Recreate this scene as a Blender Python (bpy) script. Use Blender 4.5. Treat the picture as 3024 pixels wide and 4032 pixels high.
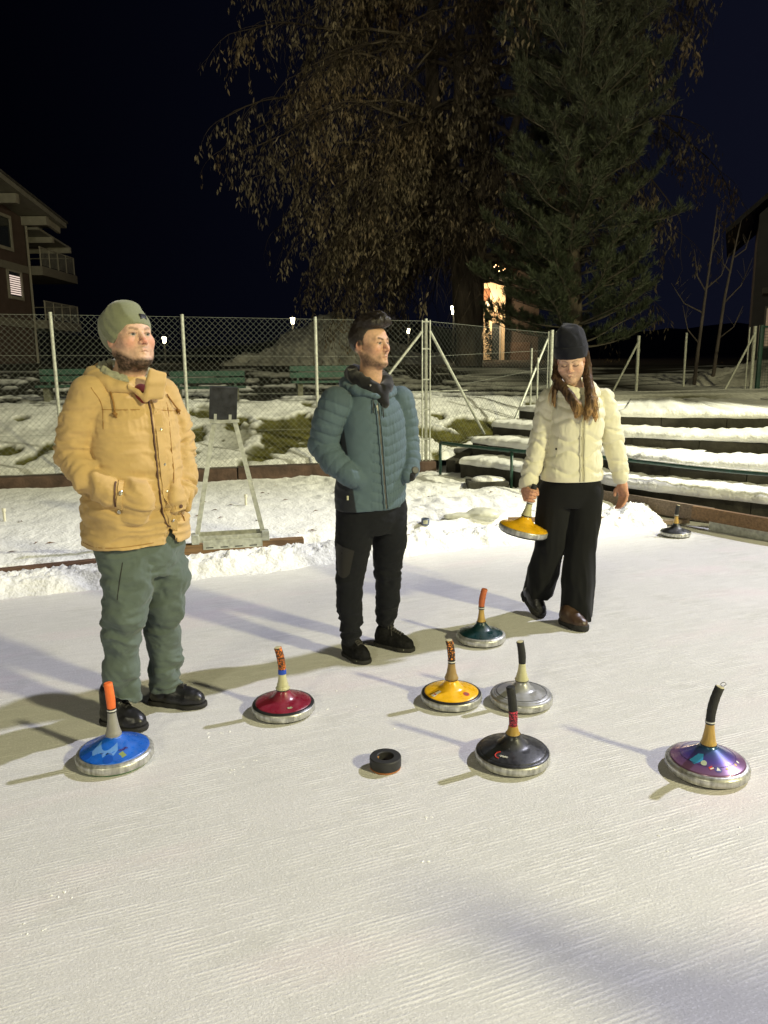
import bpy, math, random
import numpy as np
from mathutils import Vector, Matrix
from mathutils.bvhtree import BVHTree

random.seed(7)
RNG = np.random.default_rng(7)
for o in list(bpy.data.objects):
    bpy.data.objects.remove(o)
SC = bpy.context.scene
COL = SC.collection

# ------------------------------------------------------------------ camera
TH = math.radians(10.95)
PH = 0.010
fw = np.array([0, math.cos(TH), -math.sin(TH)])
u0 = np.array([0, math.sin(TH), math.cos(TH)])
r0 = np.array([1.0, 0, 0])
rt = r0 * math.cos(PH) - u0 * math.sin(PH)
up = u0 * math.cos(PH) + r0 * math.sin(PH)
cam_d = bpy.data.cameras.new('camera')
cam_d.sensor_fit = 'HORIZONTAL'
cam_d.sensor_width = 36.0
cam_d.lens = 36.0 * 3030.0 / 3024.0
cam_d.clip_start = 0.05
cam_d.clip_end = 2000
cam = bpy.data.objects.new('camera', cam_d)
COL.objects.link(cam)
m = Matrix.Identity(4)
for i in range(3):
    m[i][0] = rt[i]
    m[i][1] = up[i]
    m[i][2] = -fw[i]
m[0][3], m[1][3], m[2][3] = 0.0, 0.0, 1.52
cam.matrix_world = m
SC.camera = cam

# ------------------------------------------------------------------ night sky
W = bpy.data.worlds.new('World')
SC.world = W
W.use_nodes = True
wn = W.node_tree.nodes
wl = W.node_tree.links
bg = wn['Background']
tc = wn.new('ShaderNodeTexCoord')
sep = wn.new('ShaderNodeSeparateXYZ')
ramp = wn.new('ShaderNodeValToRGB')
ramp.color_ramp.elements[0].position = 0.28
ramp.color_ramp.elements[0].color = (0.0002, 0.0003, 0.0011, 1)
ramp.color_ramp.elements[1].position = 0.80
ramp.color_ramp.elements[1].color = (0.0048, 0.0056, 0.0130, 1)
mad = wn.new('ShaderNodeMath')
mad.operation = 'MULTIPLY_ADD'
mad.inputs[1].default_value = 0.5
mad.inputs[2].default_value = 0.5
wl.new(tc.outputs['Generated'], sep.inputs[0])
wl.new(sep.outputs['X'], mad.inputs[0])
wl.new(mad.outputs[0], ramp.inputs[0])
wl.new(ramp.outputs[0], bg.inputs[0])
bg.inputs[1].default_value = 1.0

# ------------------------------------------------------------------ rink floodlights (out of view), then two added lamps
def flood(name, loc, aim, power, color, size, blend, radius):
    l = bpy.data.lights.new(name, 'SPOT')
    l.energy = power
    l.color = color
    l.spot_size = math.radians(size)
    l.spot_blend = blend
    l.shadow_soft_size = radius
    o = bpy.data.objects.new(name, l)
    COL.objects.link(o)
    o.location = loc
    d = Vector(aim) - Vector(loc)
    o.rotation_euler = d.to_track_quat('-Z', 'Y').to_euler()
    return o

flood('floodlight_white', (11.6, 9.2, 12.6), (-0.3, 2.4, 0.0), 11000, (0.865, 0.86, 1.0), 47, 0.8, 0.20)
flood('floodlight_yellow', (11.5, -5.3, 7.9), (0.0, 5.5, 0.0), 9200, (1.0, 0.93, 0.52), 100, 0.75, 0.50)
flood('added_bank_light', (10.0, 7.6, 7.0), (-1.5, 10.0, 0.3), 6900, (1.0, 0.975, 0.70), 46, 0.5, 0.15)  # added lamp, brightens the snow strip, bank and steps only
flood('added_fill_light', (-7.0, -14.0, 9.0), (0.0, 9.0, 1.0), 3600, (1.0, 0.94, 0.66), 100, 0.6, 1.2)  # added weak soft fill, lifts faces and dark shadows

vs = SC.view_settings
vs.view_transform = 'Standard'
vs.look = 'None'
vs.exposure = 0.0
vs.gamma = 1.0
vs.use_curve_mapping = False

# ------------------------------------------------------------------ noise
def _hash(ix, iy, iz, seed):
    h = (ix.astype(np.uint32) * np.uint32(374761393) + iy.astype(np.uint32) * np.uint32(668265263)
         + iz.astype(np.uint32) * np.uint32(2246822519) + np.uint32((seed * 3266489917) & 0xffffffff))
    h = (h ^ (h >> np.uint32(13))) * np.uint32(1274126177)
    h = h ^ (h >> np.uint32(16))
    return (h & np.uint32(0xffffff)).astype(np.float32) / np.float32(0xffffff)

def vnoise(p, seed=0):
    p = np.asarray(p, np.float32)
    i = np.floor(p).astype(np.int64)
    f = p - i
    f = f * f * (3 - 2 * f)
    r = 0
    for dx in (0, 1):
        wx = f[:, 0] if dx else 1 - f[:, 0]
        for dy in (0, 1):
            wy = f[:, 1] if dy else 1 - f[:, 1]
            for dz in (0, 1):
                wz = f[:, 2] if dz else 1 - f[:, 2]
                r = r + wx * wy * wz * _hash(i[:, 0] + dx, i[:, 1] + dy, i[:, 2] + dz, seed)
    return r * 2 - 1

def fbm(p, octv=3, seed=0, gain=0.5):
    p = np.asarray(p, np.float32)
    r = 0
    a = 1.0
    for k in range(octv):
        r = r + a * vnoise(p * (2.03 ** k), seed + k * 17)
        a *= gain
    return r

def noise1(v, sc, seed=0):
    return vnoise(np.stack([np.asarray(v) * sc, np.zeros(len(v)) + 0.37, np.zeros(len(v)) + 0.11], 1), seed)

# ------------------------------------------------------------------ mesh helpers
def mesh_obj(name, V, Fc, mat, parent=None, smooth=True, col=None, mats=None, midx=None):
    V = np.asarray(V, np.float32).reshape(-1, 3)
    me = bpy.data.meshes.new(name)
    if isinstance(Fc, np.ndarray) and Fc.ndim == 2:
        n, k = Fc.shape
        me.vertices.add(len(V))
        me.vertices.foreach_set('co', V.ravel())
        me.loops.add(n * k)
        me.loops.foreach_set('vertex_index', Fc.astype(np.int32).ravel())
        me.polygons.add(n)
        me.polygons.foreach_set('loop_start', np.arange(0, n * k, k, dtype=np.int32))
        me.polygons.foreach_set('loop_total', np.full(n, k, np.int32))
        me.update(calc_edges=True)
        me.validate()
    else:
        me.from_pydata([tuple(v) for v in V.tolist()], [], [tuple(f) for f in Fc])
        me.update()
    if col is not None:
        a = me.color_attributes.new('Col', 'FLOAT_COLOR', 'POINT')
        c = np.ones((len(V), 4), np.float32)
        c[:, :3] = col
        a.data.foreach_set('color', c.ravel())
    if smooth:
        me.polygons.foreach_set('use_smooth', np.ones(len(me.polygons), bool))
    for mm in (mats or [mat]):
        me.materials.append(mm)
    if midx is not None:
        me.polygons.foreach_set('material_index', np.asarray(midx, np.int32))
    o = bpy.data.objects.new(name, me)
    COL.objects.link(o)
    if parent is not None:
        o.parent = parent
    return o

def empty(name, loc, rz=0.0):
    o = bpy.data.objects.new(name, None)
    o.empty_display_size = 0.1
    COL.objects.link(o)
    o.location = loc
    o.rotation_euler = (0, 0, rz)
    return o

def tag(o, label=None, cat=None, group=None, kind=None):
    if label: o['label'] = label
    if cat: o['category'] = cat
    if group: o['group'] = group
    if kind: o['kind'] = kind
    return o

class MB:
    """collects simple shapes into one mesh"""
    def __init__(s):
        s.v = []
        s.f = []
        s.c = []
    def addv(s, V, Fc, col=None):
        b = len(s.v)
        s.v.extend([tuple(map(float, p)) for p in V])
        s.f.extend([tuple(i + b for i in f) for f in Fc])
        if col is not None:
            s.c.extend([col] * len(V))
    def box(s, lo, hi, M=None):
        x0, y0, z0 = lo
        x1, y1, z1 = hi
        V = [(x0, y0, z0), (x1, y0, z0), (x1, y1, z0), (x0, y1, z0), (x0, y0, z1), (x1, y0, z1), (x1, y1, z1), (x0, y1, z1)]
        if M is not None:
            V = [tuple(M @ Vector(p)) for p in V]
        s.addv(V, [(3, 2, 1, 0), (4, 5, 6, 7), (0, 1, 5, 4), (1, 2, 6, 5), (2, 3, 7, 6), (3, 0, 4, 7)])
    def bar(s, a, b, w, h, upv=(0, 0, 1)):
        a, b = Vector(a), Vector(b)
        d = (b - a).normalized()
        sx = d.cross(Vector(upv))
        if sx.length < 1e-4:
            sx = d.cross(Vector((1, 0, 0)))
        sx.normalize()
        uz = sx.cross(d)
        V = []
        for p in (a, b):
            for i, j in ((-1, -1), (1, -1), (1, 1), (-1, 1)):
                V.append(p + sx * (i * w / 2) + uz * (j * h / 2))
        s.addv(V, [(0, 1, 2, 3), (7, 6, 5, 4), (0, 4, 5, 1), (1, 5, 6, 2), (2, 6, 7, 3), (3, 7, 4, 0)])
    def tube(s, pts, rad, n=8, caps=True, cols=None):
        pts = [Vector(p) for p in pts]
        if not hasattr(rad, '__len__'):
            rad = [rad] * len(pts)
        base = len(s.v)
        d0 = (pts[1] - pts[0]).normalized()
        nx = d0.orthogonal().normalized()
        for i, p in enumerate(pts):
            d = (pts[min(i + 1, len(pts) - 1)] - pts[max(i - 1, 0)])
            if d.length < 1e-9: d = d0
            d = d.normalized()
            nx = (nx - d * nx.dot(d))
            if nx.length < 1e-6: nx = d.orthogonal()
            nx.normalize()
            ny = d.cross(nx)
            for k in range(n):
                a = 2 * math.pi * k / n
                q = p + (nx * math.cos(a) + ny * math.sin(a)) * rad[i]
                s.v.append((q.x, q.y, q.z))
                if cols is not None: s.c.append(cols[i])
        for i in range(len(pts) - 1):
            for k in range(n):
                k2 = (k + 1) % n
                s.f.append((base + i * n + k, base + i * n + k2, base + (i + 1) * n + k2, base + (i + 1) * n + k))
        if caps:
            s.f.append(tuple(base + k for k in range(n))[::-1])
            s.f.append(tuple(base + (len(pts) - 1) * n + k for k in range(n)))
    def lathe(s, prof, n=48, M=None, cap0=True, cap1=True):
        base = len(s.v)
        for r, z in prof:
            for k in range(n):
                a = 2 * math.pi * k / n
                q = Vector((r * math.cos(a), r * math.sin(a), z))
                if M is not None: q = M @ q
                s.v.append(tuple(q))
        for i in range(len(prof) - 1):
            for k in range(n):
                k2 = (k + 1) % n
                s.f.append((base + i * n + k, base + i * n + k2, base + (i + 1) * n + k2, base + (i + 1) * n + k))
        if cap0: s.f.append(tuple(base + k for k in range(n))[::-1])
        if cap1: s.f.append(tuple(base + (len(prof) - 1) * n + k for k in range(n)))
    def build(s, name, mat, parent=None, smooth=False, auto=None):
        o = mesh_obj(name, s.v, s.f, mat, parent, smooth, col=np.array(s.c, np.float32) if s.c else None)
        if auto:
            md = o.modifiers.new('bevel', 'BEVEL')
            md.width = auto
            md.segments = 2
            md.limit_method = 'ANGLE'
        return o

# ------------------------------------------------------------------ signed distance modelling
class Field:
    def __init__(s, lo, hi, h):
        s.lo = np.array(lo, float)
        s.h = h
        s.n = np.ceil((np.array(hi) - s.lo) / h).astype(int) + 1
        s.ax = [(s.lo[i] + h * np.arange(s.n[i])).astype(np.float32) for i in range(3)]
        s.v = np.full(s.n, 0.5, np.float32)
    def sub(s, lo, hi):
        a = np.clip(np.floor((np.array(lo) - s.lo) / s.h).astype(int), 0, s.n)
        b = np.clip(np.ceil((np.array(hi) - s.lo) / s.h).astype(int) + 1, 0, s.n)
        if np.any(b <= a):
            return None
        sl = tuple(slice(a[i], b[i]) for i in range(3))
        g = (s.ax[0][sl[0]][:, None, None], s.ax[1][sl[1]][None, :, None], s.ax[2][sl[2]][None, None, :])
        return sl, g
    def _op(s, sl, d, k, op):
        v = s.v[sl]
        if op == 'u':
            if k > 0:
                hh = np.clip(0.5 + 0.5 * (d - v) / k, 0, 1)
                s.v[sl] = d + (v - d) * hh - k * hh * (1 - hh)
            else:
                s.v[sl] = np.minimum(v, d)
        elif op == 's':
            d = -d
            if k > 0:
                hh = np.clip(0.5 - 0.5 * (d - v) / k, 0, 1)
                s.v[sl] = d + (v - d) * hh + k * hh * (1 - hh)
            else:
                s.v[sl] = np.maximum(v, d)
        elif op == 'i':
            s.v[sl] = np.maximum(v, d)
    def cap(s, a, b, ra, rb, k=0.01, op='u'):
        a = np.array(a, float); b = np.array(b, float)
        mg = k + 3 * s.h
        r = s.sub(np.minimum(a - ra, b - rb) - mg, np.maximum(a + ra, b + rb) + mg)
        if r is None: return
        sl, (X, Y, Z) = r
        ba = b - a
        l2 = max(ba @ ba, 1e-12)
        t = np.clip(((X - a[0]) * ba[0] + (Y - a[1]) * ba[1] + (Z - a[2]) * ba[2]) / l2, 0, 1)
        d = np.sqrt((X - a[0] - t * ba[0]) ** 2 + (Y - a[1] - t * ba[1]) ** 2 + (Z - a[2] - t * ba[2]) ** 2) - (ra + (rb - ra) * t)
        s._op(sl, d.astype(np.float32), k, op)
    def chain(s, pts, k=0.02, op='u'):
        for p, q in zip(pts[:-1], pts[1:]):
            s.cap(p[:3], q[:3], p[3], q[3], k, op)
    def ell(s, c, r, k=0.01, op='u', R=None):
        c = np.array(c, float); r = np.array(r, float)
        mx = max(r)
        mg = k + 3 * s.h
        e = r if R is None else np.array([mx] * 3)
        q = s.sub(c - e - mg, c + e + mg)
        if q is None: return
        sl, (X, Y, Z) = q
        x, y, z = X - c[0], Y - c[1], Z - c[2]
        if R is not None:
            x, y, z = (R[0][0] * x + R[0][1] * y + R[0][2] * z, R[1][0] * x + R[1][1] * y + R[1][2] * z, R[2][0] * x + R[2][1] * y + R[2][2] * z)
        k0 = np.sqrt((x / r[0]) ** 2 + (y / r[1]) ** 2 + (z / r[2]) ** 2)
        k1 = np.sqrt((x / r[0] ** 2) ** 2 + (y / r[1] ** 2) ** 2 + (z / r[2] ** 2) ** 2) + 1e-6
        s._op(sl, (k0 * (k0 - 1) / k1).astype(np.float32), k, op)
    def loft(s, rows, fdir, k=0.03, ex=2.3, op='u'):
        """rows: (z, cx, cy, half width, half depth); fdir = facing (x, y)"""
        R = np.array(rows, float)
        R = R[np.argsort(R[:, 0])]
        mx = R[:, 3:5].max()
        mg = k + 3 * s.h
        q = s.sub((R[:, 1].min() - mx - mg, R[:, 2].min() - mx - mg, R[0, 0] - mg), (R[:, 1].max() + mx + mg, R[:, 2].max() + mx + mg, R[-1, 0] + mg))
        sl, (X, Y, Z) = q
        zz = Z.ravel()
        f = [np.interp(zz, R[:, 0], R[:, i]).astype(np.float32) for i in range(1, 5)]
        ker = np.ones(9) / 9
        f = [np.convolve(np.pad(a, 4, mode='edge'), ker, mode='valid').astype(np.float32) for a in f]
        cx, cy, a, b = [w[None, None, :] for w in f]
        fx, fy = fdir
        x, y = X - cx, Y - cy
        v = x * fx + y * fy
        u = -x * fy + y * fx
        rr = (np.abs(u / a) ** ex + np.abs(v / b) ** ex) ** (1 / ex)
        d = (rr - 1) * np.minimum(a, b)
        d = np.maximum(d, np.maximum(Z - R[-1, 0], R[0, 0] - Z))
        s._op(sl, d.astype(np.float32), k, op)
    def plane(s, p, n):
        """keep the side the normal points away from"""
        n = np.array(n, float); n /= np.linalg.norm(n)
        X, Y, Z = s.ax[0][:, None, None], s.ax[1][None, :, None], s.ax[2][None, None, :]
        d = (X - p[0]) * n[0] + (Y - p[1]) * n[1] + (Z - p[2]) * n[2]
        s.v = np.maximum(s.v, d.astype(np.float32))
    def mesh(s):
        v = s.v
        ng = v < 0
        c = np.zeros(np.array(v.shape) - 1, np.uint8)
        for dx in (0, 1):
            for dy in (0, 1):
                for dz in (0, 1):
                    c += ng[dx:v.shape[0] - 1 + dx, dy:v.shape[1] - 1 + dy, dz:v.shape[2] - 1 + dz]
        act = np.argwhere((c > 0) & (c < 8))
        idx = np.full(c.shape, -1, np.int32)
        idx[act[:, 0], act[:, 1], act[:, 2]] = np.arange(len(act))
        cv = {}
        for dx in (0, 1):
            for dy in (0, 1):
                for dz in (0, 1):
                    cv[(dx, dy, dz)] = v[act[:, 0] + dx, act[:, 1] + dy, act[:, 2] + dz]
        acc = np.zeros((len(act), 3), np.float32)
        cnt = np.zeros(len(act), np.float32)
        corners = list(cv.keys())
        for p in corners:
            for ax in range(3):
                if p[ax] == 0:
                    q = list(p); q[ax] = 1; q = tuple(q)
                    a, b = cv[p], cv[q]
                    m_ = (a < 0) != (b < 0)
                    t = np.where(m_, a / np.where(m_, a - b, 1), 0)
                    pos = np.zeros((len(act), 3), np.float32)
                    pos += np.array(p, np.float32)
                    pos[:, ax] += t
                    acc += np.where(m_[:, None], pos, 0)
                    cnt += m_
        V = (act + acc / np.maximum(cnt, 1)[:, None]) * s.h + s.lo
        Q = []
        for ax in range(3):
            o1, o2 = [(1, 2), (2, 0), (0, 1)][ax]
            a = [slice(None)] * 3; b = [slice(None)] * 3
            a[ax] = slice(0, v.shape[ax] - 1); b[ax] = slice(1, v.shape[ax])
            e = ng[tuple(a)] != ng[tuple(b)]
            w = np.argwhere(e)
            ok = (w[:, o1] > 0) & (w[:, o2] > 0) & (w[:, o1] < v.shape[o1] - 1) & (w[:, o2] < v.shape[o2] - 1)
            w = w[ok]
            def cell(d1, d2):
                q = w.copy(); q[:, o1] -= d1; q[:, o2] -= d2
                return idx[q[:, 0], q[:, 1], q[:, 2]]
            quad = np.stack([cell(1, 1), cell(0, 1), cell(0, 0), cell(1, 0)], 1)
            inside = ng[w[:, 0], w[:, 1], w[:, 2]]
            quad[~inside] = quad[~inside][:, ::-1]
            Q.append(quad)
        Q = np.concatenate(Q)
        Q = Q[(Q >= 0).all(1)]
        return V.astype(np.float32), Q

def relax(V, Q, it=1, lam=0.5):
    E = np.concatenate([Q[:, [0, 1]], Q[:, [1, 2]], Q[:, [2, 3]], Q[:, [3, 0]]])
    for _ in range(it):
        acc = np.zeros_like(V); cnt = np.zeros(len(V), np.float32)
        for a, b in ((0, 1), (1, 0)):
            for i in range(3):
                acc[:, i] += np.bincount(E[:, a], V[E[:, b], i], len(V))
            cnt += np.bincount(E[:, a], minlength=len(V))
        V = V + lam * (acc / np.maximum(cnt, 1)[:, None] - V)
    return V.astype(np.float32)

def normals(V, Q):
    n = np.cross(V[Q[:, 2]] - V[Q[:, 0]], V[Q[:, 3]] - V[Q[:, 1]])
    N = np.zeros_like(V)
    for k in range(4):
        for i in range(3):
            N[:, i] += np.bincount(Q[:, k], n[:, i], len(V))
    return N / (np.linalg.norm(N, axis=1, keepdims=True) + 1e-9)

def seg_t(V, a, b):
    a = np.array(a); b = np.array(b)
    ba = b - a
    t = np.clip(((V - a) @ ba) / (ba @ ba), 0, 1)
    return t, np.linalg.norm(V - a - t[:, None] * ba, axis=1)

# ------------------------------------------------------------------ materials
def material(name, col, rough=0.7, metal=0.0, bump=0.0, bscale=200.0, var=0.12, vscale=6.0, attr=False, spec=None,
             coat=0.0, sss=0.0, sheen=0.0, stretch=None, bdist=0.002, detail=4.0):
    mt = bpy.data.materials.new(name)
    mt.use_nodes = True
    n = mt.node_tree.nodes
    l = mt.node_tree.links
    p = n['Principled BSDF']
    p.inputs['Roughness'].default_value = rough
    p.inputs['Metallic'].default_value = metal
    if spec is not None: p.inputs['Specular IOR Level'].default_value = spec
    if coat: 
        p.inputs['Coat Weight'].default_value = coat
        p.inputs['Coat Roughness'].default_value = 0.08
    if sss:
        p.inputs['Subsurface Weight'].default_value = sss
        p.inputs['Subsurface Radius'].default_value = (0.012, 0.004, 0.002)
        p.inputs['Subsurface Scale'].default_value = 1.0
    if sheen:
        p.inputs['Sheen Weight'].default_value = sheen
        p.inputs['Sheen Roughness'].default_value = 0.5
    t = n.new('ShaderNodeTexCoord')
    mp = n.new('ShaderNodeMapping')
    if stretch: mp.inputs['Scale'].default_value = stretch
    l.new(t.outputs['Object'], mp.inputs[0])
    if attr:
        a = n.new('ShaderNodeAttribute'); a.attribute_name = 'Col'
        src = a.outputs['Color']
    else:
        rgb = n.new('ShaderNodeRGB'); rgb.outputs[0].default_value = (*col, 1)
        src = rgb.outputs[0]
    if var > 0:
        nz = n.new('ShaderNodeTexNoise')
        nz.inputs['Scale'].default_value = vscale
        nz.inputs['Detail'].default_value = detail
        l.new(mp.outputs[0], nz.inputs['Vector'])
        mr = n.new('ShaderNodeMapRange')
        mr.inputs['From Min'].default_value = 0.3
        mr.inputs['From Max'].default_value = 0.7
        mr.inputs['To Min'].default_value = 1 - var
        mr.inputs['To Max'].default_value = 1 + var
        l.new(nz.outputs['Fac'], mr.inputs['Value'])
        mx = n.new('ShaderNodeMix'); mx.data_type = 'RGBA'; mx.blend_type = 'MULTIPLY'
        mx.inputs[0].default_value = 1.0
        l.new(src, mx.inputs[6]); l.new(mr.outputs[0], mx.inputs[7])
        src = mx.outputs[2]
    l.new(src, p.inputs['Base Color'])
    if bump > 0:
        b = n.new('ShaderNodeBump')
        b.inputs['Strength'].default_value = bump
        b.inputs['Distance'].default_value = bdist
        bz = n.new('ShaderNodeTexNoise')
        bz.inputs['Scale'].default_value = bscale
        bz.inputs['Detail'].default_value = 3
        l.new(mp.outputs[0], bz.inputs['Vector'])
        l.new(bz.outputs['Fac'], b.inputs['Height'])
        l.new(b.outputs[0], p.inputs['Normal'])
    return mt

def emitter(name, col, strength):
    mt = bpy.data.materials.new(name)
    mt.use_nodes = True
    p = mt.node_tree.nodes['Principled BSDF']
    p.inputs['Base Color'].default_value = (*col, 1)
    p.inputs['Emission Color'].default_value = (*col, 1)
    p.inputs['Emission Strength'].default_value = strength
    return mt
# ================================================================== setting
def ice_material():
    mt = bpy.data.materials.new('rink_ice')
    mt.use_nodes = True
    n = mt.node_tree.nodes; l = mt.node_tree.links
    p = n['Principled BSDF']
    t = n.new('ShaderNodeTexCoord')
    mp = n.new('ShaderNodeMapping')
    mp.inputs['Rotation'].default_value = (0, 0, -math.atan2(0.365, 0.93))
    l.new(t.outputs['Object'], mp.inputs[0])
    def noise(sc, det, vec, rough=0.5, scale=None):
        z = n.new('ShaderNodeTexNoise')
        z.inputs['Scale'].default_value = sc; z.inputs['Detail'].default_value = det
        z.inputs['Roughness'].default_value = rough
        if scale:
            q = n.new('ShaderNodeMapping'); q.inputs['Scale'].default_value = scale
            l.new(vec, q.inputs[0]); vec = q.outputs[0]
        l.new(vec, z.inputs['Vector'])
        return z.outputs['Fac']
    def rng(v, a, b, c, d):
        r = n.new('ShaderNodeMapRange')
        for i, x in zip(('From Min', 'From Max', 'To Min', 'To Max'), (a, b, c, d)):
            r.inputs[i].default_value = x
        l.new(v, r.inputs['Value']); return r.outputs[0]
    def math_(op, a, b):
        q = n.new('ShaderNodeMath'); q.operation = op
        for i, x in enumerate((a, b)):
            if isinstance(x, (int, float)): q.inputs[i].default_value = x
            else: l.new(x, q.inputs[i])
        return q.outputs[0]
    def mix(f, a, b, bl='MIX'):
        q = n.new('ShaderNodeMix'); q.data_type = 'RGBA'; q.blend_type = bl
        if isinstance(f, (int, float)): q.inputs[0].default_value = f
        else: l.new(f, q.inputs[0])
        for i, x in ((6, a), (7, b)):
            if isinstance(x, tuple): q.inputs[i].default_value = (*x, 1)
            else: l.new(x, q.inputs[i])
        return q.outputs[2]
    v = mp.outputs[0]
    big = noise(0.9, 4, v, 0.6)
    mid = noise(3.1, 5, v, 0.65)
    fine = noise(130, 3, v, 0.7)
    grit = noise(420, 2, v, 0.6)
    streak = noise(9, 4, v, 0.6, (0.25, 3.0, 1))
    c = mix(rng(big, 0.38, 0.64, 0, 1), (0.675, 0.67, 0.65), (0.725, 0.712, 0.71))
    c = mix(rng(mid, 0.52, 0.72, 0, 0.6), c, (0.63, 0.625, 0.59))
    c = mix(rng(streak, 0.55, 0.75, 0, 0.45), c, (0.80, 0.79, 0.80))
    pink = noise(1.3, 3, v, 0.6, (0.5, 1.3, 1))
    c = mix(rng(pink, 0.54, 0.68, 0, 0.60), c, (0.79, 0.69, 0.715))
    c = mix(rng(fine, 0.35, 0.70, 0.0, 0.28), c, (0.50, 0.50, 0.48))
    l.new(rng(mid, 0.35, 0.65, 0.62, 0.42), p.inputs['Roughness'])
    p.inputs['Specular IOR Level'].default_value = 0.35
    # groomed ridges parallel to the edge boards
    wv = n.new('ShaderNodeTexWave')
    wv.wave_type = 'BANDS'; wv.bands_direction = 'Y'
    wv.inputs['Scale'].default_value = 21.0
    wv.inputs['Distortion'].default_value = 1.9
    wv.inputs['Detail'].default_value = 3
    wv.inputs['Detail Scale'].default_value = 1.1
    q = n.new('ShaderNodeMapping'); q.inputs['Scale'].default_value = (0.55, 1, 1)
    l.new(v, q.inputs[0]); l.new(q.outputs[0], wv.inputs['Vector'])
    brk = noise(14, 4, v, 0.75, (0.36, 1.7, 1))
    wm = math_('MULTIPLY', wv.outputs['Fac'], math_('MULTIPLY', rng(mid, 0.37, 0.58, 0.05, 1.0), rng(brk, 0.44, 0.58, 0.0, 1.0)))
    c = mix(math_('MULTIPLY', wm, 0.66), c, (0.93, 0.92, 0.91))
    flake = noise(150, 2, v, 0.6, (0.7, 1.2, 1))
    c = mix(rng(flake, 0.57, 0.70, 0.0, 0.85), c, (0.96, 0.955, 0.95))
    c = mix(rng(noise(170, 2, v, 0.6, (0.8, 1.1, 1)), 0.56, 0.70, 0.0, 0.55), c, (0.46, 0.46, 0.45))
    scr = noise(6, 2, v, 0.5, (0.12, 5.0, 1))
    c = mix(rng(scr, 0.64, 0.68, 0.0, 0.22), c, (0.55, 0.55, 0.55))
    l.new(c, p.inputs['Base Color'])
    h = math_('ADD', math_('MULTIPLY', wm, 0.0022), math_('MULTIPLY', fine, 0.0035))
    h = math_('ADD', h, math_('MULTIPLY', grit, 0.0014))
    h = math_('ADD', h, math_('MULTIPLY', noise(24, 4, v, 0.7), 0.0028))
    b = n.new('ShaderNodeBump'); b.inputs['Strength'].default_value = 0.62; b.inputs['Distance'].default_value = 1.0
    l.new(h, b.inputs['Height']); l.new(b.outputs[0], p.inputs['Normal'])
    return mt

M_ICE = ice_material()
M_SNOW = material('snow', (0.78, 0.78, 0.775), rough=0.65, bump=0.55, bscale=38, var=0.05, vscale=5, bdist=0.02, spec=0.25)
M_SNOWATTR = material('snowy_ground', (1, 1, 1), rough=0.8, bump=0.6, bscale=30, var=0.16, vscale=14, attr=True, bdist=0.02, spec=0.2)
M_RUST = material('rusty_concrete', (0.074, 0.044, 0.032), rough=0.9, bump=0.7, bscale=28, var=0.45, vscale=7, bdist=0.01)
M_STEPC = material('dark_concrete', (0.040, 0.037, 0.028), rough=0.9, bump=0.7, bscale=30, var=0.5, vscale=6, bdist=0.01)
M_STEEL = material('galvanised_steel', (0.42, 0.43, 0.38), rough=0.5, metal=0.25, bump=0.15, bscale=80, var=0.28, vscale=30)
M_WIRE = material('fence_wire', (0.19, 0.20, 0.175), rough=0.55, metal=0.2, var=0.1)
M_GREENP = material('green_paint', (0.016, 0.052, 0.040), rough=0.4, bump=0.2, bscale=60, var=0.35, vscale=18)
M_BENCH = material('bench_green', (0.008, 0.045, 0.028), rough=0.6, bump=0.3, bscale=30, var=0.3, vscale=9)
M_WOOD = material('wet_board', (0.20, 0.115, 0.050), rough=0.6, bump=0.5, bscale=14, var=0.35, vscale=4, stretch=(1.2, 14, 14), bdist=0.006)
M_WOODD = material('dark_board', (0.115, 0.062, 0.040), rough=0.75, bump=0.6, bscale=14, var=0.45, vscale=4, stretch=(1.2, 14, 14), bdist=0.006)
M_WOODG = material('grey_board', (0.17, 0.125, 0.085), rough=0.75, bump=0.5, bscale=16, var=0.35, vscale=5, stretch=(2, 12, 12), bdist=0.006)
M_FAR = material('night_meadow', (0.02, 0.022, 0.018), rough=0.95, var=0.3, vscale=0.4)

# ---- ice
g = MB()
g.addv([(-30, -20, 0), (30, -20, 0), (30, 14, 0), (-30, 14, 0)], [(0, 1, 2, 3)])
ice = g.build('ice_rink', M_ICE)
tag(ice, 'white groomed outdoor ice surface', 'ice', kind='structure')
g = MB()
g.addv([(-600, 30, -0.3), (600, 30, -0.3), (600, 900, -0.3), (-600, 900, -0.3)], [(0, 1, 2, 3)])
g.addv([(-600, -300, -0.02), (600, -300, -0.02), (600, 30, -0.02), (-600, 30, -0.02)], [(0, 1, 2, 3)])
tag(g.build('ground', M_FAR), 'dark ground reaching to the horizon', 'ground', kind='structure')

# little crumbs of scraped ice
M_CRUMB = material('ice_crumb', (0.85, 0.85, 0.84), rough=.5, var=.1)
b = MB()
rc = random.Random(21)
for cx, cy, sp, nn in ((-0.60, 2.72, 0.05, 12), (-0.71, 3.00, 0.03, 6), (-0.99, 2.02, 0.03, 7), (-0.95, 1.86, 0.03, 5), (0.15, 2.38, 0.06, 5), (0.19, 2.14, 0.05, 4), (1.0, 2.25, 0.10, 8), (-0.2, 3.3, 0.2, 8), (1.6, 4.0, 0.5, 14), (-0.9, 4.4, 0.4, 12)):
    for _ in range(nn):
        x, y = cx + rc.gauss(0, sp), cy + rc.gauss(0, sp * .6)
        r = rc.uniform(.0012, .0040); a = rc.uniform(0, 3.14)
        M_ = Matrix.Translation((x, y, 0.0)) @ Matrix.Rotation(a, 4, 'Z') @ Matrix.Diagonal((rc.uniform(1, 2.4), 1, .7, 1))
        b.lathe([(r, 0), (r * .8, r * .6), (r * .2, r)], 6, M_, False, True)
cr_o = b.build('ice_crumbs', M_CRUMB)
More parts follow.
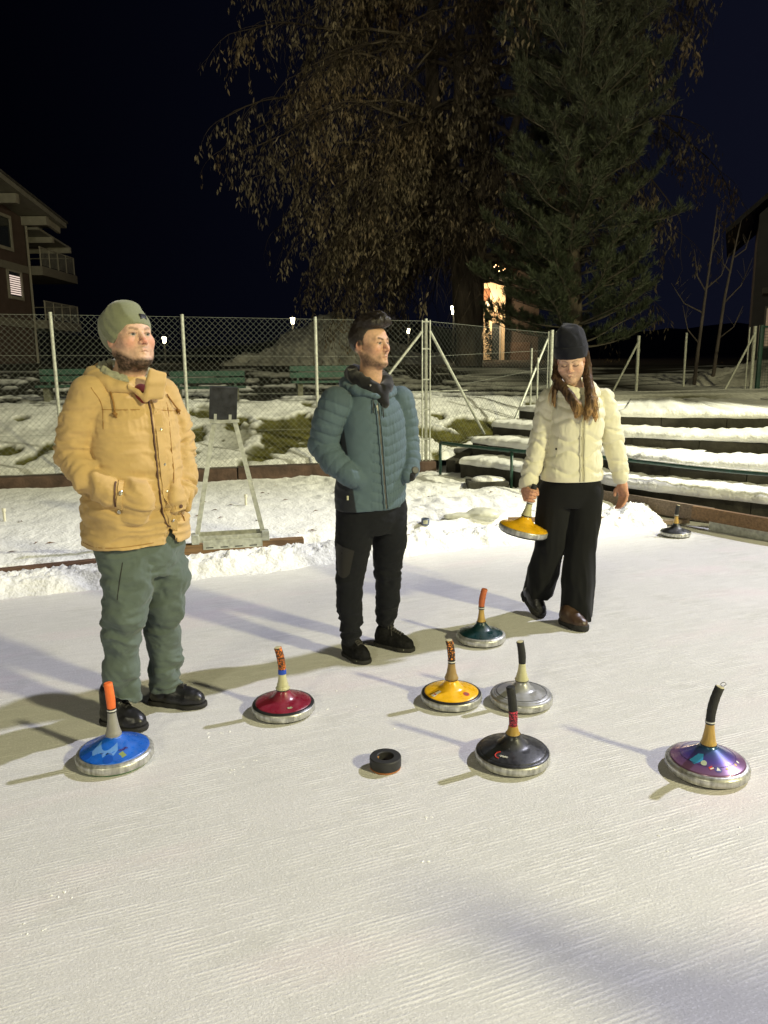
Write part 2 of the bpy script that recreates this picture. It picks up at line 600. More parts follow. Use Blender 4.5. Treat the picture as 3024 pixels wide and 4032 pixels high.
tag(cr_o, 'small white crumbs of scraped ice lying on the rink', 'ice crumbs', kind='stuff')

# ---- snow field behind the boards (t along the board, s away from the ice)
E_ = np.array([0.931, 0.365]); N_ = np.array([-0.365, 0.931])
def st(t, s): 
    return np.array([0, 5.88])[None] + np.outer(t, E_) + np.outer(s, N_)
ts = np.concatenate([np.arange(-7.5, -3.6, 0.08), np.arange(-3.6, 3.9, 0.022), np.arange(3.9, 5.0, 0.08)])
ss = np.concatenate([np.arange(-0.10, 1.0, 0.018), np.arange(1.0, 5.6, 0.05)])
T, S = np.meshgrid(ts, ss, indexing='ij')
xy = st(T.ravel(), S.ravel())
p3 = np.c_[xy, np.zeros(len(xy))]
edge = 0.055 * fbm(p3 * 2.3, 3, 5) + 0.035 * fbm(p3 * 9, 2, 6)
tt = T.ravel(); sr = S.ravel()
back = np.clip((tt - 2.75) / 0.75, 0, 1) ** 1.3 * 1.6
s_ = sr - edge - back
ramp_ = np.clip(s_ / 0.22, 0, 1)
ramp_ = ramp_ * ramp_ * (3 - 2 * ramp_)
lump = np.abs(fbm(p3 * 5.5, 3, 11))
lump2 = np.abs(fbm(p3 * 17, 3, 15))
ridge = np.exp(-((s_ - 0.30) / 0.17) ** 2)
lump3 = np.abs(fbm(p3 * 42, 2, 16))
hgt = ramp_ * 0.048 + ridge * (0.024 + 0.028 * lump + 0.026 * lump2 + 0.022 * lump3) + ramp_ * 0.006 * lump3 * (s_ < 0.7)
fld = np.clip((s_ - 0.55) / 0.3, 0, 1)
foot = fbm(p3 * 3.2, 3, 21)
rough_right = np.clip((tt + 0.4) / 1.0, 0.30, 1)
hgt += fld * (0.022 + 0.030 * foot * rough_right + 0.018 * np.abs(fbm(p3 * 8.5, 2, 31)) * rough_right + 0.004 * fbm(p3 * 22, 2, 33))
# trough where the boards lie
hgt -= 0.055 * np.exp(-((s_ - 0.69) / 0.07) ** 2) * (fbm(p3 * 1.5, 2, 41) > -0.9)
# drift in front of the curved kerb board on the right
dr = np.exp(-(((xy[:, 0] - 2.55) / 0.55) ** 2 + ((xy[:, 1] - 7.35) / 0.35) ** 2))
hgt += 0.09 * dr * (0.8 + 0.4 * fbm(p3 * 6, 2, 51))
hgt = np.where(s_ < 0, -0.02, hgt - 0.004)
V = np.c_[xy, hgt]
ni, nj = T.shape
I = np.arange(ni * nj).reshape(ni, nj)
Q = np.stack([I[:-1, :-1], I[1:, :-1], I[1:, 1:], I[:-1, 1:]], -1).reshape(-1, 4)
sn = mesh_obj('snow_field', V, Q, M_SNOW)
tag(sn, 'trodden snow with a ploughed ridge along the ice edge', 'snow', kind='structure')

_sz = hgt.reshape(ni, nj).copy()
def snow_z(x, y):
    d = np.array([x, y]) - np.array([0, 5.88])
    i = np.argmin(np.abs(ts - d @ E_)); j = np.argmin(np.abs(ss - d @ N_))
    return float(_sz[i, j])

# ---- kerb of rusty concrete blocks under the fence: line y = 10.2 + 0.22 x
CE = np.array([0.9766, 0.2149]); CN = np.array([-0.2149, 0.9766])
def kerb_pt(p, q):
    return np.array([0, 10.2]) + p * CE + q * CN
kerb = empty('concrete_kerb', (0, 10.2, 0))
kerb.rotation_euler = (0, 0, math.atan2(CE[1], CE[0]))
tag(kerb, 'low rusty brown concrete kerb under the mesh fence', 'kerb')
pp = -8.4
k = 0
while pp < 0.7:
    L = 1.62
    e = min(pp + L, 0.74)
    b = MB()
    dz = 0.006 * math.sin(k * 2.1)
    b.box((pp + 0.006, 0, -0.05), (e - 0.006, 0.24, 0.212 + dz))
    b.build('block', M_RUST, kerb, auto=0.012)
    pp = e; k += 1

# ---- hillside behind the fence
ps = np.concatenate([np.arange(-40, -7, 1.2), np.arange(-7, 3.6, 0.035), np.arange(3.6, 40, 1.2)])
qs = np.concatenate([np.arange(0.16, 2.7, 0.03), np.arange(2.7, 9, 0.12), np.arange(9, 60, 1.5)])
PT, QT = np.meshgrid(ps, qs, indexing='ij')
xy = np.array([0, 10.2])[None] + np.outer(PT.ravel(), CE) + np.outer(QT.ravel(), CN)
q = QT.ravel()
z = np.interp(q, [0, 0.2, 2.3, 2.6, 4.4, 9, 20, 60], [0.19, 0.20, 0.90, 0.93, 0.98, 1.40, 1.55, 2.0])
p3 = np.c_[xy, np.zeros(len(xy))]
gr = fbm(p3 * 1.15, 4, 61, 0.6)
strk = fbm(np.c_[xy[:, 0] * 0.9, xy[:, 1] * 2.6, 0 * q], 4, 67, 0.62)
mask = np.clip((gr - 0.34) * 9, 0, 1)
mask = np.maximum(mask, np.clip((fbm(p3 * 3.3, 2, 71) - 0.62) * 9, 0, 1))
snowy = np.clip((np.sqrt(((xy[:, 0] + 4.2) / 2.3) ** 2 + ((xy[:, 1] - 10.6) / 1.6) ** 2) - 0.75) * 3, 0, 1)
mask *= np.maximum(snowy, (fbm(p3 * 3.3, 2, 71) > 0.6))
def blob(cx, cy, rx, ry, seed, p=p3):
    d = np.sqrt(((xy[:, 0] - cx) / rx) ** 2 + ((xy[:, 1] - cy) / ry) ** 2)
    return np.clip((1.0 - d + 0.45 * fbm(p * 4.2, 3, seed)) * 9, 0, 1)
for bl in [(-1.30, 11.15, 0.50, 0.62, 81), (-2.72, 10.75, 0.22, 0.34, 82), (-0.55, 11.5, 0.30, 0.35, 83), (-4.35, 10.2, 0.20, 0.14, 84),
           (-2.75, 11.55, 0.24, 0.2, 85), (0.9, 11.3, 0.5, 0.3, 86), (1.6, 11.7, 0.6, 0.35, 87), (-4.9, 10.0, 0.14, 0.16, 88), (-5.1, 11.0, 0.12, 0.10, 89), (-3.6, 10.5, 0.12, 0.14, 90), (-3.3, 11.3, 0.20, 0.12, 101), (-2.2, 11.2, 0.16, 0.2, 102)]:
    mask = np.maximum(mask, blob(*bl))
far = np.clip((q - 2.2) / 0.5, 0, 1)
mask = np.maximum(mask, far * np.clip((strk + 0.02 + 0.05 * np.clip(q - 3, 0, 12)) * 7, 0, 1))
mask = np.maximum(mask, np.clip((q - 7.5) / 3.0, 0, 1))
mask = np.clip(mask, 0, 1)
z = z + (1 - mask) * (0.045 + 0.02 * fbm(p3 * 3, 3, 91)) + mask * 0.012 * fbm(p3 * 14, 2, 93)
z = np.where(q < 0.3, np.minimum(z, 0.205 + 0.01 * fbm(p3 * 6, 2, 95)), z)
grass = np.array([0.085, 0.080, 0.018]) * (1 + 0.35 * fbm(p3 * 9, 3, 97)[:, None])
soil = np.array([0.014, 0.013, 0.008])
grass = grass * (1 - far[:, None]) + soil * far[:, None]
snowc = np.array([0.74, 0.74, 0.72]) * (1 - 0.10 * np.clip(fbm(p3 * 4, 3, 99), 0, 1)[:, None])
col = snowc * (1 - mask[:, None]) + grass * mask[:, None]
ni, nj = PT.shape
I = np.arange(ni * nj).reshape(ni, nj)
Q = np.stack([I[:-1, :-1], I[1:, :-1], I[1:, 1:], I[:-1, 1:]], -1).reshape(-1, 4)
hill = mesh_obj('hillside', np.c_[xy, z], Q, M_SNOWATTR, col=col)
tag(hill, 'snowy grass bank rising behind the mesh fence', 'bank', kind='structure')
_hp, _hq, _hz = ps, qs, z.reshape(ni, nj)
def hill_z(x, y):
    d = np.array([x, y]) - np.array([0, 10.2])
    return float(_hz[np.argmin(np.abs(_hp - d @ CE)), np.argmin(np.abs(_hq - d @ CN))])

# ---- chain-link fence
def clip_line(p0, d, L, Hh):
    t0, t1 = -1e9, 1e9
    for o, dd, lo, hi in ((p0[0], d[0], 0, L), (p0[1], d[1], 0, Hh)):
        a, b = (lo - o) / dd, (hi - o) / dd
        if a > b: a, b = b, a
        t0, t1 = max(t0, a), min(t1, b)
    return (t0, t1) if t1 > t0 + 1e-6 else None

def mesh_panel(A, B, za, zb, ta, tb, mat, parent, r=0.0015, pitch=0.052):
    """woven wire between two posts; za/zb bottom heights, ta/tb top heights"""
    A = np.array(A, float); B = np.array(B, float)
    L = np.linalg.norm(B - A); e = (B - A) / L
    Hh = 1.0
    hm = ((ta - za) + (tb - zb)) / 2
    mb = MB()
    nrm = np.array([-e[1], e[0]])
    for sgn in (1, -1):
        d = np.array([1.0, sgn * 1.0])
        c = -hm if sgn > 0 else 0.0
        while c < L + hm:
            p0 = (c, 0.0 if sgn > 0 else 0.0)
            s_ = clip_line((c, 0.0) if sgn > 0 else (c, 0.0), (1.0, sgn * 1.0), L, hm) if sgn > 0 else clip_line((c, 0.0), (-1.0, 1.0), L, hm)
            if s_:
                pts = []
                for t in s_:
                    u = c + (t if sgn > 0 else -t); h = t
                    f = u / L
                    zz = (za + (zb - za) * f) + h / hm * ((ta + (tb - ta) * f) - (za + (zb - za) * f))
                    w = A + e * u + nrm * (0.002 * sgn)
                    pts.append((w[0], w[1], zz))
                mb.tube(pts, r, n=3, caps=False)
            c += pitch * math.sqrt(2) * 0.98
    for f in (0.0, 0.25, 0.5, 0.75, 1.0):
        mb.tube([(A[0], A[1], za + (ta - za) * f), (B[0], B[1], zb + (tb - zb) * f)], 0.0021, n=4, caps=False)
    o = mb.build('wire_mesh', mat, parent)
    o['kind'] = 'stuff'
    return o

fence = empty('chain_link_fence', (0, 0, 0))
tag(fence, 'galvanised chain-link fence on the rusty kerb behind the players', 'fence')
FP = [kerb_pt(p, 0.12) for p in (-5.75, -4.02, -2.50, -0.85, 0.62)]
TOPS = [2.14, 2.125, 2.105, 2.08, 2.06]
def post(parent, xy, z0, z1, r=0.021, name='post', mat=M_STEEL):
    b = MB(); b.tube([(xy[0], xy[1], z0), (xy[0] - 0.0, xy[1], z1)], r, n=12)
    return b.build(name, mat, parent, smooth=False)
for i, p in enumerate(FP):
    post(fence, p, 0.19, TOPS[i] + 0.03)
    if i:
        mesh_panel(FP[i - 1], p, 0.215, 0.215, TOPS[i - 1], TOPS[i], M_WIRE, fence)
Bp = FP[-1]
for dx in (-0.052, 0.052):
    post(fence, Bp + np.array([dx, -0.03]), 0.2, 2.07, 0.010, 'tension_rod')
for zz in (0.5, 0.9, 1.3, 1.7, 2.05):
    b = MB(); b.bar((Bp[0] - 0.06, Bp[1] - 0.03, zz), (Bp[0] + 0.06, Bp[1] - 0.03, zz), 0.012, 0.018)
    b.build('clamp', M_STEEL, fence)
for tgt in ((kerb_pt(-0.42, 0.12), 0.95), ):
    pass
b = MB(); b.tube([(Bp[0] - 0.05, Bp[1] - 0.02, 1.93), (*kerb_pt(-0.52, 0.10), 0.62), ], 0.019, n=10); b.build('brace', M_STEEL, fence)
b = MB(); b.tube([(*kerb_pt(-0.52, 0.10), 0.62), (*kerb_pt(-0.73, 0.10), 0.21)], 0.019, n=10); b.build('brace', M_STEEL, fence)
P2 = np.array([2.64, 12.26])
ft = np.array([1.46, 11.12])
b = MB(); b.tube([(Bp[0] + 0.05, Bp[1] - 0.02, 1.93), (ft[0], ft[1], 0.50)], 0.019, n=10); b.build('brace', M_STEEL, fence)
b = MB(); b.tube([(Bp[0] - 0.75, Bp[1] - 0.16, 1.13), (Bp[0] + 0.62, Bp[1] + 0.6, 1.13)], 0.010, n=6); b.build('rail', M_STEEL, fence)
mesh_panel(Bp, P2, 0.22, 0.92, 2.06, 1.95, M_WIRE, fence, r=0.0013)
post(fence, P2, 0.6, 2.0, 0.028)
for dx in (-0.06, 0.06):
    post(fence, P2 + np.array([dx, -0.03]), 0.7, 1.98, 0.009, 'tension_rod')
b = MB(); b.tube([(P2[0] - 0.06, P2[1], 1.88), (1.93, 11.45, 0.62)], 0.019, n=10); b.build('brace', M_STEEL, fence)
for xx, hh in ((2.27, 1.72), (2.37, 1.58)):
    post(fence, (xx, 11.95), 0.7, hh, 0.014, 'stake')

# sloping retaining wall beside the steps
b = MB()
wa, wb = np.array([0.80, 10.30]), np.array([2.75, 12.25])
nn = np.array([0.707, -0.707])
V = []
for w, zt in ((wa, 0.24), (wb, 0.93)):
    for off in (0.06, 0.22):
        for zz in (-0.05, zt):
            V.append((w[0] + nn[0] * off, w[1] + nn[1] * off, zz))
b.addv(V, [(0, 1, 5, 4), (2, 6, 7, 3), (1, 3, 7, 5), (0, 2, 3, 1), (4, 5, 7, 6), (0, 4, 6, 2)])
rw = b.build('retaining_wall', M_STEPC)
tag(rw, 'dark sloping concrete wall beside the snowy steps', 'wall')

# ---- fence posts on the right behind the steps
def far_post(xy, z0, z1, brace, label, double=False, r=0.03):
    e = empty('fence_post', (xy[0], xy[1], z0))
    tag(e, label, 'fence post')
    bb = MB(); bb.tube([(0, 0, -0.1), (0, 0, z1 - z0)], r, n=10); bb.build('upright', M_STEEL, e)
    if double:
        bb = MB(); bb.tube([(-0.10, 0, -0.1), (-0.10, 0, z1 - z0 - 0.02)], 0.012, n=8); bb.build('tension_rod', M_STEEL, e)
    if brace:
        bb = MB(); bb.tube([(0, 0, (z1 - z0) * 0.9), (brace, -0.05, -0.05)], 0.02, n=8); bb.build('brace', M_STEEL, e)
    return e
far_post((4.72, 14.5), 0.86, 1.97, -0.52, 'steel fence post with one brace right of the woman in the white jacket')
far_post((6.02, 15.6), 0.9, 2.05, None, 'thin dim steel post between the bare saplings behind the steps', r=0.022)
far_post((6.85, 14.5), 0.80, 2.12, -0.60, 'braced double steel fence post at the right edge beside the green net', True)

net = empty('net_frame', (7.0, 14.6, 0.78))
tag(net, 'dark green netting frame at the far right above the steps', 'net')
M_NET = material('green_net', (0.010, 0.030, 0.024), rough=0.8, var=0.2)
b = MB(); b.tube([(0.02, 0, 0), (0.02, 0, 1.36)], 0.045, n=10); b.build('upright', M_GREENP, net)
b = MB(); b.tube([(0.02, 0, 1.33), (3.2, 0.3, 1.33)], 0.02, n=8); b.tube([(0.02, 0, 0.06), (3.2, 0.3, 0.06)], 0.02, n=8); b.build('rail', M_GREENP, net)
b = MB()
for i in range(60):
    x = 0.06 + i * 0.05
    b.tube([(x, 0.02, 0.06), (x, 0.02, 1.33)], 0.003, n=3, caps=False)
for i in range(24):
    zz = 0.08 + i * 0.053
    b.tube([(0.04, 0.02, zz), (3.1, 0.3, zz)], 0.003, n=3, caps=False)
b.build('netting', M_NET, net)['kind'] = 'stuff'

# ---- stepped stand on the right
def smooth_poly(pts, n=40):
    P_ = np.array(pts, float)
    d = np.r_[0, np.cumsum(np.linalg.norm(np.diff(P_, axis=0), axis=1))]
    s = np.linspace(0, d[-1], n)
    x = np.interp(s, d, P_[:, 0]); y = np.interp(s, d, P_[:, 1])
    for _ in range(3):
        x[1:-1] = (x[:-2] + 2 * x[1:-1] + x[2:]) / 4; y[1:-1] = (y[:-2] + 2 * y[1:-1] + y[2:]) / 4
    return np.c_[x, y]
TIERS = [
    (0.262, [(0.98, 9.75), (1.35, 9.35), (1.75, 8.75), (2.31, 8.03), (2.49, 7.74), (2.82, 7.36), (3.14, 7.05), (3.43, 6.78), (4.3, 6.25), (5.2, 5.9)]),
    (0.470, [(1.20, 10.35), (1.60, 9.75), (2.05, 9.05), (2.61, 8.33), (2.97, 7.85), (3.34, 7.56), (3.67, 7.32), (4.5, 6.9), (5.5, 6.6)]),
    (0.655, [(1.52, 10.7), (2.05, 9.9), (2.76, 9.05), (3.29, 8.66), (3.71, 8.45), (4.12, 8.26), (5.0, 7.95), (6.2, 7.6)]),
    (0.845, [(1.95, 11.1), (2.40, 10.3), (2.92, 9.72), (3.59, 9.5), (4.08, 9.34), (4.6, 9.24), (5.6, 9.1), (7.0, 9.0)]),
]
stand = empty('stepped_stand', (2.4, 8.0, 0))
tag(stand, 'dark concrete spectator steps covered with snow on the right', 'steps')
ctr = np.array([2.4, 8.0])
polys = [smooth_poly(p, 48) for _, p in TIERS]
for i, (zt, _) in enumerate(TIERS):
    P_ = polys[i]
    # outward = towards the back
    tg = np.gradient(P_, axis=0); tg /= np.linalg.norm(tg, axis=1, keepdims=True)
    nb = np.c_[-tg[:, 1], tg[:, 0]]
    dep = 0.9 if i < 3 else 3.2
    seg = 6
    for a in range(0, 47, seg):
        bi = min(a + seg, 47)
        idx_ = list(range(a, bi + 1))
        b = MB()
        V = []
        for j in idx_:
            f = P_[j] - ctr; r_ = P_[j] + nb[j] * dep - ctr
            z0 = -0.03
            if j == idx_[0]: sh = tg[j] * 0.004
            elif j == idx_[-1]: sh = -tg[j] * 0.004
            else: sh = tg[j] * 0
            V += [(f[0] + sh[0], f[1] + sh[1], z0), (f[0] + sh[0], f[1] + sh[1], zt), (r_[0] + sh[0], r_[1] + sh[1], zt), (r_[0] + sh[0], r_[1] + sh[1], z0)]
        Fc = []
        for j in range(len(idx_) - 1):
            o = j * 4
            Fc += [(o, o + 4, o + 5, o + 1), (o + 1, o + 5, o + 6, o + 2), (o + 2, o + 6, o + 7, o + 3)]
        Fc += [(0, 1, 2, 3), tuple(reversed([len(V) - 4, len(V) - 3, len(V) - 2, len(V) - 1]))]
        b.addv(V, Fc)
        b.build('step_block', M_STEPC, stand, auto=None)
    # snow lying on the tread
    s_n = 150
    Pf = smooth_poly(TIERS[i][1], s_n)
    tg2 = np.gradient(Pf, axis=0); tg2 /= np.linalg.norm(tg2, axis=1, keepdims=True)
    nb2 = np.c_[-tg2[:, 1], tg2[:, 0]]
    prof_s = np.array([-0.012, -0.028, -0.022, 0.02, 0.07, 0.16, 0.28, 0.42, 0.60, 0.78]) if i < 3 else np.array([-0.01, -0.022, -0.016, 0.02, 0.07, 0.2, 0.45, 0.9, 1.6, 3.1])
    prof_z = np.array([-0.022, -0.004, 0.045, 0.070, 0.080, 0.083, 0.082, 0.080, 0.078, 0.076])
    VV = []
    keep = np.ones(s_n, bool)
    for j in range(s_n):
        th = 0.90 + 0.26 * float(noise1([j * 0.11 + i * 31], 1.0, 3)[0]) + 0.20 * float(noise1([j * 0.37 + i * 13], 1.0, 4)[0])
        th = max(th, 0.55)
        if i == 1 and 106 < j < 150: th += 0.8 * min(1, (j - 106) / 8)
        fo = 0.016 * float(noise1([j * 0.45 + i * 7], 1.0, 8)[0])
        for s0, z0 in zip(prof_s, prof_z):
            w = Pf[j] + nb2[j] * (s0 + fo * (s0 < 0.1)) - ctr
            VV.append((w[0], w[1], zt + 0.003 + z0 * th + 0.006 * math.sin(j * 1.7 + s0 * 19) * (z0 > 0.03)))
    npf = len(prof_s)
    I = np.arange(s_n * npf).reshape(s_n, npf)
    Q = np.stack([I[:-1, :-1], I[1:, :-1], I[1:, 1:], I[:-1, 1:]], -1).reshape(-1, 4)
    sc_ = mesh_obj('snow_cap', np.array(VV), Q, M_SNOW, stand)

# low block with snow at the near end of the steps
blk = empty('concrete_block', (1.22, 8.95, 0))
tag(blk, 'small dark concrete block capped with snow beside the handrail post', 'block')
b = MB(); b.box((-0.24, -0.1, -0.02), (0.24, 0.2, 0.15)); b.build('stone', M_STEPC, blk, auto=0.015)
f = Field((-0.26, -0.14, 0.12), (0.26, 0.24, 0.24), 0.01)
f.ell((-0.02, 0.05, 0.15), (0.17, 0.13, 0.055), 0.02); f.ell((0.12, 0.06, 0.15), (0.1, 0.1, 0.035), 0.02)
Vb, Qb = f.mesh(); mesh_obj('snow_cap', Vb, Qb, M_SNOW, blk)

# ---- green handrail
RAIL = smooth_poly([(0.74, 9.97), (1.12, 9.4), (1.5, 8.95), (2.0, 8.55), (2.45, 8.15), (2.75, 7.75), (3.0, 7.38), (3.3, 7.05), (3.75, 6.7), (4.6, 6.3)], 60)
rail = empty('handrail', (0.74, 9.97, 0))
tag(rail, 'green painted steel pipe handrail curving in front of the snowy steps', 'handrail')
o_ = np.array([0.74, 9.97])
b = MB(); b.tube([(p[0] - o_[0], p[1] - o_[1], 0.50) for p in RAIL], 0.021, n=10); b.build('top_rail', M_GREENP, rail, smooth=True)
for px_, py_ in ((0.74, 9.97), (1.5, 8.95), (4.3, 6.42)):
    b = MB(); b.tube([(px_ - o_[0], py_ - o_[1], 0.0), (px_ - o_[0], py_ - o_[1], 0.49)], 0.019, n=10); b.build('post', M_GREENP, rail, smooth=True)
b = MB(); b.tube([(p[0] - o_[0], p[1] - o_[1] - 0.005, 0.515) for p in RAIL[30:]], 0.012, n=6); b.build('snow_cap', M_SNOW, rail, smooth=True)

# ---- boards
def board(a, b_, z0, z1, th, mat, label, parent=None, name='wooden_board', wob=0.0):
    a = np.array(a, float); b_ = np.array(b_, float)
    L = np.linalg.norm(b_ - a)
    o = MB()
    nseg = max(2, int(L / 0.12))
    V = []; Fc = []
    for i in range(nseg + 1):
        x = L * i / nseg
        w = wob * math.sin(i * 1.3)
        V += [(x, -th / 2 + w * .3, 0), (x, th / 2 + w * .3, 0), (x, th / 2 + w * .3, z1 - z0 + w), (x, -th / 2 + w * .3, z1 - z0 + w)]
    for i in range(nseg):
        q_ = i * 4
        for j in range(4):
            Fc.append((q_ + j, q_ + (j + 1) % 4, q_ + 4 + (j + 1) % 4, q_ + 4 + j))
    Fc += [(3, 2, 1, 0), tuple(nseg * 4 + j for j in range(4))]
    o.addv(V, Fc)
    ob = o.build(name, mat, parent, auto=0.006)
    ob.location = (a[0], a[1], z0)
    ob.rotation_euler = (0, 0, math.atan2(b_[1] - a[1], b_[0] - a[0]))
    if label: tag(ob, label, 'board')
    return ob
board((-2.80, 5.36), (-1.78, 5.79), 0.025, 0.095, 0.06, M_WOODD, 'dark weathered board half buried in the snow behind the man in the tan jacket')
board((-1.76, 5.955), (-0.67, 6.215), 0.030, 0.112, 0.08, M_WOOD, 'wet orange-brown board the metal stand sits on')
board((-0.10, 6.42), (1.02, 6.60), 0.015, 0.066, 0.05, M_WOODG, 'grey board mostly buried in snow behind the man in the blue jacket')
board((1.15, 6.98), (2.18, 6.96), 0.035, 0.105, 0.06, M_WOOD, 'short orange-brown board behind the legs of the woman')
board((2.16, 6.93), (2.85, 7.05), 0.02, 0.062, 0.05, M_WOODG, 'thin grey board in the snow left of the farthest ice stock')

RB = smooth_poly([(1.85, 8.45), (2.25, 7.81), (2.46, 7.56), (2.74, 7.11), (2.92, 6.86), (3.21, 6.40), (3.6, 5.95), (4.3, 5.3)], 50)
cb = empty('edge_boards', (2.25, 7.8, 0))
tag(cb, 'curved row of brown edge boards along the foot of the steps', 'boards')
def curved(name, i0, i1, z0, z1, th, mat, off=0.0):
    P_ = RB[i0:i1 + 1] - np.array([2.25, 7.8])
    tg_ = np.gradient(P_, axis=0); tg_ /= np.linalg.norm(tg_, axis=1, keepdims=True)
    nb_ = np.c_[-tg_[:, 1], tg_[:, 0]]
    o = MB(); V = []; Fc = []
    for j in range(len(P_)):
        for s0, zz in ((off, z0), (off + th, z0), (off + th, z1), (off, z1)):
            w = P_[j] + nb_[j] * s0
            V.append((w[0], w[1], zz))
    for j in range(len(P_) - 1):
        q_ = j * 4
        for m_ in range(4):
            Fc.append((q_ + m_, q_ + 4 + m_, q_ + 4 + (m_ + 1) % 4, q_ + (m_ + 1) % 4))
    Fc += [(0, 1, 2, 3), tuple(reversed(range(len(V) - 4, len(V))))]
    o.addv(V, Fc)
    return o.build(name, mat, cb)
curved('board', 0, 24, 0.06, 0.20, 0.04, M_WOODG, 0.03)
curved('board', 22, 49, 0.09, 0.205, 0.05, M_WOOD, -0.03)
curved('base', 24, 49, 0.0, 0.088, 0.16, M_STEEL, 0.0)

# ---- benches on the terrace
def make_bench(x, y, label):
    zb = hill_z(x + 0.6, y) - 0.03
    e = empty('park_bench', (x, y, zb), math.atan2(CE[1], CE[0]))
    tag(e, label, 'bench', 'green benches on the bank')
    for s0 in (0.14, 1.06):
        b = MB(); b.box((s0 - 0.045, -0.05, -0.05), (s0 + 0.045, 0.30, 0.235)); b.build('leg', M_STEEL if False else M_LEG, e, auto=0.01)
        b = MB(); b.bar((s0, 0.30, 0.22), (s0, 0.36, 0.50), 0.03, 0.03, (0, 1, 0)); b.build('back_support', M_BENCH, e)
    for j, yy in enumerate((-0.05, 0.10, 0.25)):
        b = MB(); b.box((0, yy - 0.06, 0.237), (1.22, yy + 0.06, 0.272)); b.build('seat_board', M_BENCH, e, auto=0.006)
    for zz in (0.365, 0.475):
        b = MB(); b.box((0, 0.285, zz - 0.045), (1.22, 0.318, zz + 0.045)); b.build('back_board', M_BENCH, e, auto=0.006)
    return e
M_LEG = material('mossy_concrete', (0.10, 0.098, 0.065), rough=0.9, bump=0.4, bscale=30, var=0.3, vscale=9)
for bx, lab in ((-7.35, 'green bench on the bank cut off by the left edge'), (-5.40, 'green bench on the bank behind the shoulder of the man in the tan jacket'),
                (-3.45, 'green bench on the bank above the black board of the metal stand'), (-1.52, 'green bench on the bank left of the man in the blue jacket')):
    pq = np.array([bx, 13.35 + 0.22 * bx])
    make_bench(pq[0], pq[1], lab)

# ---- small things on the snow
M_PIPE = material('white_plastic', (0.62, 0.60, 0.50), rough=0.5, var=0.1)
def pipe(x, y, h, label):
    e = empty('plastic_pipe', (x, y, snow_z(x, y) - 0.02))
    tag(e, label, 'pipe', 'pipe stubs in the snow')
    b = MB(); b.tube([(0, 0, -0.03), (0.002, 0, h)], 0.013, n=12); b.build('pipe', M_PIPE, e)
    b = MB(); b.tube([(0.002, 0, h - 0.028), (0.002, 0, h + 0.006)], 0.018, n=12); b.build('cap', M_PIPE, e)
pipe(-1.45, 7.95, 0.13, 'white plastic pipe stub in the snow seen between the legs of the stand')
pipe(-3.66, 7.28, 0.14, 'white plastic pipe stub in the snow at the left edge')
can = empty('tin_can', (0.375, 6.86, snow_z(0.375, 6.86) - 0.005))
tag(can, 'small blue tin can on the snow right of the man in blue', 'can')
M_CAN = material('can_print', (0.08, 0.10, 0.16), rough=0.4, var=0.5, vscale=40)
M_CANW = material('can_label', (0.42, 0.42, 0.30), rough=0.5, var=0.3, vscale=60)
b = MB(); b.lathe([(0.036, 0), (0.038, 0.004), (0.038, 0.056), (0.036, 0.060), (0.033, 0.060), (0.033, 0.010)], 24); b.build('body', M_CAN, can, smooth=False)
b = MB()
V = []; Fc = []
for i in range(9):
    a = -math.pi / 2 - 0.55 + i * 1.1 / 8
    for zz in (0.014, 0.048): V.append((0.0386 * math.cos(a), 0.0386 * math.sin(a), zz))
for i in range(8): Fc.append((2 * i, 2 * i + 2, 2 * i + 3, 2 * i + 1))
b.addv(V, Fc); b.build('paper_label', M_CANW, can)
M_HUMP = material('dirty_ice', (0.48, 0.48, 0.40), rough=0.35, bump=0.4, bscale=12, var=0.15, vscale=9, bdist=0.01)
f = Field((-0.36, -0.15, -0.05), (0.3, 0.2, 0.14), 0.01)
f.ell((0.08, 0, 0.02), (0.16, 0.12, 0.065), 0.03); f.ell((-0.15, -0.03, 0.01), (0.15, 0.06, 0.035), 0.03)
Vb, Qb = f.mesh(); Vb = Vb + normals(Vb, Qb) * (0.006 * fbm(Vb * 14, 2, 3))[:, None]
lump_o = mesh_obj('ice_lump', Vb, Qb, M_HUMP); lump_o.location = (0.86, 7.15, snow_z(0.86, 7.15) - 0.01)
tag(lump_o, 'smooth hump of dirty ice in the snow left of the carried stock', 'ice lump')

# scattered dry leaves on snow and bank
M_DRYLEAF = material('dry_leaf', (0.11, 0.055, 0.025), rough=0.8, var=0.3, vscale=20)
b = MB()
for i in range(70):
    x = random.uniform(-4, 2.2); s0 = random.uniform(0.9, 3.6)
    y = 5.88 + 0.39 * x + s0
    if y > 10.0 + 0.22 * x: continue
    zz = snow_z(x, y) + 0.006
    a = random.uniform(0, 6.28); L = random.uniform(0.015, 0.045); w = L * 0.35
    c, s_ = math.cos(a), math.sin(a)
    b.addv([(x - c * L, y - s_ * L, zz), (x + s_ * w, y - c * w, zz + 0.012), (x + c * L, y + s_ * L, zz + 0.004), (x - s_ * w, y + c * w, zz + 0.010)], [(0, 1, 2, 3)])
lv = b.build('fallen_leaves', M_DRYLEAF)
tag(lv, 'small brown leaves scattered on the snow behind the boards', 'leaves', kind='stuff')
# ================================================================== background
M_BARK = material('bark', (0.125, 0.100, 0.075), rough=0.95, bump=0.9, bscale=9, var=0.4, vscale=3, stretch=(2, 2, 0.5), bdist=0.03)
M_TWIG = material('twig', (0.050, 0.036, 0.026), rough=0.9, var=0.2)
M_LEAF = material('brown_leaf', (1, 1, 1), rough=0.75, var=0.0, attr=True)
M_NEEDLE = material('pine_needles', (1, 1, 1), rough=0.6, var=0.0, attr=True)
M_HEAP = material('grey_snow_heap', (0.44, 0.43, 0.40), rough=0.95, bump=0.8, bscale=6, var=0.35, vscale=1.6, bdist=0.08)

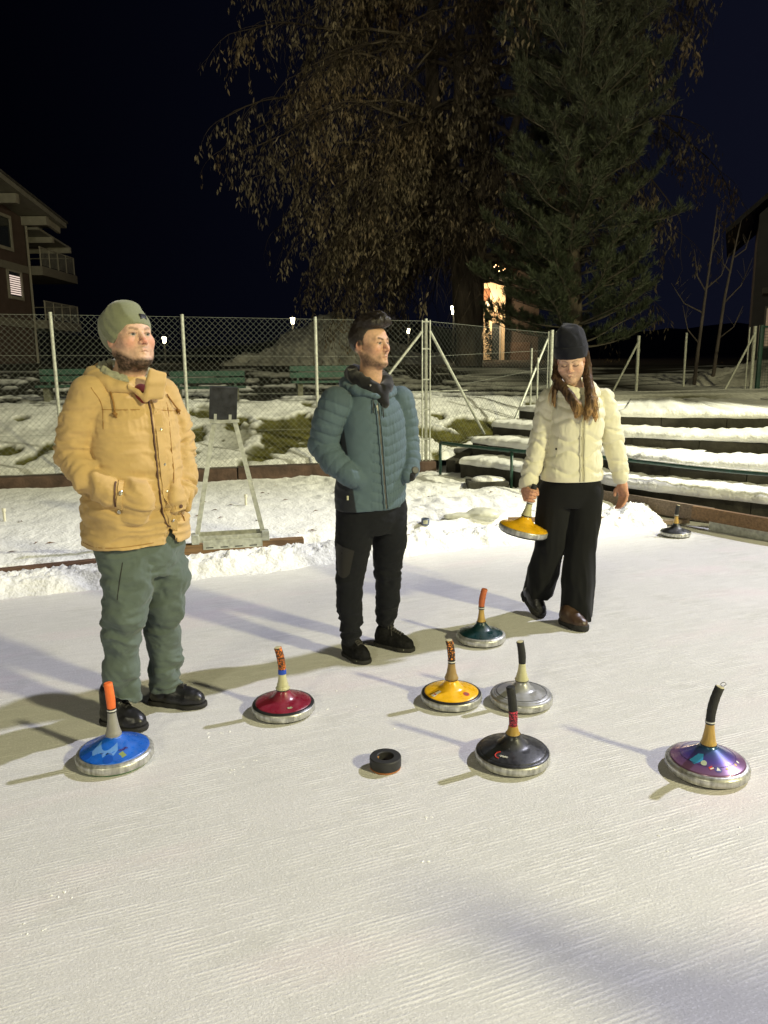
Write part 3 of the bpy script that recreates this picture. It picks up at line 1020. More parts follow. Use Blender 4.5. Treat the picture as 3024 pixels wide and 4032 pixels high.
# ---- big heap of ploughed snow
f = Field((-6.5, 23, 0.6), (2.8, 29, 4.0), 0.11)
for c, r in (((-1.9, 26, 1.0), (2.0, 1.8, 1.85)), ((-3.2, 25.8, 1.0), (1.7, 1.5, 1.0)), ((-0.4, 26.2, 1.0), (1.9, 1.7, 1.35)), ((-4.6, 25.6, 0.9), (1.3, 1.2, 0.55)),
             ((-1.6, 25.8, 2.6), (0.5, 0.5, 0.45)), ((-0.9, 26, 2.35), (0.6, 0.6, 0.42)), ((1.2, 26, 1), (1.2, 1.2, .8))):
    f.ell(c, r, 0.5)
V, Q = f.mesh()
N = normals(V, Q)
V = V + N * (0.22 * fbm(V * 1.1, 4, 5) + 0.10 * np.abs(fbm(V * 4, 2, 8)))[:, None]
tag(mesh_obj('snow_heap', V, Q, M_HEAP), 'large grey heap of ploughed snow behind the fence', 'snow heap')
f = Field((5.6, 15.2, 0.6), (13, 19, 2.2), 0.09)
for c, r in (((8.3, 16.6, 0.9), (1.4, 1.0, 0.55)), ((9.6, 17, 0.9), (1.6, 1.0, 0.75)), ((7.0, 16.4, .9), (.7, .6, .3)), ((11.3, 17, .9), (1.3, 1, .6))):
    f.ell(c, r, 0.3)
V, Q = f.mesh()
V = V + normals(V, Q) * (0.12 * fbm(V * 2, 4, 5))[:, None]
tag(mesh_obj('snow_heap', V, Q, M_HEAP), 'low dim snow heap behind the net at the right edge', 'snow heap')

# ---- dark hills beyond the village
xs_ = np.linspace(-260, 260, 140)
hh_ = 5.0 + 5.5 * fbm(np.c_[xs_ * 0.012, 0 * xs_, 0 * xs_], 3, 5) + 0.6 * fbm(np.c_[xs_ * 0.2, 0 * xs_, 0 * xs_], 2, 6)
Vh = []
for k_, (yy, f_) in enumerate(((130, -0.2), (150, 0.55), (175, 1.0), (230, 0.9))):
    Vh += [(x, yy + 6 * math.sin(x * .03), max(-0.5, f_ * h_ + (0 if k_ else -1))) for x, h_ in zip(xs_, hh_)]
I_ = np.arange(4 * 140).reshape(4, 140)
Qh = np.stack([I_[:-1, :-1], I_[:-1, 1:], I_[1:, 1:], I_[1:, :-1]], -1).reshape(-1, 4)
tag(mesh_obj('hills', np.array(Vh), Qh, M_FAR), 'dark hills beyond the village', 'hills', kind='structure')

# ---- leaf helper
def leaf_cloud(name, P_, D_, L_, Wd, col, mat, parent):
    """P_ base points, D_ directions, L_ lengths, Wd widths -> folded leaf quads"""
    n = len(P_)
    rnd = RNG.normal(size=(n, 3))
    side = np.cross(D_, rnd); side /= np.linalg.norm(side, axis=1, keepdims=True) + 1e-9
    V = np.empty((n, 4, 3), np.float32)
    V[:, 0] = P_
    V[:, 1] = P_ + D_ * (L_ * 0.45)[:, None] + side * (Wd * 0.5)[:, None]
    V[:, 2] = P_ + D_ * L_[:, None]
    V[:, 3] = P_ + D_ * (L_ * 0.45)[:, None] - side * (Wd * 0.5)[:, None]
    Q = np.arange(n * 4).reshape(n, 4)
    return mesh_obj(name, V.reshape(-1, 3), Q, mat, parent, smooth=False, col=np.repeat(col, 4, axis=0))

def thin_tubes(name, A, B, ra, rb, mat, parent):
    """many straight three-sided twigs"""
    n = len(A)
    d = B - A; d /= np.linalg.norm(d, axis=1, keepdims=True) + 1e-9
    s1 = np.cross(d, np.array([0.31, 0.9, 0.2])); s1 /= np.linalg.norm(s1, axis=1, keepdims=True) + 1e-9
    s2 = np.cross(d, s1)
    V = np.empty((n, 6, 3), np.float32)
    for k in range(3):
        a = 2 * math.pi * k / 3
        o = s1 * math.cos(a) + s2 * math.sin(a)
        V[:, k] = A + o * ra[:, None]
        V[:, 3 + k] = B + o * rb[:, None]
    base = (np.arange(n) * 6)[:, None]
    Q = np.concatenate([base + np.array([[k, (k + 1) % 3, 3 + (k + 1) % 3, 3 + k]]) for k in range(3)])
    return mesh_obj(name, V.reshape(-1, 3), Q, mat, parent, smooth=True)

# ---- the big lime tree with dry hanging leaves
def lime_tree():
    e = empty('lime_tree', (2.45, 22.0, 0.9))
    tag(e, 'huge bare lime tree with hanging brown dry leaves behind the fence', 'tree')
    tr = MB()
    stems = [
        [(0, 0, -0.3, .46), (0.0, 0, 0.3, .40), (-0.06, 0, 1.5, .35), (-0.22, 0, 3.0, .31), (-0.55, 0.1, 4.8, .26), (-1.0, 0.1, 7.0, .20), (-1.1, 0.2, 9.5, .15), (-0.9, 0.2, 12.5, .09)],
        [(0.02, 0, 1.2, .28), (0.16, 0.05, 2.6, .25), (0.22, 0.2, 4.2, .21), (0.35, 0.4, 7.0, .16), (0.5, 0.5, 10.5, .11), (0.7, 0.6, 13, .07)],
        [(-0.58, 0.1, 4.9, .16), (-0.45, -0.3, 6.5, .14), (-0.40, -0.5, 9.0, .11), (-0.2, -0.7, 12, .07)],
        [(0.22, 0.2, 4.0, .14), (0.9, 0.0, 6.0, .12), (1.6, -0.2, 8.5, .09), (2.2, -0.2, 11.5, .05)],
    ]
    stem_pts = []
    for s_ in stems:
        P_ = np.array(s_)
        t = np.linspace(0, len(P_) - 1, len(P_) * 4)
        q_ = np.stack([np.interp(t, np.arange(len(P_)), P_[:, i]) for i in range(4)], 1)
        for _ in range(2): q_[1:-1, :3] = (q_[:-2, :3] + 2 * q_[1:-1, :3] + q_[2:, :3]) / 4
        q_[:, :2] += 0.03 * np.sin(np.arange(len(q_)))[:, None]
        tr.tube([tuple(p[:3]) for p in q_], list(q_[:, 3]), n=12)
        stem_pts.append(q_)
    rnd = random.Random(3)
    A, B, RA, RB = [], [], [], []
    LP, LD = [], []
    def twig(p, d, L, nseg, r0_, r1_, droop):
        out = [np.array(p)]
        d = np.array(d, float)
        for i in range(nseg):
            d = d + np.array([rnd.gauss(0, .10), rnd.gauss(0, .10), -droop + rnd.gauss(0, .08)])
            d /= np.linalg.norm(d)
            q_ = out[-1] + d * (L / nseg)
            A.append(out[-1]); B.append(q_)
            RA.append(r0_ + (r1_ - r0_) * i / nseg); RB.append(r0_ + (r1_ - r0_) * (i + 1) / nseg)
            out.append(q_)
        return out
    prim = []
    for i in range(185):
        s_ = stem_pts[rnd.choice([0, 0, 1, 1, 2, 3])]
        c = s_[rnd.randrange(len(s_))]
        if c[2] < 2.6: continue
        az = rnd.uniform(0, 6.283)
        if rnd.random() < 0.50: az = math.pi + rnd.gauss(0, 0.8)
        elif rnd.random() < 0.4: az = rnd.gauss(0, 0.6)
        el = rnd.uniform(0.15, 0.75)
        zz = c[2]
        Lm = np.interp(zz, [2.5, 4.0, 6.5, 9, 12.5], [2.6, 4.6, 6.3, 6.0, 4.0])
        if math.cos(az) > 0.2: Lm *= 1.12
        prim.append((c[:3], (math.cos(az) * math.cos(el), math.sin(az) * math.cos(el), math.sin(el)), Lm * rnd.uniform(0.75, 1.12)))
    for p, d, L in prim:
        pts = twig(p, d, L, 13, 0.055, 0.012, 0.115)
        tr.tube([tuple(q_) for q_ in pts[:9]], [0.062 - 0.005 * k for k in range(9)], n=6, caps=False)
        for j in range(3, 14):
            for _ in range(2):
                a = rnd.uniform(0, 6.283)
                dd = np.array([math.cos(a), math.sin(a), rnd.uniform(-.2, .45)]) * 0.8 + (pts[min(j, 13)] - pts[j - 1]) / (L / 13) * 0.7
                sp = twig(pts[j], dd, rnd.uniform(0.6, 1.5), 5, 0.010, 0.004, 0.26)
                for m_ in range(1, 6):
                    if rnd.random() < 0.75:
                        a = rnd.uniform(0, 6.283)
                        tp = twig(sp[m_], (math.cos(a) * .5, math.sin(a) * .5, -0.45), rnd.uniform(0.25, 0.7), 3, 0.0045, 0.002, 0.35)
                        for q_ in tp[1:]:
                            for _k in range(rnd.choice([1, 2, 3, 3, 5])):
                                LP.append(q_ + np.array([rnd.gauss(0, .05), rnd.gauss(0, .05), rnd.gauss(0, .04)]))
                                LD.append((rnd.gauss(0, .34), rnd.gauss(0, .34), -1))
    tr.build('trunk', M_BARK, e, smooth=True)
    A, B, RA, RB = [np.array(v_) for v_ in (A, B, RA, RB)]
    kp = ~((B[:, 0] > 0.5) & (B[:, 0] < 4.2) & (B[:, 2] < 3.4))
    thin_tubes('twigs', A[kp], B[kp], RA[kp], RB[kp], M_TWIG, e)['kind'] = 'stuff'
    LP = np.array(LP); LD = np.array(LD); LD /= np.linalg.norm(LD, axis=1, keepdims=True)
    dens = fbm(LP * 0.75, 3, 77)
    keep = dens + RNG.normal(0, .22, len(LP)) > -0.22
    keep &= ~((LP[:, 0] > -1.3) & (LP[:, 0] < 4.5) & (LP[:, 2] < 3.3))
    LP, LD = LP[keep], LD[keep]
    n = len(LP)
    k = RNG.uniform(0.55, 1.35, n)[:, None]
    red = np.clip(fbm(LP * 0.5, 2, 78)[:, None] + 0.3, 0, 1)
    col = (np.array([0.160, 0.130, 0.088]) * (1 - red) + np.array([0.165, 0.112, 0.064]) * red) * k
    leaf_cloud('crown', LP, LD, RNG.uniform(0.09, 0.19, n), RNG.uniform(0.026, 0.058, n), col, M_LEAF, e)
    print('lime leaves', n, 'twigs', len(A))
lime_tree()

# ---- stone pine in front of it
def pine_tree(loc, height, label):
    e = empty('pine_tree', loc)
    tag(e, label, 'tree')
    rnd = random.Random(11)
    tr = MB()
    tr.tube([(0.05 * math.sin(i), 0.05 * math.cos(i * 1.3), height * i / 12 - 0.2) for i in range(13)], [0.20 * (1 - i / 13.5) for i in range(13)], n=10)
    A, B, RA, RB = [], [], [], []
    TP, TD = [], []
    z = 1.05
    while z < height - 0.3:
        nb = rnd.choice([5, 6, 7])
        a0 = rnd.uniform(0, 6.28)
        for i in range(nb):
            az = a0 + i * 6.283 / nb + rnd.gauss(0, .2)
            fr = z / height
            L = np.interp(fr, [0, .1, .35, .7, 1], [1.45, 1.78, 1.80, 1.45, 0.45]) * rnd.uniform(0.7, 1.15)
            el = rnd.uniform(-0.10, 0.25) + 0.35 * fr
            p = np.array([0, 0, z + rnd.gauss(0, .08)])
            d = np.array([math.cos(az) * math.cos(el), math.sin(az) * math.cos(el), math.sin(el)])
            ns = 9
            for j in range(ns):
                d = d + np.array([rnd.gauss(0, .08), rnd.gauss(0, .08), 0.045 + rnd.gauss(0, .04)]); d /= np.linalg.norm(d)
                q_ = p + d * L / ns
                A.append(p); B.append(q_); RA.append(0.028 * (1 - j / ns) + .006); RB.append(0.028 * (1 - (j + 1) / ns) + .006)
                if j >= 2:
                    for _ in range(5 if j < ns - 1 else 7):
                        sd = np.cross(d, (0, 0, 1)) * rnd.choice([-1, 1]) * rnd.uniform(.3, 1) + d * rnd.uniform(.3, .9) + np.array([0, 0, rnd.uniform(.1, .8)])
                        sd /= np.linalg.norm(sd)
                        Ls = rnd.uniform(0.12, 0.42)
                        tip = q_ + sd * Ls
                        A.append(q_); B.append(tip); RA.append(.006); RB.append(.003)
                        for w in (0.35, 0.7, 1.0):
                            TP.append(q_ + sd * Ls * w); TD.append(sd * 0.75 + np.array([0, 0, .55]))
                p = q_
        z += rnd.uniform(0.26, 0.36)
    tr.build('trunk', M_BARK, e, smooth=True)
    thin_tubes('branches', np.array(A), np.array(B), np.array(RA), np.array(RB), material('pine_branch', (0.10, 0.088, 0.068), rough=0.9, var=0.2), e)['kind'] = 'stuff'
    TP = np.array(TP); TD = np.array(TD); TD /= np.linalg.norm(TD, axis=1, keepdims=True)
    K = 15
    P_ = np.repeat(TP, K, axis=0)
    D_ = np.repeat(TD, K, axis=0) + RNG.normal(0, .42, (len(TP) * K, 3))
    D_ /= np.linalg.norm(D_, axis=1, keepdims=True)
    n = len(P_)
    shade = np.repeat(RNG.uniform(0.7, 1.3, len(TP)), K)[:, None] * RNG.uniform(.85, 1.15, n)[:, None]
    zf = np.clip(P_[:, 2:3] / height, 0, 1)
    col = (np.array([0.052, 0.070, 0.036]) * (1 - zf) + np.array([0.066, 0.066, 0.046]) * zf) * shade
    leaf_cloud('crown', P_, D_, RNG.uniform(0.10, 0.18, n), RNG.uniform(0.008, 0.014, n), col, M_NEEDLE, e)
    print('pine needles', n)
pine_tree((4.12, 17.2, 0.9), 10.6, 'tall dark pine tree behind the woman in the white jacket')

# ---- bare saplings
def sapling(loc, pts, brs, label):
    e = empty('bare_sapling', loc)
    tag(e, label, 'tree', 'bare saplings behind the steps')
    b = MB(); b.tube(pts, [0.045 * (1 - 0.8 * i / (len(pts) - 1)) for i in range(len(pts))], n=8); b.build('trunk', M_SAP, e, smooth=True)
    for a, t in brs:
        b = MB()
        a = np.array(a); t = np.array(t)
        mid = (a + t) / 2 + np.array([0.06 * np.sign(t[0] - a[0]), 0, -0.10])
        b.tube([a, mid, t], [0.016, 0.012, 0.005], n=5)
        for k in range(3):
            s0 = mid + (t - mid) * random.uniform(0, .8)
            b.tube([s0, s0 + np.array([random.uniform(-.2, .2), random.uniform(-.15, .15), random.uniform(.15, .35)])], [0.006, 0.003], n=3)
        b.build('branch', M_SAP, e, smooth=True)
M_SAP = material('sapling_bark', (0.075, 0.060, 0.052), rough=0.9, var=0.25)
sapling((6.38, 16.0, 0.85), [(0, 0, -.1), (.05, 0, .9), (.12, 0, 1.9), (.2, 0, 2.9), (.24, 0, 3.6)],
        [((.06, 0, 1.0), (-.32, 0, 1.75)), ((.14, 0, 2.0), (-.12, .1, 2.85)), ((.16, 0, 2.1), (.55, 0, 2.75)), ((.2, 0, 2.8), (.30, 0, 3.55)), ((.1, 0, 1.6), (-.5, .2, 2.2))],
        'thin bare sapling with a fork right of the pine')
sapling((6.82, 16.2, 0.85), [(0, 0, -.1), (.08, 0, .9), (.16, 0, 1.9), (.3, 0, 2.9), (.38, 0, 3.4)],
        [((.1, 0, 1.1), (.55, 0, 1.75)), ((.15, 0, 1.8), (.72, .1, 2.7)), ((.3, 0, 2.7), (.6, 0, 3.2)), ((.25, 0, 2.4), (.02, 0, 2.95))],
        'thin bare sapling leaning right, nearest the right house')

# ---- house on the left (gable wall facing the rink)
M_HWALL = material('house_render', (0.115, 0.080, 0.070), rough=0.9, bump=0.2, bscale=30, var=0.15, vscale=2)
M_HTRIM = material('house_timber', (0.40, 0.38, 0.33), rough=0.8, var=0.15, vscale=3)
M_HGREY = material('house_soffit', (0.30, 0.29, 0.26), rough=0.85, var=0.12, vscale=3)
M_HSLAB = material('balcony_slab', (0.26, 0.245, 0.21), rough=0.85, var=0.1)
M_GLASS = material('dark_glass', (0.035, 0.042, 0.045), rough=0.08, var=0.0)
M_ROOF = material('roof_tiles', (0.10, 0.095, 0.088), rough=0.9, bump=0.6, bscale=8, var=0.2, vscale=3, bdist=0.02)
M_BLIND = emitter('lit_blind', (1.0, 0.80, 0.70), 0.8)
H = empty('apartment_house', (-17.15, 36.0, 0))
tag(H, 'dim reddish apartment house with balconies and deep gable roof at the left edge', 'house')
def hb(name, lo, hi, mat, par=H, auto=None):
    b = MB(); b.box(lo, hi); return b.build(name, mat, par, auto=auto)
# local: x = towards the rink, y = away from the camera
sl = -0.139
def rz_(y): return 9.16 + sl * (y + 2.0)
b = MB()
prof = [(-14.0, -1), (3.0, -1), (3.0, rz_(3.0)), (-8.0, rz_(-8.0)), (-14.0, rz_(-8.0) - 1.2)]
V = [(0, y, z) for y, z in prof] + [(-14, y, z) for y, z in prof]
b.addv(V, [(0, 1, 2, 3, 4), (9, 8, 7, 6, 5)] + [(i, i + 5, (i + 1) % 5 + 5, (i + 1) % 5) for i in range(5)])
b.build('wall', M_HWALL, H)
hb('wall', (-14, 3.02, -1), (-2.8, 9.0, 8.2), M_HWALL)
def slab4(y0, z0, y1, z1, x0, x1, th):
    b = MB()
    V = [(x0, y0, z0), (x1, y0, z0), (x1, y1, z1), (x0, y1, z1), (x0, y0, z0 + th), (x1, y0, z0 + th), (x1, y1, z1 + th), (x0, y1, z1 + th)]
    b.addv(V, [(3, 2, 1, 0), (4, 5, 6, 7), (0, 1, 5, 4), (1, 2, 6, 5), (2, 3, 7, 6), (3, 0, 4, 7)])
    return b
rs = slab4(-8.0, rz_(-8.0) + .10, 4.7, rz_(4.7) + .10, -15, 1.35, 0.22).build('roof', M_HGREY, H)
slab4(-8.0, rz_(-8.0) + .325, 4.8, rz_(4.8) + .325, -15, 1.40, 0.10).build('tiles', M_ROOF, rs)
for yy in (-4.0, -0.2, 2.82):
    zz = rz_(yy) + 0.06
    hb('purlin', (-2, yy - 0.16, zz - 0.40), (1.2, yy + 0.16, zz - 0.0), M_HTRIM, rs)
for xx in (-1.9, -0.9, 0.1, 1.0):
    b = MB(); b.bar((xx, 3.05, rz_(3.05) - .05), (xx, 4.55, rz_(4.55) - .05), 0.16, 0.28); b.build('rafter', M_HTRIM, rs)
b = slab4(3.1, 8.02, 7.0, 7.62, -2.8, 0.6, 0.10); cn = b.build('canopy', M_HGREY, H)
for yy in (4.4, 6.5):
    hb('canopy_beam', (-2.7, yy - .1, 8.02 - .1026 * (yy - 3.1) - .30), (0.75, yy + .1, 8.02 - .1026 * (yy - 3.1) - .02), M_HTRIM, cn)
for zt in (6.32, 3.78):
    sl_o = hb('balcony_slab', (-2.8, 3.04, zt - 0.42), (0.65, 7.4, zt), M_HSLAB)
    hb('ledge', (0.005, -8, zt - 0.40), (0.09, 3.0, zt - 0.06), M_HSLAB)
    for yy in np.linspace(3.15, 7.3, 5):
        b = MB(); b.tube([(0.55, yy, zt + .005), (0.55, yy, zt + 0.92)], 0.035, n=8); b.build('rail_post', M_HTRIM, sl_o)
    b = MB(); b.tube([(0.55, 3.1, zt + 0.9), (0.55, 7.32, zt + 0.9)], 0.032, n=8); b.build('top_rail', M_HTRIM, sl_o)
    for yy in np.arange(3.28, 7.25, 0.14):
        b = MB(); b.tube([(0.55, yy, zt + .06), (0.55, yy, zt + .87)], 0.011, n=4); b.build('baluster', M_HTRIM, sl_o)
    b = MB(); b.tube([(0.55, 7.3, zt + 0.9), (-2.6, 7.3, zt + 0.9)], 0.032, n=8); b.build('side_rail', M_HTRIM, sl_o)
def hwin(y0, y1, z0, z1, lit):
    w = hb('window', (-0.02, y0, z0), (0.012, y1, z1), M_GLASS)
    for lo, hi in (((-.03, y0 - .14, z0 - .14), (.07, y0, z1 + .14)), ((-.03, y1, z0 - .14), (.07, y1 + .14, z1 + .14)), ((-.03, y0, z1), (.07, y1, z1 + .14)), ((-.03, y0, z0 - .14), (.09, y1, z0))):
        hb('frame', lo, hi, M_HTRIM, w)
    if lit:
        n_ = 9
        for i in range(n_):
            zc = z0 + 0.08 + (z1 - z0 - .2) * i / n_
            hb('lit_slat', (0.016, y0 + .06, zc), (0.03, y1 - .06, zc + 0.055), M_BLIND, w)
hwin(-1.6, 1.35, 6.9, 8.2, False)
hwin(0.75, 1.95, 4.75, 5.85, True)
b = MB(); b.tube([(0.09, 2.9, -.5), (0.09, 2.9, 8.7)], 0.06, n=10); b.build('downpipe', M_HTRIM, H)

sg = MB(); sg.box((-0.25, -0.02, 0), (0.25, 0.02, 0.45))
sgo = sg.build('notice_board', material('pale_board', (0.32, 0.24, 0.20), rough=.7, var=.1), None, auto=0.01)
sgo.location = (-7.62, 14.6, 1.26); tag(sgo, 'small pale board standing at the left edge behind the fence', 'board')

# ---- house at the right edge
M_RWALL = material('pale_render', (0.16, 0.152, 0.15), rough=0.9, var=0.1, vscale=2)
RH = empty('gabled_house', (14.0, 30.0, 0.8), -0.42)
tag(RH, 'dim pale house with a sloping roof at the right edge', 'house')
hb('wall', (0.0, 0, -0.5), (9, 5, 6.0), M_RWALL, RH)
b = MB(); b.addv([(-1.1, -0.5, 5.3), (4.5, -0.5, 10.2), (4.5, 7.5, 10.2), (-1.1, 7.5, 5.3), (-1.1, -0.5, 5.5), (4.5, -0.5, 10.4), (4.5, 7.5, 10.4), (-1.1, 7.5, 5.5)],
                 [(3, 2, 1, 0), (4, 5, 6, 7), (0, 1, 5, 4), (1, 2, 6, 5), (2, 3, 7, 6), (3, 0, 4, 7)]); b.build('roof', M_ROOF, RH)
b = MB(); b.addv([(0, 0, 6.0), (9, 0, 6.0), (4.5, 0, 9.9)], [(0, 1, 2)]); b.build('gable', M_RWALL, RH)
w = hb('window', (0.5, -0.02, 1.2), (1.5, 0.01, 2.6), emitter('lit_room', (1.0, 0.72, 0.45), 0.12), RH)
for lo, hi in (((.43, -.05, 1.13), (.5, .0, 2.67)), ((1.5, -.05, 1.13), (1.57, 0, 2.67)), ((.5, -.05, 2.6), (1.5, 0, 2.67)), ((.5, -.05, 1.13), (1.5, 0, 1.2))):
    hb('frame', lo, hi, M_HTRIM, w)
hb('balcony', (0.3, -0.7, 3.1), (3.0, -0.02, 3.3), M_HSLAB, RH)

# ---- lit bakery behind the trunk of the lime tree
M_BWALL = material('warm_wall', (0.62, 0.50, 0.34), rough=0.85, var=0.08, vscale=2)
M_BBROWN = material('brown_panel', (0.20, 0.09, 0.045), rough=0.8, var=0.2, vscale=3)
M_BDARK = material('old_brick_wall', (0.060, 0.046, 0.038), rough=0.95, bump=.5, bscale=8, var=0.3, vscale=1.2, bdist=.02)
BK = empty('bakery', (4.72, 38.0, 1.9))
tag(BK, 'warmly lit shop front with lettering seen behind the lime tree trunk', 'shop')
hb('wall', (-0.4, 0, -0.6), (1.18, 6, 3.35), M_BWALL, BK)
hb('panel', (-0.35, -0.03, 2.25), (0.45, -0.004, 3.05), M_BBROWN, BK)
hb('sign_board', (-0.35, -0.06, 1.62), (1.05, -0.035, 2.02), M_BWALL, BK)
hb('door', (0.55, -0.03, -0.4), (0.92, -0.004, 1.45), M_GLASS, BK)
hb('door_frame', (0.92, -0.05, -0.4), (0.99, -0.002, 1.5), M_HTRIM, BK)
tcv = bpy.data.curves.new('lettering', 'FONT'); tcv.body = 'B\u00c4CKER'; tcv.size = 0.34; tcv.extrude = 0.006
to = bpy.data.objects.new('lettering_curve', tcv); COL.objects.link(to)
dg = bpy.context.evaluated_depsgraph_get()
me = bpy.data.meshes.new_from_object(to.evaluated_get(dg)); bpy.data.objects.remove(to)
me.materials.clear(); me.materials.append(M_BBROWN)
lt = bpy.data.objects.new('lettering', me); COL.objects.link(lt); lt.parent = BK
lt.location = (-0.28, -0.068, 1.70); lt.rotation_euler = (math.pi / 2, 0, 0)
side = hb('side_wing', (1.20, 0.5, -1.0), (2.9, 7, 5.5), M_BDARK, BK)
hb('plinth', (1.2, 0.44, -1.0), (2.5, 0.498, 0.55), material('pink_plinth', (0.115, 0.075, 0.055), rough=.9, var=.2), side)
hb('eave', (-0.6, -0.25, 3.36), (1.3, 6.2, 3.55), M_ROOF, BK)
M_BULB = emitter('warm_bulb', (1.0, 0.55, 0.22), 14.0)
LS = empty('light_string', (4.72, 37.7, 5.55))
tag(LS, 'tangle of warm fairy lights above the shop front', 'fairy lights')
rb_ = random.Random(5)
b = MB(); b.tube([(-0.3, 0, 0), (0.2, 0, 0.35), (0.7, 0, 0.25), (1.15, 0, 0.5)], 0.01, n=4); b.build('cable', M_TWIG, LS)
for i in range(26):
    b = MB(); x = rb_.uniform(-.25, 1.1); zz = 0.30 - 0.5 * (x - .45) ** 2 + rb_.uniform(-.22, .18)
    b.lathe([(0.001, -.03), (.028, 0), (.001, .03)], 6, Matrix.Translation((x, rb_.uniform(-.2, .1), zz))); b.build('bulb', M_BULB, LS)
for lx, pw in ((0.2, 420), ):
    l = bpy.data.lights.new('shop_lamp', 'POINT'); l.energy = pw; l.color = (1, 0.72, 0.42); l.shadow_soft_size = 0.15
    o = bpy.data.objects.new('shop_lamp', l); COL.objects.link(o); o.parent = BK; o.location = (0.15, -1.2, 2.2)
sh = MB(); sh.lathe([(0.02, 0.28), (0.20, 0.06), (0.22, 0.0)], 16, None, False, False)
so = sh.build('lamp_shade', M_HTRIM, BK); so.location = (0.28, -0.35, 2.2)

# small dark conifer in front of the shop
def small_fir(loc, h, label):
    e = empty('small_fir', loc); tag(e, label, 'tree')
    b = MB(); b.tube([(0, 0, 0), (0, 0, h)], [0.05, 0.01], n=6); b.build('trunk', M_BARK, e)
    n = 2600
    z_ = RNG.uniform(0.05, 1, n) ** 0.8 * h
    a = RNG.uniform(0, 6.283, n); rr = (1 - z_ / h) * 0.62 * np.sqrt(RNG.uniform(0.1, 1, n))
    P_ = np.c_[np.cos(a) * rr, np.sin(a) * rr, z_]
    D_ = np.c_[np.cos(a), np.sin(a), RNG.uniform(-.3, .4, n)]; D_ /= np.linalg.norm(D_, axis=1, keepdims=True)
    leaf_cloud('crown', P_, D_, RNG.uniform(.1, .22, n), RNG.uniform(.02, .05, n), np.tile([[0.022, 0.030, 0.018]], (n, 1)), M_NEEDLE, e)
small_fir((4.62, 36.2, 1.3), 2.75, 'small dark fir standing in front of the lit shop')

# ---- street lanterns
M_LAMP = emitter('lantern_glow', (1.0, 0.86, 0.52), 30.0)
M_POLE = material('black_pole', (0.02, 0.02, 0.02), rough=.5, var=.1)
def lantern(x, y, z0, zl, label, s=1.0, power=60):
    e = empty('street_lantern', (x, y, z0)); tag(e, label, 'street lamp', 'lit street lanterns')
    h = zl - z0
    b = MB(); b.tube([(0, 0, -.2), (0, 0, h - .20 * s)], 0.035, n=8); b.build('pole', M_POLE, e)
    b = MB(); b.lathe([(0.07 * s, -.19 * s), (0.12 * s, .12 * s)], 6); b.build('glass', M_LAMP, e)
    b = MB(); b.lathe([(0.17 * s, .125 * s), (0.10 * s, .20 * s), (0.015, .26 * s)], 6); b.build('roof', M_POLE, e)
    for c in e.children:
        if c.name.split('.')[0] in ('glass', 'roof'): c.location = (0, 0, h)
    l = bpy.data.lights.new('lantern_lamp', 'POINT'); l.energy = power; l.color = (1, .85, .5); l.shadow_soft_size = .1
    o = bpy.data.objects.new('lantern_lamp', l); COL.objects.link(o); o.parent = e; o.location = (0, -0.3 * s, h - .02)
lantern(-3.5, 31.0, 1.4, 3.20, 'small lit street lantern left of the snow heap', 0.72)
lantern(2.71, 30.0, 1.4, 3.49, 'lit street lantern just left of the lime trunk', 0.92)
lantern(1.12, 34.0, 1.4, 2.89, 'small lit street lantern right of the dark-haired man', 0.6, 20)
lantern(-9.26, 33.5, 1.4, 2.60, 'lit lamp right of the head of the man in the green beanie', 0.75, 20)
# ================================================================== ice stocks
M_RING = material('worn_steel_ring', (0.50, 0.50, 0.475), rough=0.40, metal=0.6, bump=0.35, bscale=60, var=0.42, vscale=55, stretch=(1, 1, 0.30), detail=8.0)
M_RIMD = material('dark_rim', (0.020, 0.020, 0.022), rough=0.35, var=0.2)
M_SOLE = material('rubber_sole', (0.03, 0.03, 0.03), rough=0.8, var=0.2)
M_STEMW = material('turned_wood', (0.47, 0.30, 0.075), rough=0.45, bump=0.25, bscale=30, var=0.25, vscale=14, stretch=(6, 6, 1), coat=0.3)
M_STEMP = material('pale_stem', (0.52, 0.50, 0.30), rough=0.45, bump=0.1, bscale=30, var=0.12, vscale=14, coat=0.2)
M_STEMG = material('grey_stem', (0.28, 0.27, 0.245), rough=0.5, var=0.12, vscale=20)
M_TAPEB = material('black_grip_tape', (0.020, 0.020, 0.021), rough=0.75, bump=0.6, bscale=260, var=0.25, vscale=60)
M_TAPEO = material('orange_grip_tape', (0.86, 0.17, 0.035), rough=0.55, bump=0.5, bscale=60, var=0.10, vscale=30)
M_TAPER = material('rust_grip_tape', (0.50, 0.13, 0.045), rough=0.6, bump=0.4, bscale=60, var=0.15, vscale=30)
M_BAND = material('white_band', (0.7, 0.7, 0.66), rough=.4, var=.1)
M_ENDW = material('handle_end', (0.55, 0.50, 0.32), rough=.6, var=.15, vscale=60)

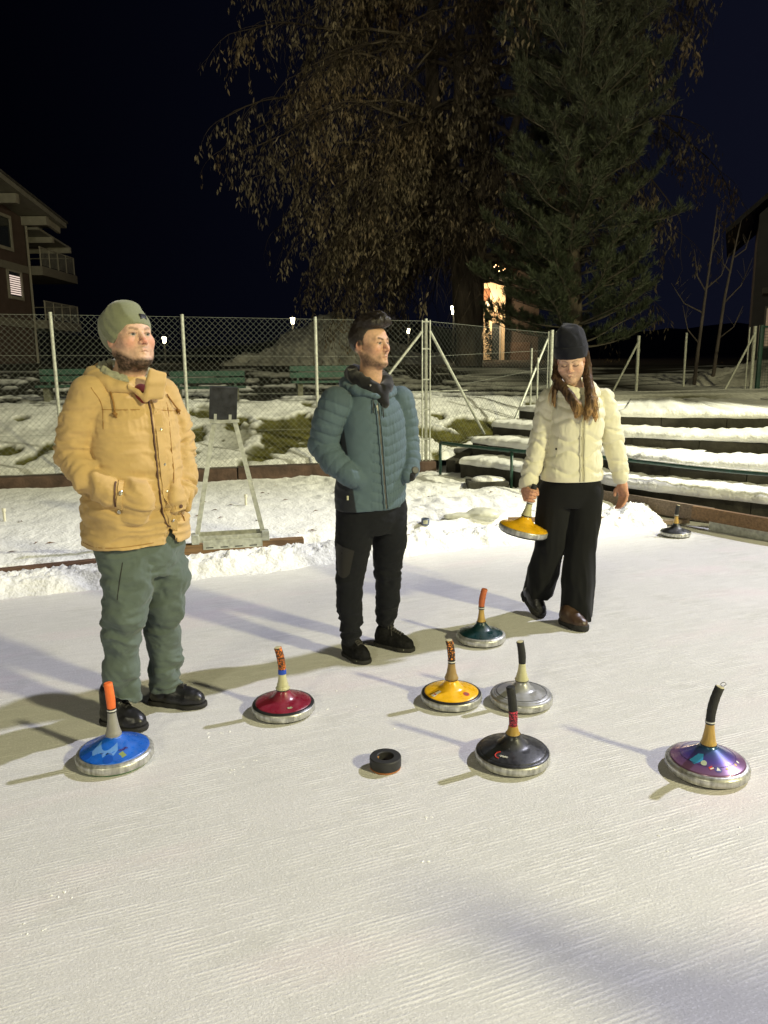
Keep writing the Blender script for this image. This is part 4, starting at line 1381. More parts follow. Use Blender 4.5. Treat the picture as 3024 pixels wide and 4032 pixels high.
def pattern_mat(name, c1, c2, scale, thr):
    mt = bpy.data.materials.new(name); mt.use_nodes = True
    n = mt.node_tree.nodes; l = mt.node_tree.links; p = n['Principled BSDF']
    p.inputs['Roughness'].default_value = .55
    t = n.new('ShaderNodeTexCoord'); nz = n.new('ShaderNodeTexVoronoi'); nz.feature = 'DISTANCE_TO_EDGE'; nz.inputs['Scale'].default_value = scale
    nz2 = n.new('ShaderNodeTexNoise'); nz2.inputs['Scale'].default_value = scale * .8
    mx = n.new('ShaderNodeMix'); mx.data_type = 'RGBA'; mx.blend_type = 'LINEAR_LIGHT'; mx.inputs[0].default_value = 0.012
    l.new(t.outputs['Object'], nz2.inputs['Vector']); l.new(t.outputs['Object'], mx.inputs[6]); l.new(nz2.outputs['Color'], mx.inputs[7])
    l.new(mx.outputs[2], nz.inputs['Vector'])
    r = n.new('ShaderNodeValToRGB'); r.color_ramp.interpolation = 'LINEAR'
    r.color_ramp.elements[0].position = thr; r.color_ramp.elements[0].color = (*c1, 1)
    r.color_ramp.elements[1].position = thr + .04; r.color_ramp.elements[1].color = (*c2, 1)
    l.new(nz.outputs['Distance'], r.inputs[0]); l.new(r.outputs[0], p.inputs['Base Color'])
    return mt
M_TAPEL = pattern_mat('leopard_grip_tape', (0.02, 0.010, 0.006), (0.95, 0.25, 0.03), 95, 0.16)
M_TAPEL2 = pattern_mat('tiger_grip_tape', (0.03, 0.013, 0.006), (0.85, 0.30, 0.04), 80, 0.20)
M_TAPEP = pattern_mat('red_snake_tape', (0.05, 0.008, 0.015), (0.75, 0.05, 0.10), 110, 0.14)
def paint(name, col, **k):
    a = dict(rough=0.26, coat=0.5, var=0.16, vscale=22, bump=0.12, bscale=45, detail=8.0); a.update(k)
    mt = material(name, col, **a)
    # fine scuffs and frost that dull the lacquer in places
    n = mt.node_tree.nodes; l = mt.node_tree.links; p = n['Principled BSDF']
    t = n.new('ShaderNodeTexCoord')
    z = n.new('ShaderNodeTexNoise'); z.inputs['Scale'].default_value = 26; z.inputs['Detail'].default_value = 8; z.inputs['Roughness'].default_value = .7
    l.new(t.outputs['Object'], z.inputs['Vector'])
    r = n.new('ShaderNodeMapRange'); r.inputs['From Min'].default_value = .42; r.inputs['From Max'].default_value = .68
    r.inputs['To Min'].default_value = a['rough']; r.inputs['To Max'].default_value = min(1, a['rough'] + .42)
    l.new(z.outputs['Fac'], r.inputs['Value']); l.new(r.outputs[0], p.inputs['Roughness']); l.new(r.outputs[0], p.inputs['Coat Roughness'])
    w = n.new('ShaderNodeTexNoise'); w.inputs['Scale'].default_value = 130; w.inputs['Detail'].default_value = 5
    l.new(t.outputs['Object'], w.inputs['Vector'])
    r2 = n.new('ShaderNodeMapRange'); r2.inputs['From Min'].default_value = .66; r2.inputs['From Max'].default_value = .80; r2.inputs['To Max'].default_value = .28
    l.new(w.outputs['Fac'], r2.inputs['Value'])
    mx = n.new('ShaderNodeMix'); mx.data_type = 'RGBA'; mx.inputs[7].default_value = (.55, .55, .53, 1)
    src = p.inputs['Base Color'].links[0].from_socket
    l.new(r2.outputs[0], mx.inputs[0]); l.new(src, mx.inputs[6]); l.new(mx.outputs[2], p.inputs['Base Color'])
    return mt

def dome_r(r, sh):
    """height of the bell above its edge at radius r (unit stock, R = 0.142)"""
    q = np.clip((0.126 - r) / (0.126 - 0.028), 0, 1)
    return {'cone': 0.012 + 0.050 * q ** 1.15, 'low': 0.008 + 0.024 * q ** 0.72 + 0.030 * np.clip((q - 0.66) / 0.34, 0, 1) ** 1.7,
            'swoop': 0.008 + 0.030 * q ** 0.78 + 0.026 * np.clip((q - 0.62) / 0.38, 0, 1) ** 1.7}[sh]

def ice_stock(loc, label, bell, stem, grip, R=0.142, shape='swoop', bend=(0.02, 0.0), H=0.30, rz=0.0, band=True, stem_h=0.10, rings=0, endcap=M_ENDW,
              rim=None, grip2=None, collar=None, top_loop=False, sole=M_SOLE, stemr=(0.030, 0.0155), rot=None):
    e = empty('ice_stock', loc, rz)
    if rot: e.rotation_euler = rot
    tag(e, label, 'ice stock', 'ice stocks on the rink')
    k = R / 0.142
    b = MB(); b.lathe([(0.126 * k, 0.0005), (0.131 * k, 0.003), (0.131 * k, 0.012)], 64); b.build('sole', sole, e, smooth=False)
    b = MB()
    b.lathe([(0.128 * k, 0.010), (0.139 * k, 0.0105), (0.1420 * k, 0.014), (0.1425 * k, 0.034), (0.1405 * k, 0.040), (0.134 * k, 0.0445), (0.127 * k, 0.0450)], 72, None, True, True)
    o = b.build('steel_ring', M_RING, e, smooth=True)
    o.data.polygons.foreach_set('use_smooth', np.array([len(p.vertices) == 4 for p in o.data.polygons]))
    if rim:
        b = MB(); b.lathe([(0.1385 * k, 0.0425), (0.1345 * k, 0.0475), (0.124 * k, 0.0485)], 64, None, False, False); b.build('rim', rim, e, smooth=True)
    zr = 0.040
    prof = [(0.1275 * k, zr)] + [(r * k, zr + float(dome_r(r, shape)) * 1.0) for r in np.linspace(0.126, 0.028, 22)]
    ztop = prof[-1][1]
    prof += [(0.0285 * k, ztop + 0.006)]
    b = MB(); b.lathe(prof, 72); bo = b.build('bell', bell, e, smooth=True)
    bo.data.polygons.foreach_set('use_smooth', np.array([len(p.vertices) == 4 for p in bo.data.polygons]))
    # stem
    z0 = ztop + 0.006; z1 = z0 + stem_h
    sp = []
    for i in range(15):
        t = i / 14
        r = stemr[1] + (stemr[0] - stemr[1]) * (1 - t) ** 1.7 if t > 0.12 else stemr[0]
        if rings and t < 0.45: r *= 1.0 + 0.07 * (math.sin(t * 6.283 * rings / 0.45) > 0)
        sp.append((r, z0 + (z1 - z0) * t))
    b = MB(); b.lathe([(stemr[0] * 1.02, z0 - 0.002), (stemr[0] * 1.02, z0 + 0.004)], 32); b.build('seal_ring', collar or M_RIMD, e, smooth=False)
    b = MB(); b.lathe(sp, 28); so = b.build('stem', stem, e, smooth=True)
    # grip
    Lg = H - z1
    def gpt(t):
        return (bend[0] * t * t, bend[1] * t * t, z1 + Lg * t)
    def gr(t):
        return 0.0155 + 0.0020 * t + 0.0008 * math.sin(t * 5)
    segs = [(0.0, 1.0, grip)] if grip2 is None else [(0.0, grip2[0], grip2[1]), (grip2[0], 1.0, grip)]
    for a, c, mm in segs:
        tsq = np.linspace(a, c, 12)
        b = MB(); b.tube([gpt(t) for t in tsq], [gr(t) + 0.0004 * (i % 2) for i, t in enumerate(tsq)], n=20); b.build('grip', mm, e, smooth=False).data.polygons.foreach_set('use_smooth', np.array([i < 220 for i in range(222)]))
    tp = gpt(1.0)
    b = MB(); b.tube([tp, (tp[0] + bend[0] * .03, tp[1], tp[2] + 0.003)], [0.0150, 0.0135], n=20); b.build('end_cap', endcap, e)
    if band:
        for zb, rr, mm in ((0.004, 0.0172, M_RIMD), (0.010, 0.0175, M_BAND), (0.015, 0.0172, M_RIMD)):
            b = MB(); b.lathe([(rr, z1 - 0.016 + zb), (rr, z1 - 0.016 + zb + 0.005)], 24); b.build('band', mm, e)
    if top_loop:
        b = MB(); b.tube([(tp[0] + .012 + .010 * math.sin(a), tp[1], tp[2] + .004 + .007 * (1 - math.cos(a))) for a in np.linspace(0, 6.283, 12)], 0.0013, n=5); b.build('loop', M_RIMD, e)
    e['_k'] = k; e['_sh'] = shape
    del e['_k']; del e['_sh']
    def surf(r, a, lift=0.0008):
        return (r * k * math.cos(a), r * k * math.sin(a), zr + float(dome_r(r, shape)) + lift)
    return e, bo, surf

def decal(bo, surf, name, pts, mat, lift=0.0009):
    """flat mark bent onto the bell; pts = outline polygon as (radius, angle)"""
    P_ = np.array(pts)
    c = P_.mean(0)
    ringsn = [0.0, 0.5, 1.0]
    V = [surf(c[0], c[1], lift)]; Fc = []
    n = len(P_)
    for f_ in (0.5, 1.0):
        for p in P_:
            q_ = c + (p - c) * f_
            V.append(surf(q_[0], q_[1], lift))
    for i in range(n):
        j = (i + 1) % n
        Fc.append((0, 1 + i, 1 + j)); Fc.append((1 + i, 1 + n + i, 1 + n + j, 1 + j))
    return mesh_obj(name, V, Fc, mat, bo, smooth=True)
def disc(r, a, rad, n=18):
    return [(r + rad * math.cos(t), a + rad / r * math.sin(t)) for t in np.linspace(0, 6.283, n, endpoint=False)]
def rect(r, a, dr, da, rot=0.0):
    q_ = []
    for i, j in ((-1, -1), (1, -1), (1, 1), (-1, 1)):
        x, y = i * dr, j * da * r
        x, y = x * math.cos(rot) - y * math.sin(rot), x * math.sin(rot) + y * math.cos(rot)
        q_.append((r + x, a + y / r))
    return q_
def scribble(bo, surf, r, a, width, mat, seed, amp=0.005, n=46, th=0.0009):
    rr = random.Random(seed)
    pts = []
    for i in range(n):
        t = i / (n - 1)
        pts.append(surf(r + amp * math.sin(t * 40 + rr.uniform(-.6, .6)) * rr.uniform(.5, 1), a + width * (t - .5) + 0.02 * math.sin(t * 55), 0.0012))
    b = MB(); b.tube(pts, th, n=4); return b.build('handwriting', mat, bo)

D90 = -math.pi / 2   # angle towards the camera
M_DK = lambda n, c: material(n, c, rough=.45, var=.05)
mk_white = M_DK('sticker_white', (0.7, 0.7, 0.66)); mk_red = M_DK('sticker_red', (0.6, 0.05, 0.04)); mk_purple = M_DK('pen_purple', (0.10, 0.03, 0.22))
mk_olive = M_DK('sticker_olive', (0.22, 0.28, 0.10)); mk_navy = M_DK('sticker_navy', (0.05, 0.04, 0.22)); mk_cyan = M_DK('sticker_cyan', (0.05, 0.30, 0.62)); mk_pale = M_DK('sticker_pale', (0.42, 0.48, 0.34)); mk_brown = M_DK('sticker_brown', (0.25, 0.10, 0.08))
mk_dark = M_DK('sticker_dark', (0.03, 0.03, 0.03)); mk_lblue = M_DK('paint_light_blue', (0.13, 0.30, 0.68)); mk_gold = M_DK('sticker_gold', (0.65, 0.42, 0.06))

blue = paint('blue_lacquer', (0.012, 0.115, 0.56), rough=.25)
e, bo, sf = ice_stock((-1.065, 2.789, 0), 'blue ice stock with orange grip in front of the boots of the man in tan', blue, M_STEMG, M_TAPEO, R=0.147, shape='cone', bend=(-0.006, 0), H=0.318, stem_h=0.105, sole=M_DK('green_sole', (0.03, 0.14, 0.04)), rim=M_RING, endcap=M_TAPEO, collar=M_STEMG)
decal(bo, sf, 'sticker', rect(0.098, D90 + 0.62, 0.011, 0.10, 0.3), mk_olive)
scribble(bo, sf, 0.078, D90 + 0.75, 0.42, mk_purple, 3)
for i, (a, w) in enumerate(((-0.75, .018), (-0.30, .022), (0.12, .018), (0.42, .016))):
    decal(bo, sf, 'painted_scallop', disc(0.108, D90 + a, w, 14), blue if i % 2 else M_DK('deep_blue', (0.008, 0.075, 0.42)), 0.0011)
decal(bo, sf, 'painted_cloud', [(0.046, D90 - .9), (0.088, D90 - .75), (0.100, D90 - .55), (0.084, D90 - .32), (0.100, D90 - .1), (0.082, D90 + .12), (0.094, D90 + .3), (0.075, D90 + .5), (0.046, D90 + .6)], mk_lblue, 0.0007)

red = paint('maroon_lacquer', (0.21, 0.012, 0.032))
e, bo, sf = ice_stock((-0.456, 3.199, 0), 'maroon ice stock with orange leopard grip between the two men', red, M_STEMP, M_TAPEL, R=0.140, shape='low', bend=(-0.016, 0.0), H=0.300, stem_h=0.085, rings=2, rim=M_RIMD)
b = MB(); b.lathe([(0.0182, 0.180), (0.0176, 0.201)], 24); b.build('blue_tape', M_DK('blue_tape', (0.015, 0.07, 0.5)), e)
scribble(bo, sf, 0.098, D90 + 0.42, 0.20, mk_pale, 5, th=.0012)

yel = paint('yellow_lacquer', (0.86, 0.47, 0.008), rough=.25)
e, bo, sf = ice_stock((0.299, 3.291, 0), 'yellow ice stock with tiger grip standing on the ice left of the silver one', yel, material('brown_stem', (0.33, 0.22, 0.085), rough=.5, var=.15), M_TAPEL2, R=0.139, shape='low', bend=(-0.012, 0), H=0.292, stem_h=0.088, rings=1, rim=M_RIMD)
decal(bo, sf, 'badge', disc(0.088, D90 + 0.80, 0.015), mk_red); decal(bo, sf, 'badge_centre', disc(0.088, D90 + 0.80, 0.010), mk_brown, .0013)
decal(bo, sf, 'label', rect(0.090, D90 - 0.95, 0.024, 0.10), mk_white); decal(bo, sf, 'label_bar', rect(0.09, D90 - 1.13, 0.024, 0.03), mk_dark)
decal(bo, sf, 'label_stripe', rect(0.098, D90 - 0.95, 0.003, 0.08), mk_red, .0014)

sil = paint('silver_lacquer', (0.33, 0.335, 0.345), rough=.3, metal=0.35)
e, bo, sf = ice_stock((0.615, 3.27, 0), 'silver ice stock with black grip behind the black stock', sil, M_STEMP, M_TAPEB, R=0.141, shape='low', bend=(-0.012, 0), H=0.290, stem_h=0.080, rings=3, band=False, rim=sil)
b = MB(); b.tube([sf(0.112, a, .0010) for a in np.linspace(0, 6.283, 60)], 0.0008, n=4); b.build('engraved_line', mk_dark, bo)

grn = paint('dark_green_lacquer', (0.004, 0.030, 0.034))
e, bo, sf = ice_stock((0.532, 4.064, 0), 'dark green ice stock with rust-red grip farthest of the group on the ice', grn, M_STEMW, M_TAPER, R=0.136, shape='swoop', bend=(0.016, 0), H=0.296, stem_h=0.085, rim=M_RING, endcap=M_TAPER, stemr=(0.024, 0.0135))

blk = paint('black_lacquer', (0.014, 0.015, 0.018), rough=.32)
e, bo, sf = ice_stock((0.489, 2.751, 0), 'black ice stock with black and red grip beside the puck', blk, material('golden_stem', (0.40, 0.25, 0.05), rough=.5, var=.15), M_TAPEB, R=0.144, shape='swoop', bend=(-0.014, 0), H=0.302, stem_h=0.035, band=False, grip2=(0.40, M_TAPEP), rim=blk, stemr=(0.029, 0.0185), endcap=M_TAPEB)
b = MB(); b.tube([sf(0.092 + 0.016 * math.cos(t), D90 - 0.72 + 0.17 * math.sin(t), .001) for t in np.linspace(3.5, 6.6, 14)], 0.0022, n=5); b.build('red_arc', mk_red, bo)
scribble(bo, sf, 0.094, D90 - 0.52, 0.34, mk_white, 9, th=.0008)

pur = bpy.data.materials.new('iridescent_lacquer'); pur.use_nodes = True
n_ = pur.node_tree.nodes; l_ = pur.node_tree.links; p_ = n_['Principled BSDF']
t_ = n_.new('ShaderNodeTexCoord'); sx = n_.new('ShaderNodeSeparateXYZ'); l_.new(t_.outputs['Object'], sx.inputs[0])
r_ = n_.new('ShaderNodeMapRange'); r_.inputs['From Min'].default_value = 0.045; r_.inputs['From Max'].default_value = 0.105
l_.new(sx.outputs['Z'], r_.inputs['Value'])
cr = n_.new('ShaderNodeValToRGB'); ce = cr.color_ramp.elements
ce[0].position = 0.0; ce[0].color = (0.25, 0.13, 0.22, 1); ce[1].position = 1.0; ce[1].color = (0.03, 0.10, 0.20, 1)
x_ = ce.new(0.28); x_.color = (0.22, 0.11, 0.26, 1); x_ = ce.new(0.5); x_.color = (0.10, 0.07, 0.34, 1)
l_.new(r_.outputs[0], cr.inputs[0]); l_.new(cr.outputs[0], p_.inputs['Base Color'])
p_.inputs['Metallic'].default_value = .35; p_.inputs['Roughness'].default_value = .28; p_.inputs['Coat Weight'].default_value = .6; p_.inputs['Coat Roughness'].default_value = .12
e, bo, sf = ice_stock((1.206, 2.661, 0), 'iridescent purple ice stock with black grip nearest the right edge', pur, M_STEMW, M_TAPEB, R=0.150, shape='cone', bend=(0.026, 0), H=0.335, stem_h=0.095, rim=M_RING, top_loop=True, stemr=(0.029, 0.0155))
decal(bo, sf, 'blue_sticker', [(0.055, D90 - 1.0), (0.09, D90 - 1.12), (0.097, D90 - .85), (0.075, D90 - .60), (.05, D90 - .7)], mk_cyan)
decal(bo, sf, 'round_sticker', disc(0.082, D90 - 0.55, 0.010), mk_pale)
decal(bo, sf, 'badge', disc(0.100, D90 - 0.05, 0.0125), mk_navy)
decal(bo, sf, 'badge_triangle', [(0.092, D90 - .05), (0.105, D90 - .12), (0.105, D90 + .02)], mk_white, .0014)
decal(bo, sf, 'flag', rect(0.096, D90 - 0.28, 0.006, 0.07, .5), mk_red); decal(bo, sf, 'flag_stripe', rect(0.098, D90 - 0.25, 0.002, 0.07, .5), mk_white, .0014)
for a, c in ((.28, mk_gold), (.52, mk_white), (.75, mk_gold), (1.0, mk_white)):
    decal(bo, sf, 'print', rect(0.094 + .01 * math.sin(a * 9), D90 + a, 0.004, 0.05, a), c)
b = MB(); b.tube([sf(0.092, a, .0009) for a in np.linspace(0, 6.283, 60)], 0.0006, n=4); b.build('engraved_line', mk_navy, bo)

e, bo, sf = ice_stock((2.567, 6.62, 0), 'black ice stock standing alone far away near the edge boards', blk, M_STEMW, M_TAPEB, R=0.130, shape='swoop', bend=(0.010, 0), H=0.272, stem_h=0.080, rim=blk, stemr=(0.024, 0.014))
e, bo, sf = ice_stock((1.05 - 0.252, 4.45 - 0.10, 0.540), 'yellow ice stock carried by the woman in her hand', yel, M_STEMP, M_TAPEB, R=0.142, shape='swoop', bend=(0.004, 0), H=0.296, stem_h=0.085, rim=yel, rot=(0.03, 0.205, 0), endcap=M_TAPEB)

# ---- the puck (target ring)
M_RUB = material('puck_rubber', (0.022, 0.022, 0.023), rough=.6, bump=.3, bscale=60, var=.25, vscale=20)
pk = empty('target_puck', (-0.004, 2.707, 0)); tag(pk, 'black rubber target ring with a hole lying on the ice', 'puck')
b = MB(); b.lathe([(0.0300, 0.008), (0.0585, 0.008), (0.0605, 0.011), (0.0605, 0.045), (0.0580, 0.0485), (0.0330, 0.0485), (0.0305, 0.046), (0.0300, 0.008)], 56, None, False, False); o = b.build('ring', M_RUB, pk, smooth=True)
md = o.modifiers.new('edge', 'EDGE_SPLIT'); md.split_angle = math.radians(35)
b = MB(); b.lathe([(0.010, 0.001), (0.0570, 0.001), (0.0590, 0.003), (0.0585, 0.0078), (0.012, 0.0078)], 48); b.build('base', M_DK('orange_base', (0.38, 0.13, 0.03)), pk)
b = MB(); b.box((-0.030, -0.004, 0.009), (-0.0245, 0.006, 0.044)); b.build('insert', M_DK('tan_insert', (0.5, 0.25, 0.08)), pk)
b = MB(); b.lathe([(0.006, 0.008), (0.006, 0.014), (0.001, 0.016)], 12, Matrix.Translation((-0.012, -0.014, 0))); b.build('bolt', M_STEEL, pk)

# ---- aiming stand with the black board
M_BOARDB = material('black_board', (0.016, 0.017, 0.021), rough=.7, bump=.5, bscale=22, var=.9, vscale=16, bdist=.005)
ST = empty('aiming_stand', (-1.245, 6.085, 0.114), 0.235)
tag(ST, 'grey metal aiming stand with a black board on its top', 'stand')
zb = 0.0
for sx_ in (-1, 1):
    b = MB(); b.bar((sx_ * 0.270, 0, 0.02), (sx_ * 0.082, 0.10, 0.955), 0.036, 0.020, (0, 1, 0)); b.build('leg', M_STEEL, ST)
    b = MB(); b.box((sx_ * 0.278 - .03, -0.055, 0.0), (sx_ * 0.278 + .03, 0.055, 0.075)); b.build('foot_bracket', M_STEEL, ST, auto=.004)
b = MB(); b.box((-0.247, -0.045, 0.012), (0.247, -0.037, 0.062)); b.build('front_rail', M_STEEL, ST)
b = MB(); b.box((-0.247, 0.040, 0.012), (0.247, 0.048, 0.080)); b.build('rear_rail', M_STEEL, ST)
b = MB(); b.box((-0.22, -0.058, -0.045), (0.25, -0.0475, 0.028)); hp = b.build('hook_plate', M_STEEL, ST)
for i in range(4):
    b = MB(); b.box((-0.20 + i * 0.115, -0.0605, -0.034), (-0.14 + i * 0.115, -0.0585, -0.026)); b.build('slot', M_RIMD, hp)
b = MB(); b.box((-0.115, 0.075, 0.95), (0.115, 0.13, 0.975)); b.build('head_plate', M_STEEL, ST)
b = MB()
MM = Matrix.Translation((-0.012, 0.10, 0.978)) @ Matrix.Rotation(math.radians(4), 4, 'Y') @ Matrix.Rotation(math.radians(8), 4, 'X')
b.box((-0.108, -0.020, 0.0), (0.108, 0.018, 0.262), MM)
bd = b.build('board', M_BOARDB, ST, auto=.004)
for sx_ in (-0.06, 0.055):
    b = MB(); b.box((sx_ - .011, -0.030, -0.02), (sx_ + .011, -0.0205, 0.045), MM); b.build('clip', M_STEEL, ST)
# ================================================================== people
M_SKIN = material('skin', (1, 1, 1), rough=0.55, attr=True, var=0.12, vscale=90, bump=0.3, bscale=420, sss=0.05, spec=0.3)
def fabric(name, col, **k):
    a = dict(rough=0.9, var=0.06, vscale=9, bump=0.35, bscale=420, sheen=0.15, spec=0.15, bdist=0.001); a.update(k)
    return material(name, col, **a)
M_COLF = fabric('coloured_cloth', (1, 1, 1), attr=True, rough=0.75, sheen=0.1, spec=0.25)
M_DARKZ = material('zip_tape', (0.075, 0.072, 0.066), rough=.6, var=.1)
M_SNAP = material('press_stud', (0.55, 0.52, 0.45), rough=.25, metal=.9, var=.1)
M_LEATHER = material('black_leather', (0.012, 0.012, 0.014), rough=.38, bump=.3, bscale=90, var=.3, vscale=20)
M_SHOESOLE = material('shoe_sole', (0.018, 0.017, 0.016), rough=.8, bump=.3, bscale=60, var=.3, vscale=30)
M_LACE = material('lace', (0.02, 0.018, 0.017), rough=.8, var=.1)

def head_matrix(pos, yaw, pitch, roll=0.0):
    """columns: person's left, forward, up. yaw 0 faces the camera, positive turns to image right; pitch positive looks up"""
    f_ = np.array([math.sin(yaw) * math.cos(pitch), -math.cos(yaw) * math.cos(pitch), math.sin(pitch)])
    upv = np.array([0, 0, 1.0]); lf = np.cross(upv, f_); lf /= np.linalg.norm(lf)
    uu = np.cross(f_, lf)
    # roll about forward axis
    l2 = lf * math.cos(roll) + uu * math.sin(roll); u2 = uu * math.cos(roll) - lf * math.sin(roll)
    return np.stack([l2, f_, u2], 1), np.array(pos)

def build_head(M, pos, sc, neck_base, neck_r, opts):
    """head in its own frame (left, forward, up), origin between the eyes' level and the middle of the skull"""
    nb = M.T @ (np.array(neck_base) - pos) / sc
    nb2 = nb + (M.T @ np.array([0, 0, -0.06])) / sc
    f = Field((-0.10, -0.135, -0.30), (0.10, 0.135, 0.125), 0.0034)
    jw = opts.get('jaw', 1.0); fat = opts.get('fat', 0.0)
    f.ell((0, -0.018, 0.028), (0.077, 0.096, 0.088), 0.0)
    f.ell((0, 0.020, 0.035), (0.066, 0.068, 0.058), 0.02)
    f.ell((0, 0.028, -0.045), (0.058 * jw + fat * .5, 0.060, 0.068), 0.03)
    for s in (-1, 1):
        f.cap((s * 0.054 * jw, -0.002, -0.050), (s * 0.014, 0.074, -0.097), 0.018 + fat, 0.017 + fat * .5, 0.025)
        f.ell((s * 0.042, 0.060, -0.024), (0.024, 0.024, 0.022), 0.036)
        if opts.get('soft'):
            f.ell((s * 0.036, 0.048, -0.046), (0.026, 0.032, 0.034), 0.03)
            f.cap((s * 0.044, 0.072, 0.024), (s * 0.012, 0.083, 0.022), 0.007, 0.008, 0.016)
        else:
            f.cap((s * 0.042, 0.074, 0.022), (s * 0.012, 0.085, 0.018), 0.007, 0.009, 0.022)
    f.ell((0, 0.079, -0.099), (0.021, 0.017, 0.016), 0.02)
    f.ell((0, 0.074, -0.060), (0.031, 0.020, 0.026), 0.018)
    f.chain([(0, 0.010, -0.060, neck_r * .95 / sc), (nb[0], nb[1], nb[2], neck_r / sc), (nb2[0], nb2[1], nb2[2], neck_r * 1.35 / sc)], 0.03)
    # eye sockets, eyes, lids
    for s in (-1, 1):
        f.ell((s * 0.031, 0.100 + .004 * bool(opts.get('soft')), 0.001), (0.017, 0.014, 0.0105), 0.012, 's')
        f.ell((s * 0.031, 0.0745, 0.000), (0.0125, 0.0125, 0.0125), 0.003)
        ud = 0.0065 if not opts.get('closed') else -0.003
        f.chain([(s * 0.0165, 0.083, -0.001, .0025), (s * 0.024, 0.0885, ud - .001, .0030), (s * 0.032, 0.0890, ud + .0008, .0032), (s * 0.040, 0.0850, ud - .001, .0030), (s * 0.0465, 0.0775, -0.002, .0025)], 0.004)
        f.chain([(s * 0.0175, 0.082, -0.003, .002), (s * 0.032, 0.0868, -0.0078, .0024), (s * 0.046, 0.0765, -0.003, .002)], 0.004)
        if opts.get('closed'):
            f.ell((s * 0.031, 0.0765, 0.002), (0.0135, 0.0128, 0.010), 0.004)
    # nose
    nl = opts.get('nose', 1.0)
    f.chain([(0, 0.084, 0.014, .0085), (0, 0.097 * nl, -0.008, .0078), (0, 0.110 * nl, -0.030, .0100)], 0.010)
    for s in (-1, 1):
        f.ell((s * 0.0125, 0.0985, -0.0345), (0.0075, 0.010, 0.0075), 0.007)
        f.ell((s * 0.0065, 0.1035, -0.0430), (0.0032, 0.004, 0.0035), 0.003, 's')
    # lips
    f.chain([(-0.023, 0.0845, -0.0665, .0022), (-0.008, 0.0955, -0.0625, .0046), (0, 0.0965, -0.0632, .0042), (0.008, 0.0955, -0.0625, .0046), (0.023, 0.0845, -0.0665, .0022)], 0.005)
    f.chain([(-0.021, 0.085, -0.0695, .0022), (0, 0.0950, -0.0745, .0056), (0.021, 0.085, -0.0695, .0022)], 0.005)
    f.chain([(-0.019, 0.0915, -0.0680, .0005), (0, 0.1012, -0.0680, .0014), (0.019, 0.0915, -0.0680, .0005)], 0.003, 's')
    # ears
    for s in (-1, 1):
        f.ell((s * 0.0785, -0.012, -0.008), (0.0085, 0.017, 0.029), 0.006, R=np.array([[1, .35 * s, 0], [-.35 * s, 1, -.15], [0, .15, 1]]))
        f.ell((s * 0.0870, -0.008, -0.004), (0.006, 0.010, 0.016), 0.004, 's')
        f.ell((s * 0.0745, -0.004, -0.034), (0.006, 0.008, 0.009), 0.006)
    V, Q = f.mesh()
    V = relax(V, Q, 1, 0.35)
    l, fr, u = V[:, 0], V[:, 1], V[:, 2]
    al = np.abs(l)
    skin = np.array(opts.get('skin', (0.56, 0.335, 0.225)))
    col = np.tile(skin, (len(V), 1))
    def blend(mask, c):
        nonlocal col
        m_ = np.clip(mask, 0, 1)[:, None]
        col = col * (1 - m_) + np.array(c) * m_
    def g_(cx, cy, cz, r):
        return np.exp(-((al - cx) ** 2 + (fr - cy) ** 2 + (u - cz) ** 2) / r ** 2)
    rosy = opts.get('rosy', 0.4)
    blend(g_(0.042, 0.075, -0.030, 0.024) * rosy, (0.60, 0.22, 0.16))
    blend(g_(0.0, 0.112, -0.030, 0.016) * rosy * 1.1, (0.60, 0.20, 0.15))
    blend(g_(0.085, -0.01, -0.01, 0.028) * 0.55, (0.58, 0.22, 0.16))
    blend(g_(0.031, 0.09, -0.002, 0.014) * 0.35, skin * 0.55)
    lipd = np.minimum.reduce([seg_t(V, (-0.023, .0845, -.0665), (0, .0965, -.0625))[1], seg_t(V, (0.023, .0845, -.0665), (0, .0965, -.0625))[1]])
    lipe = np.minimum.reduce([seg_t(V, (-0.021, .085, -.0695), (0, .095, -.0745))[1], seg_t(V, (0.021, .085, -.0695), (0, .095, -.0745))[1]])
    blend(np.clip((0.0062 - np.minimum(lipd, lipe)) * 500, 0, .85), opts.get('lip', (0.46, 0.16, 0.13)))
    mouth = np.minimum(seg_t(V, (-0.022, .0885, -.068), (0, .099, -.068))[1], seg_t(V, (0.022, .0885, -.068), (0, .099, -.068))[1])
    blend(np.clip((0.0028 - mouth) * 900, 0, .8), (0.13, 0.04, 0.035))
    # beard and stubble
    bd = opts.get('beard')
    if bd:
        nz = fbm(V * 150, 2, 3) * 0.22 + fbm(V * 40, 2, 4) * 0.12
        jawline = np.clip((-0.040 - bd.get('up', 0) - u - 0.85 * np.clip(fr - 0.030, 0, 1)) * 45 + 0.2, 0, 1) * np.clip((fr + 0.022) * 60, 0, 1)
        jawline *= np.clip((u + bd.get('low', 0.150)) * 40, 0, 1)
        chin = np.clip((-0.088 - bd.get('chin', 0) - u) * 70, 0, 1) * np.clip((fr - 0.02) * 40, 0, 1) * np.clip((u + bd.get('low', 0.150)) * 40, 0, 1)
        mou = np.exp(-((al / 0.026) ** 2 + ((u + 0.0520) / 0.0085) ** 2)) * (fr > 0.06)
        side = np.exp(-(((al - 0.033) / 0.010) ** 2 + ((u + 0.072) / 0.018) ** 2)) * (fr > 0.05) * bd.get('side', 0.6)
        burn = np.exp(-((fr - 0.004) / 0.013) ** 2) * np.clip((0.012 - u) * 90, 0, 1) * np.clip((u + 0.06) * 90, 0, 1) * (al > 0.045) * bd.get('burn', .0)
        m_ = np.maximum.reduce([jawline, chin, mou * bd.get('mous', .9), side, burn]) * bd['amt'] * np.clip(0.95 + nz, 0.2, 1.15)
        m_ = m_ * (np.minimum(lipd, lipe) > 0.006)
        blend(m_, bd['col'])
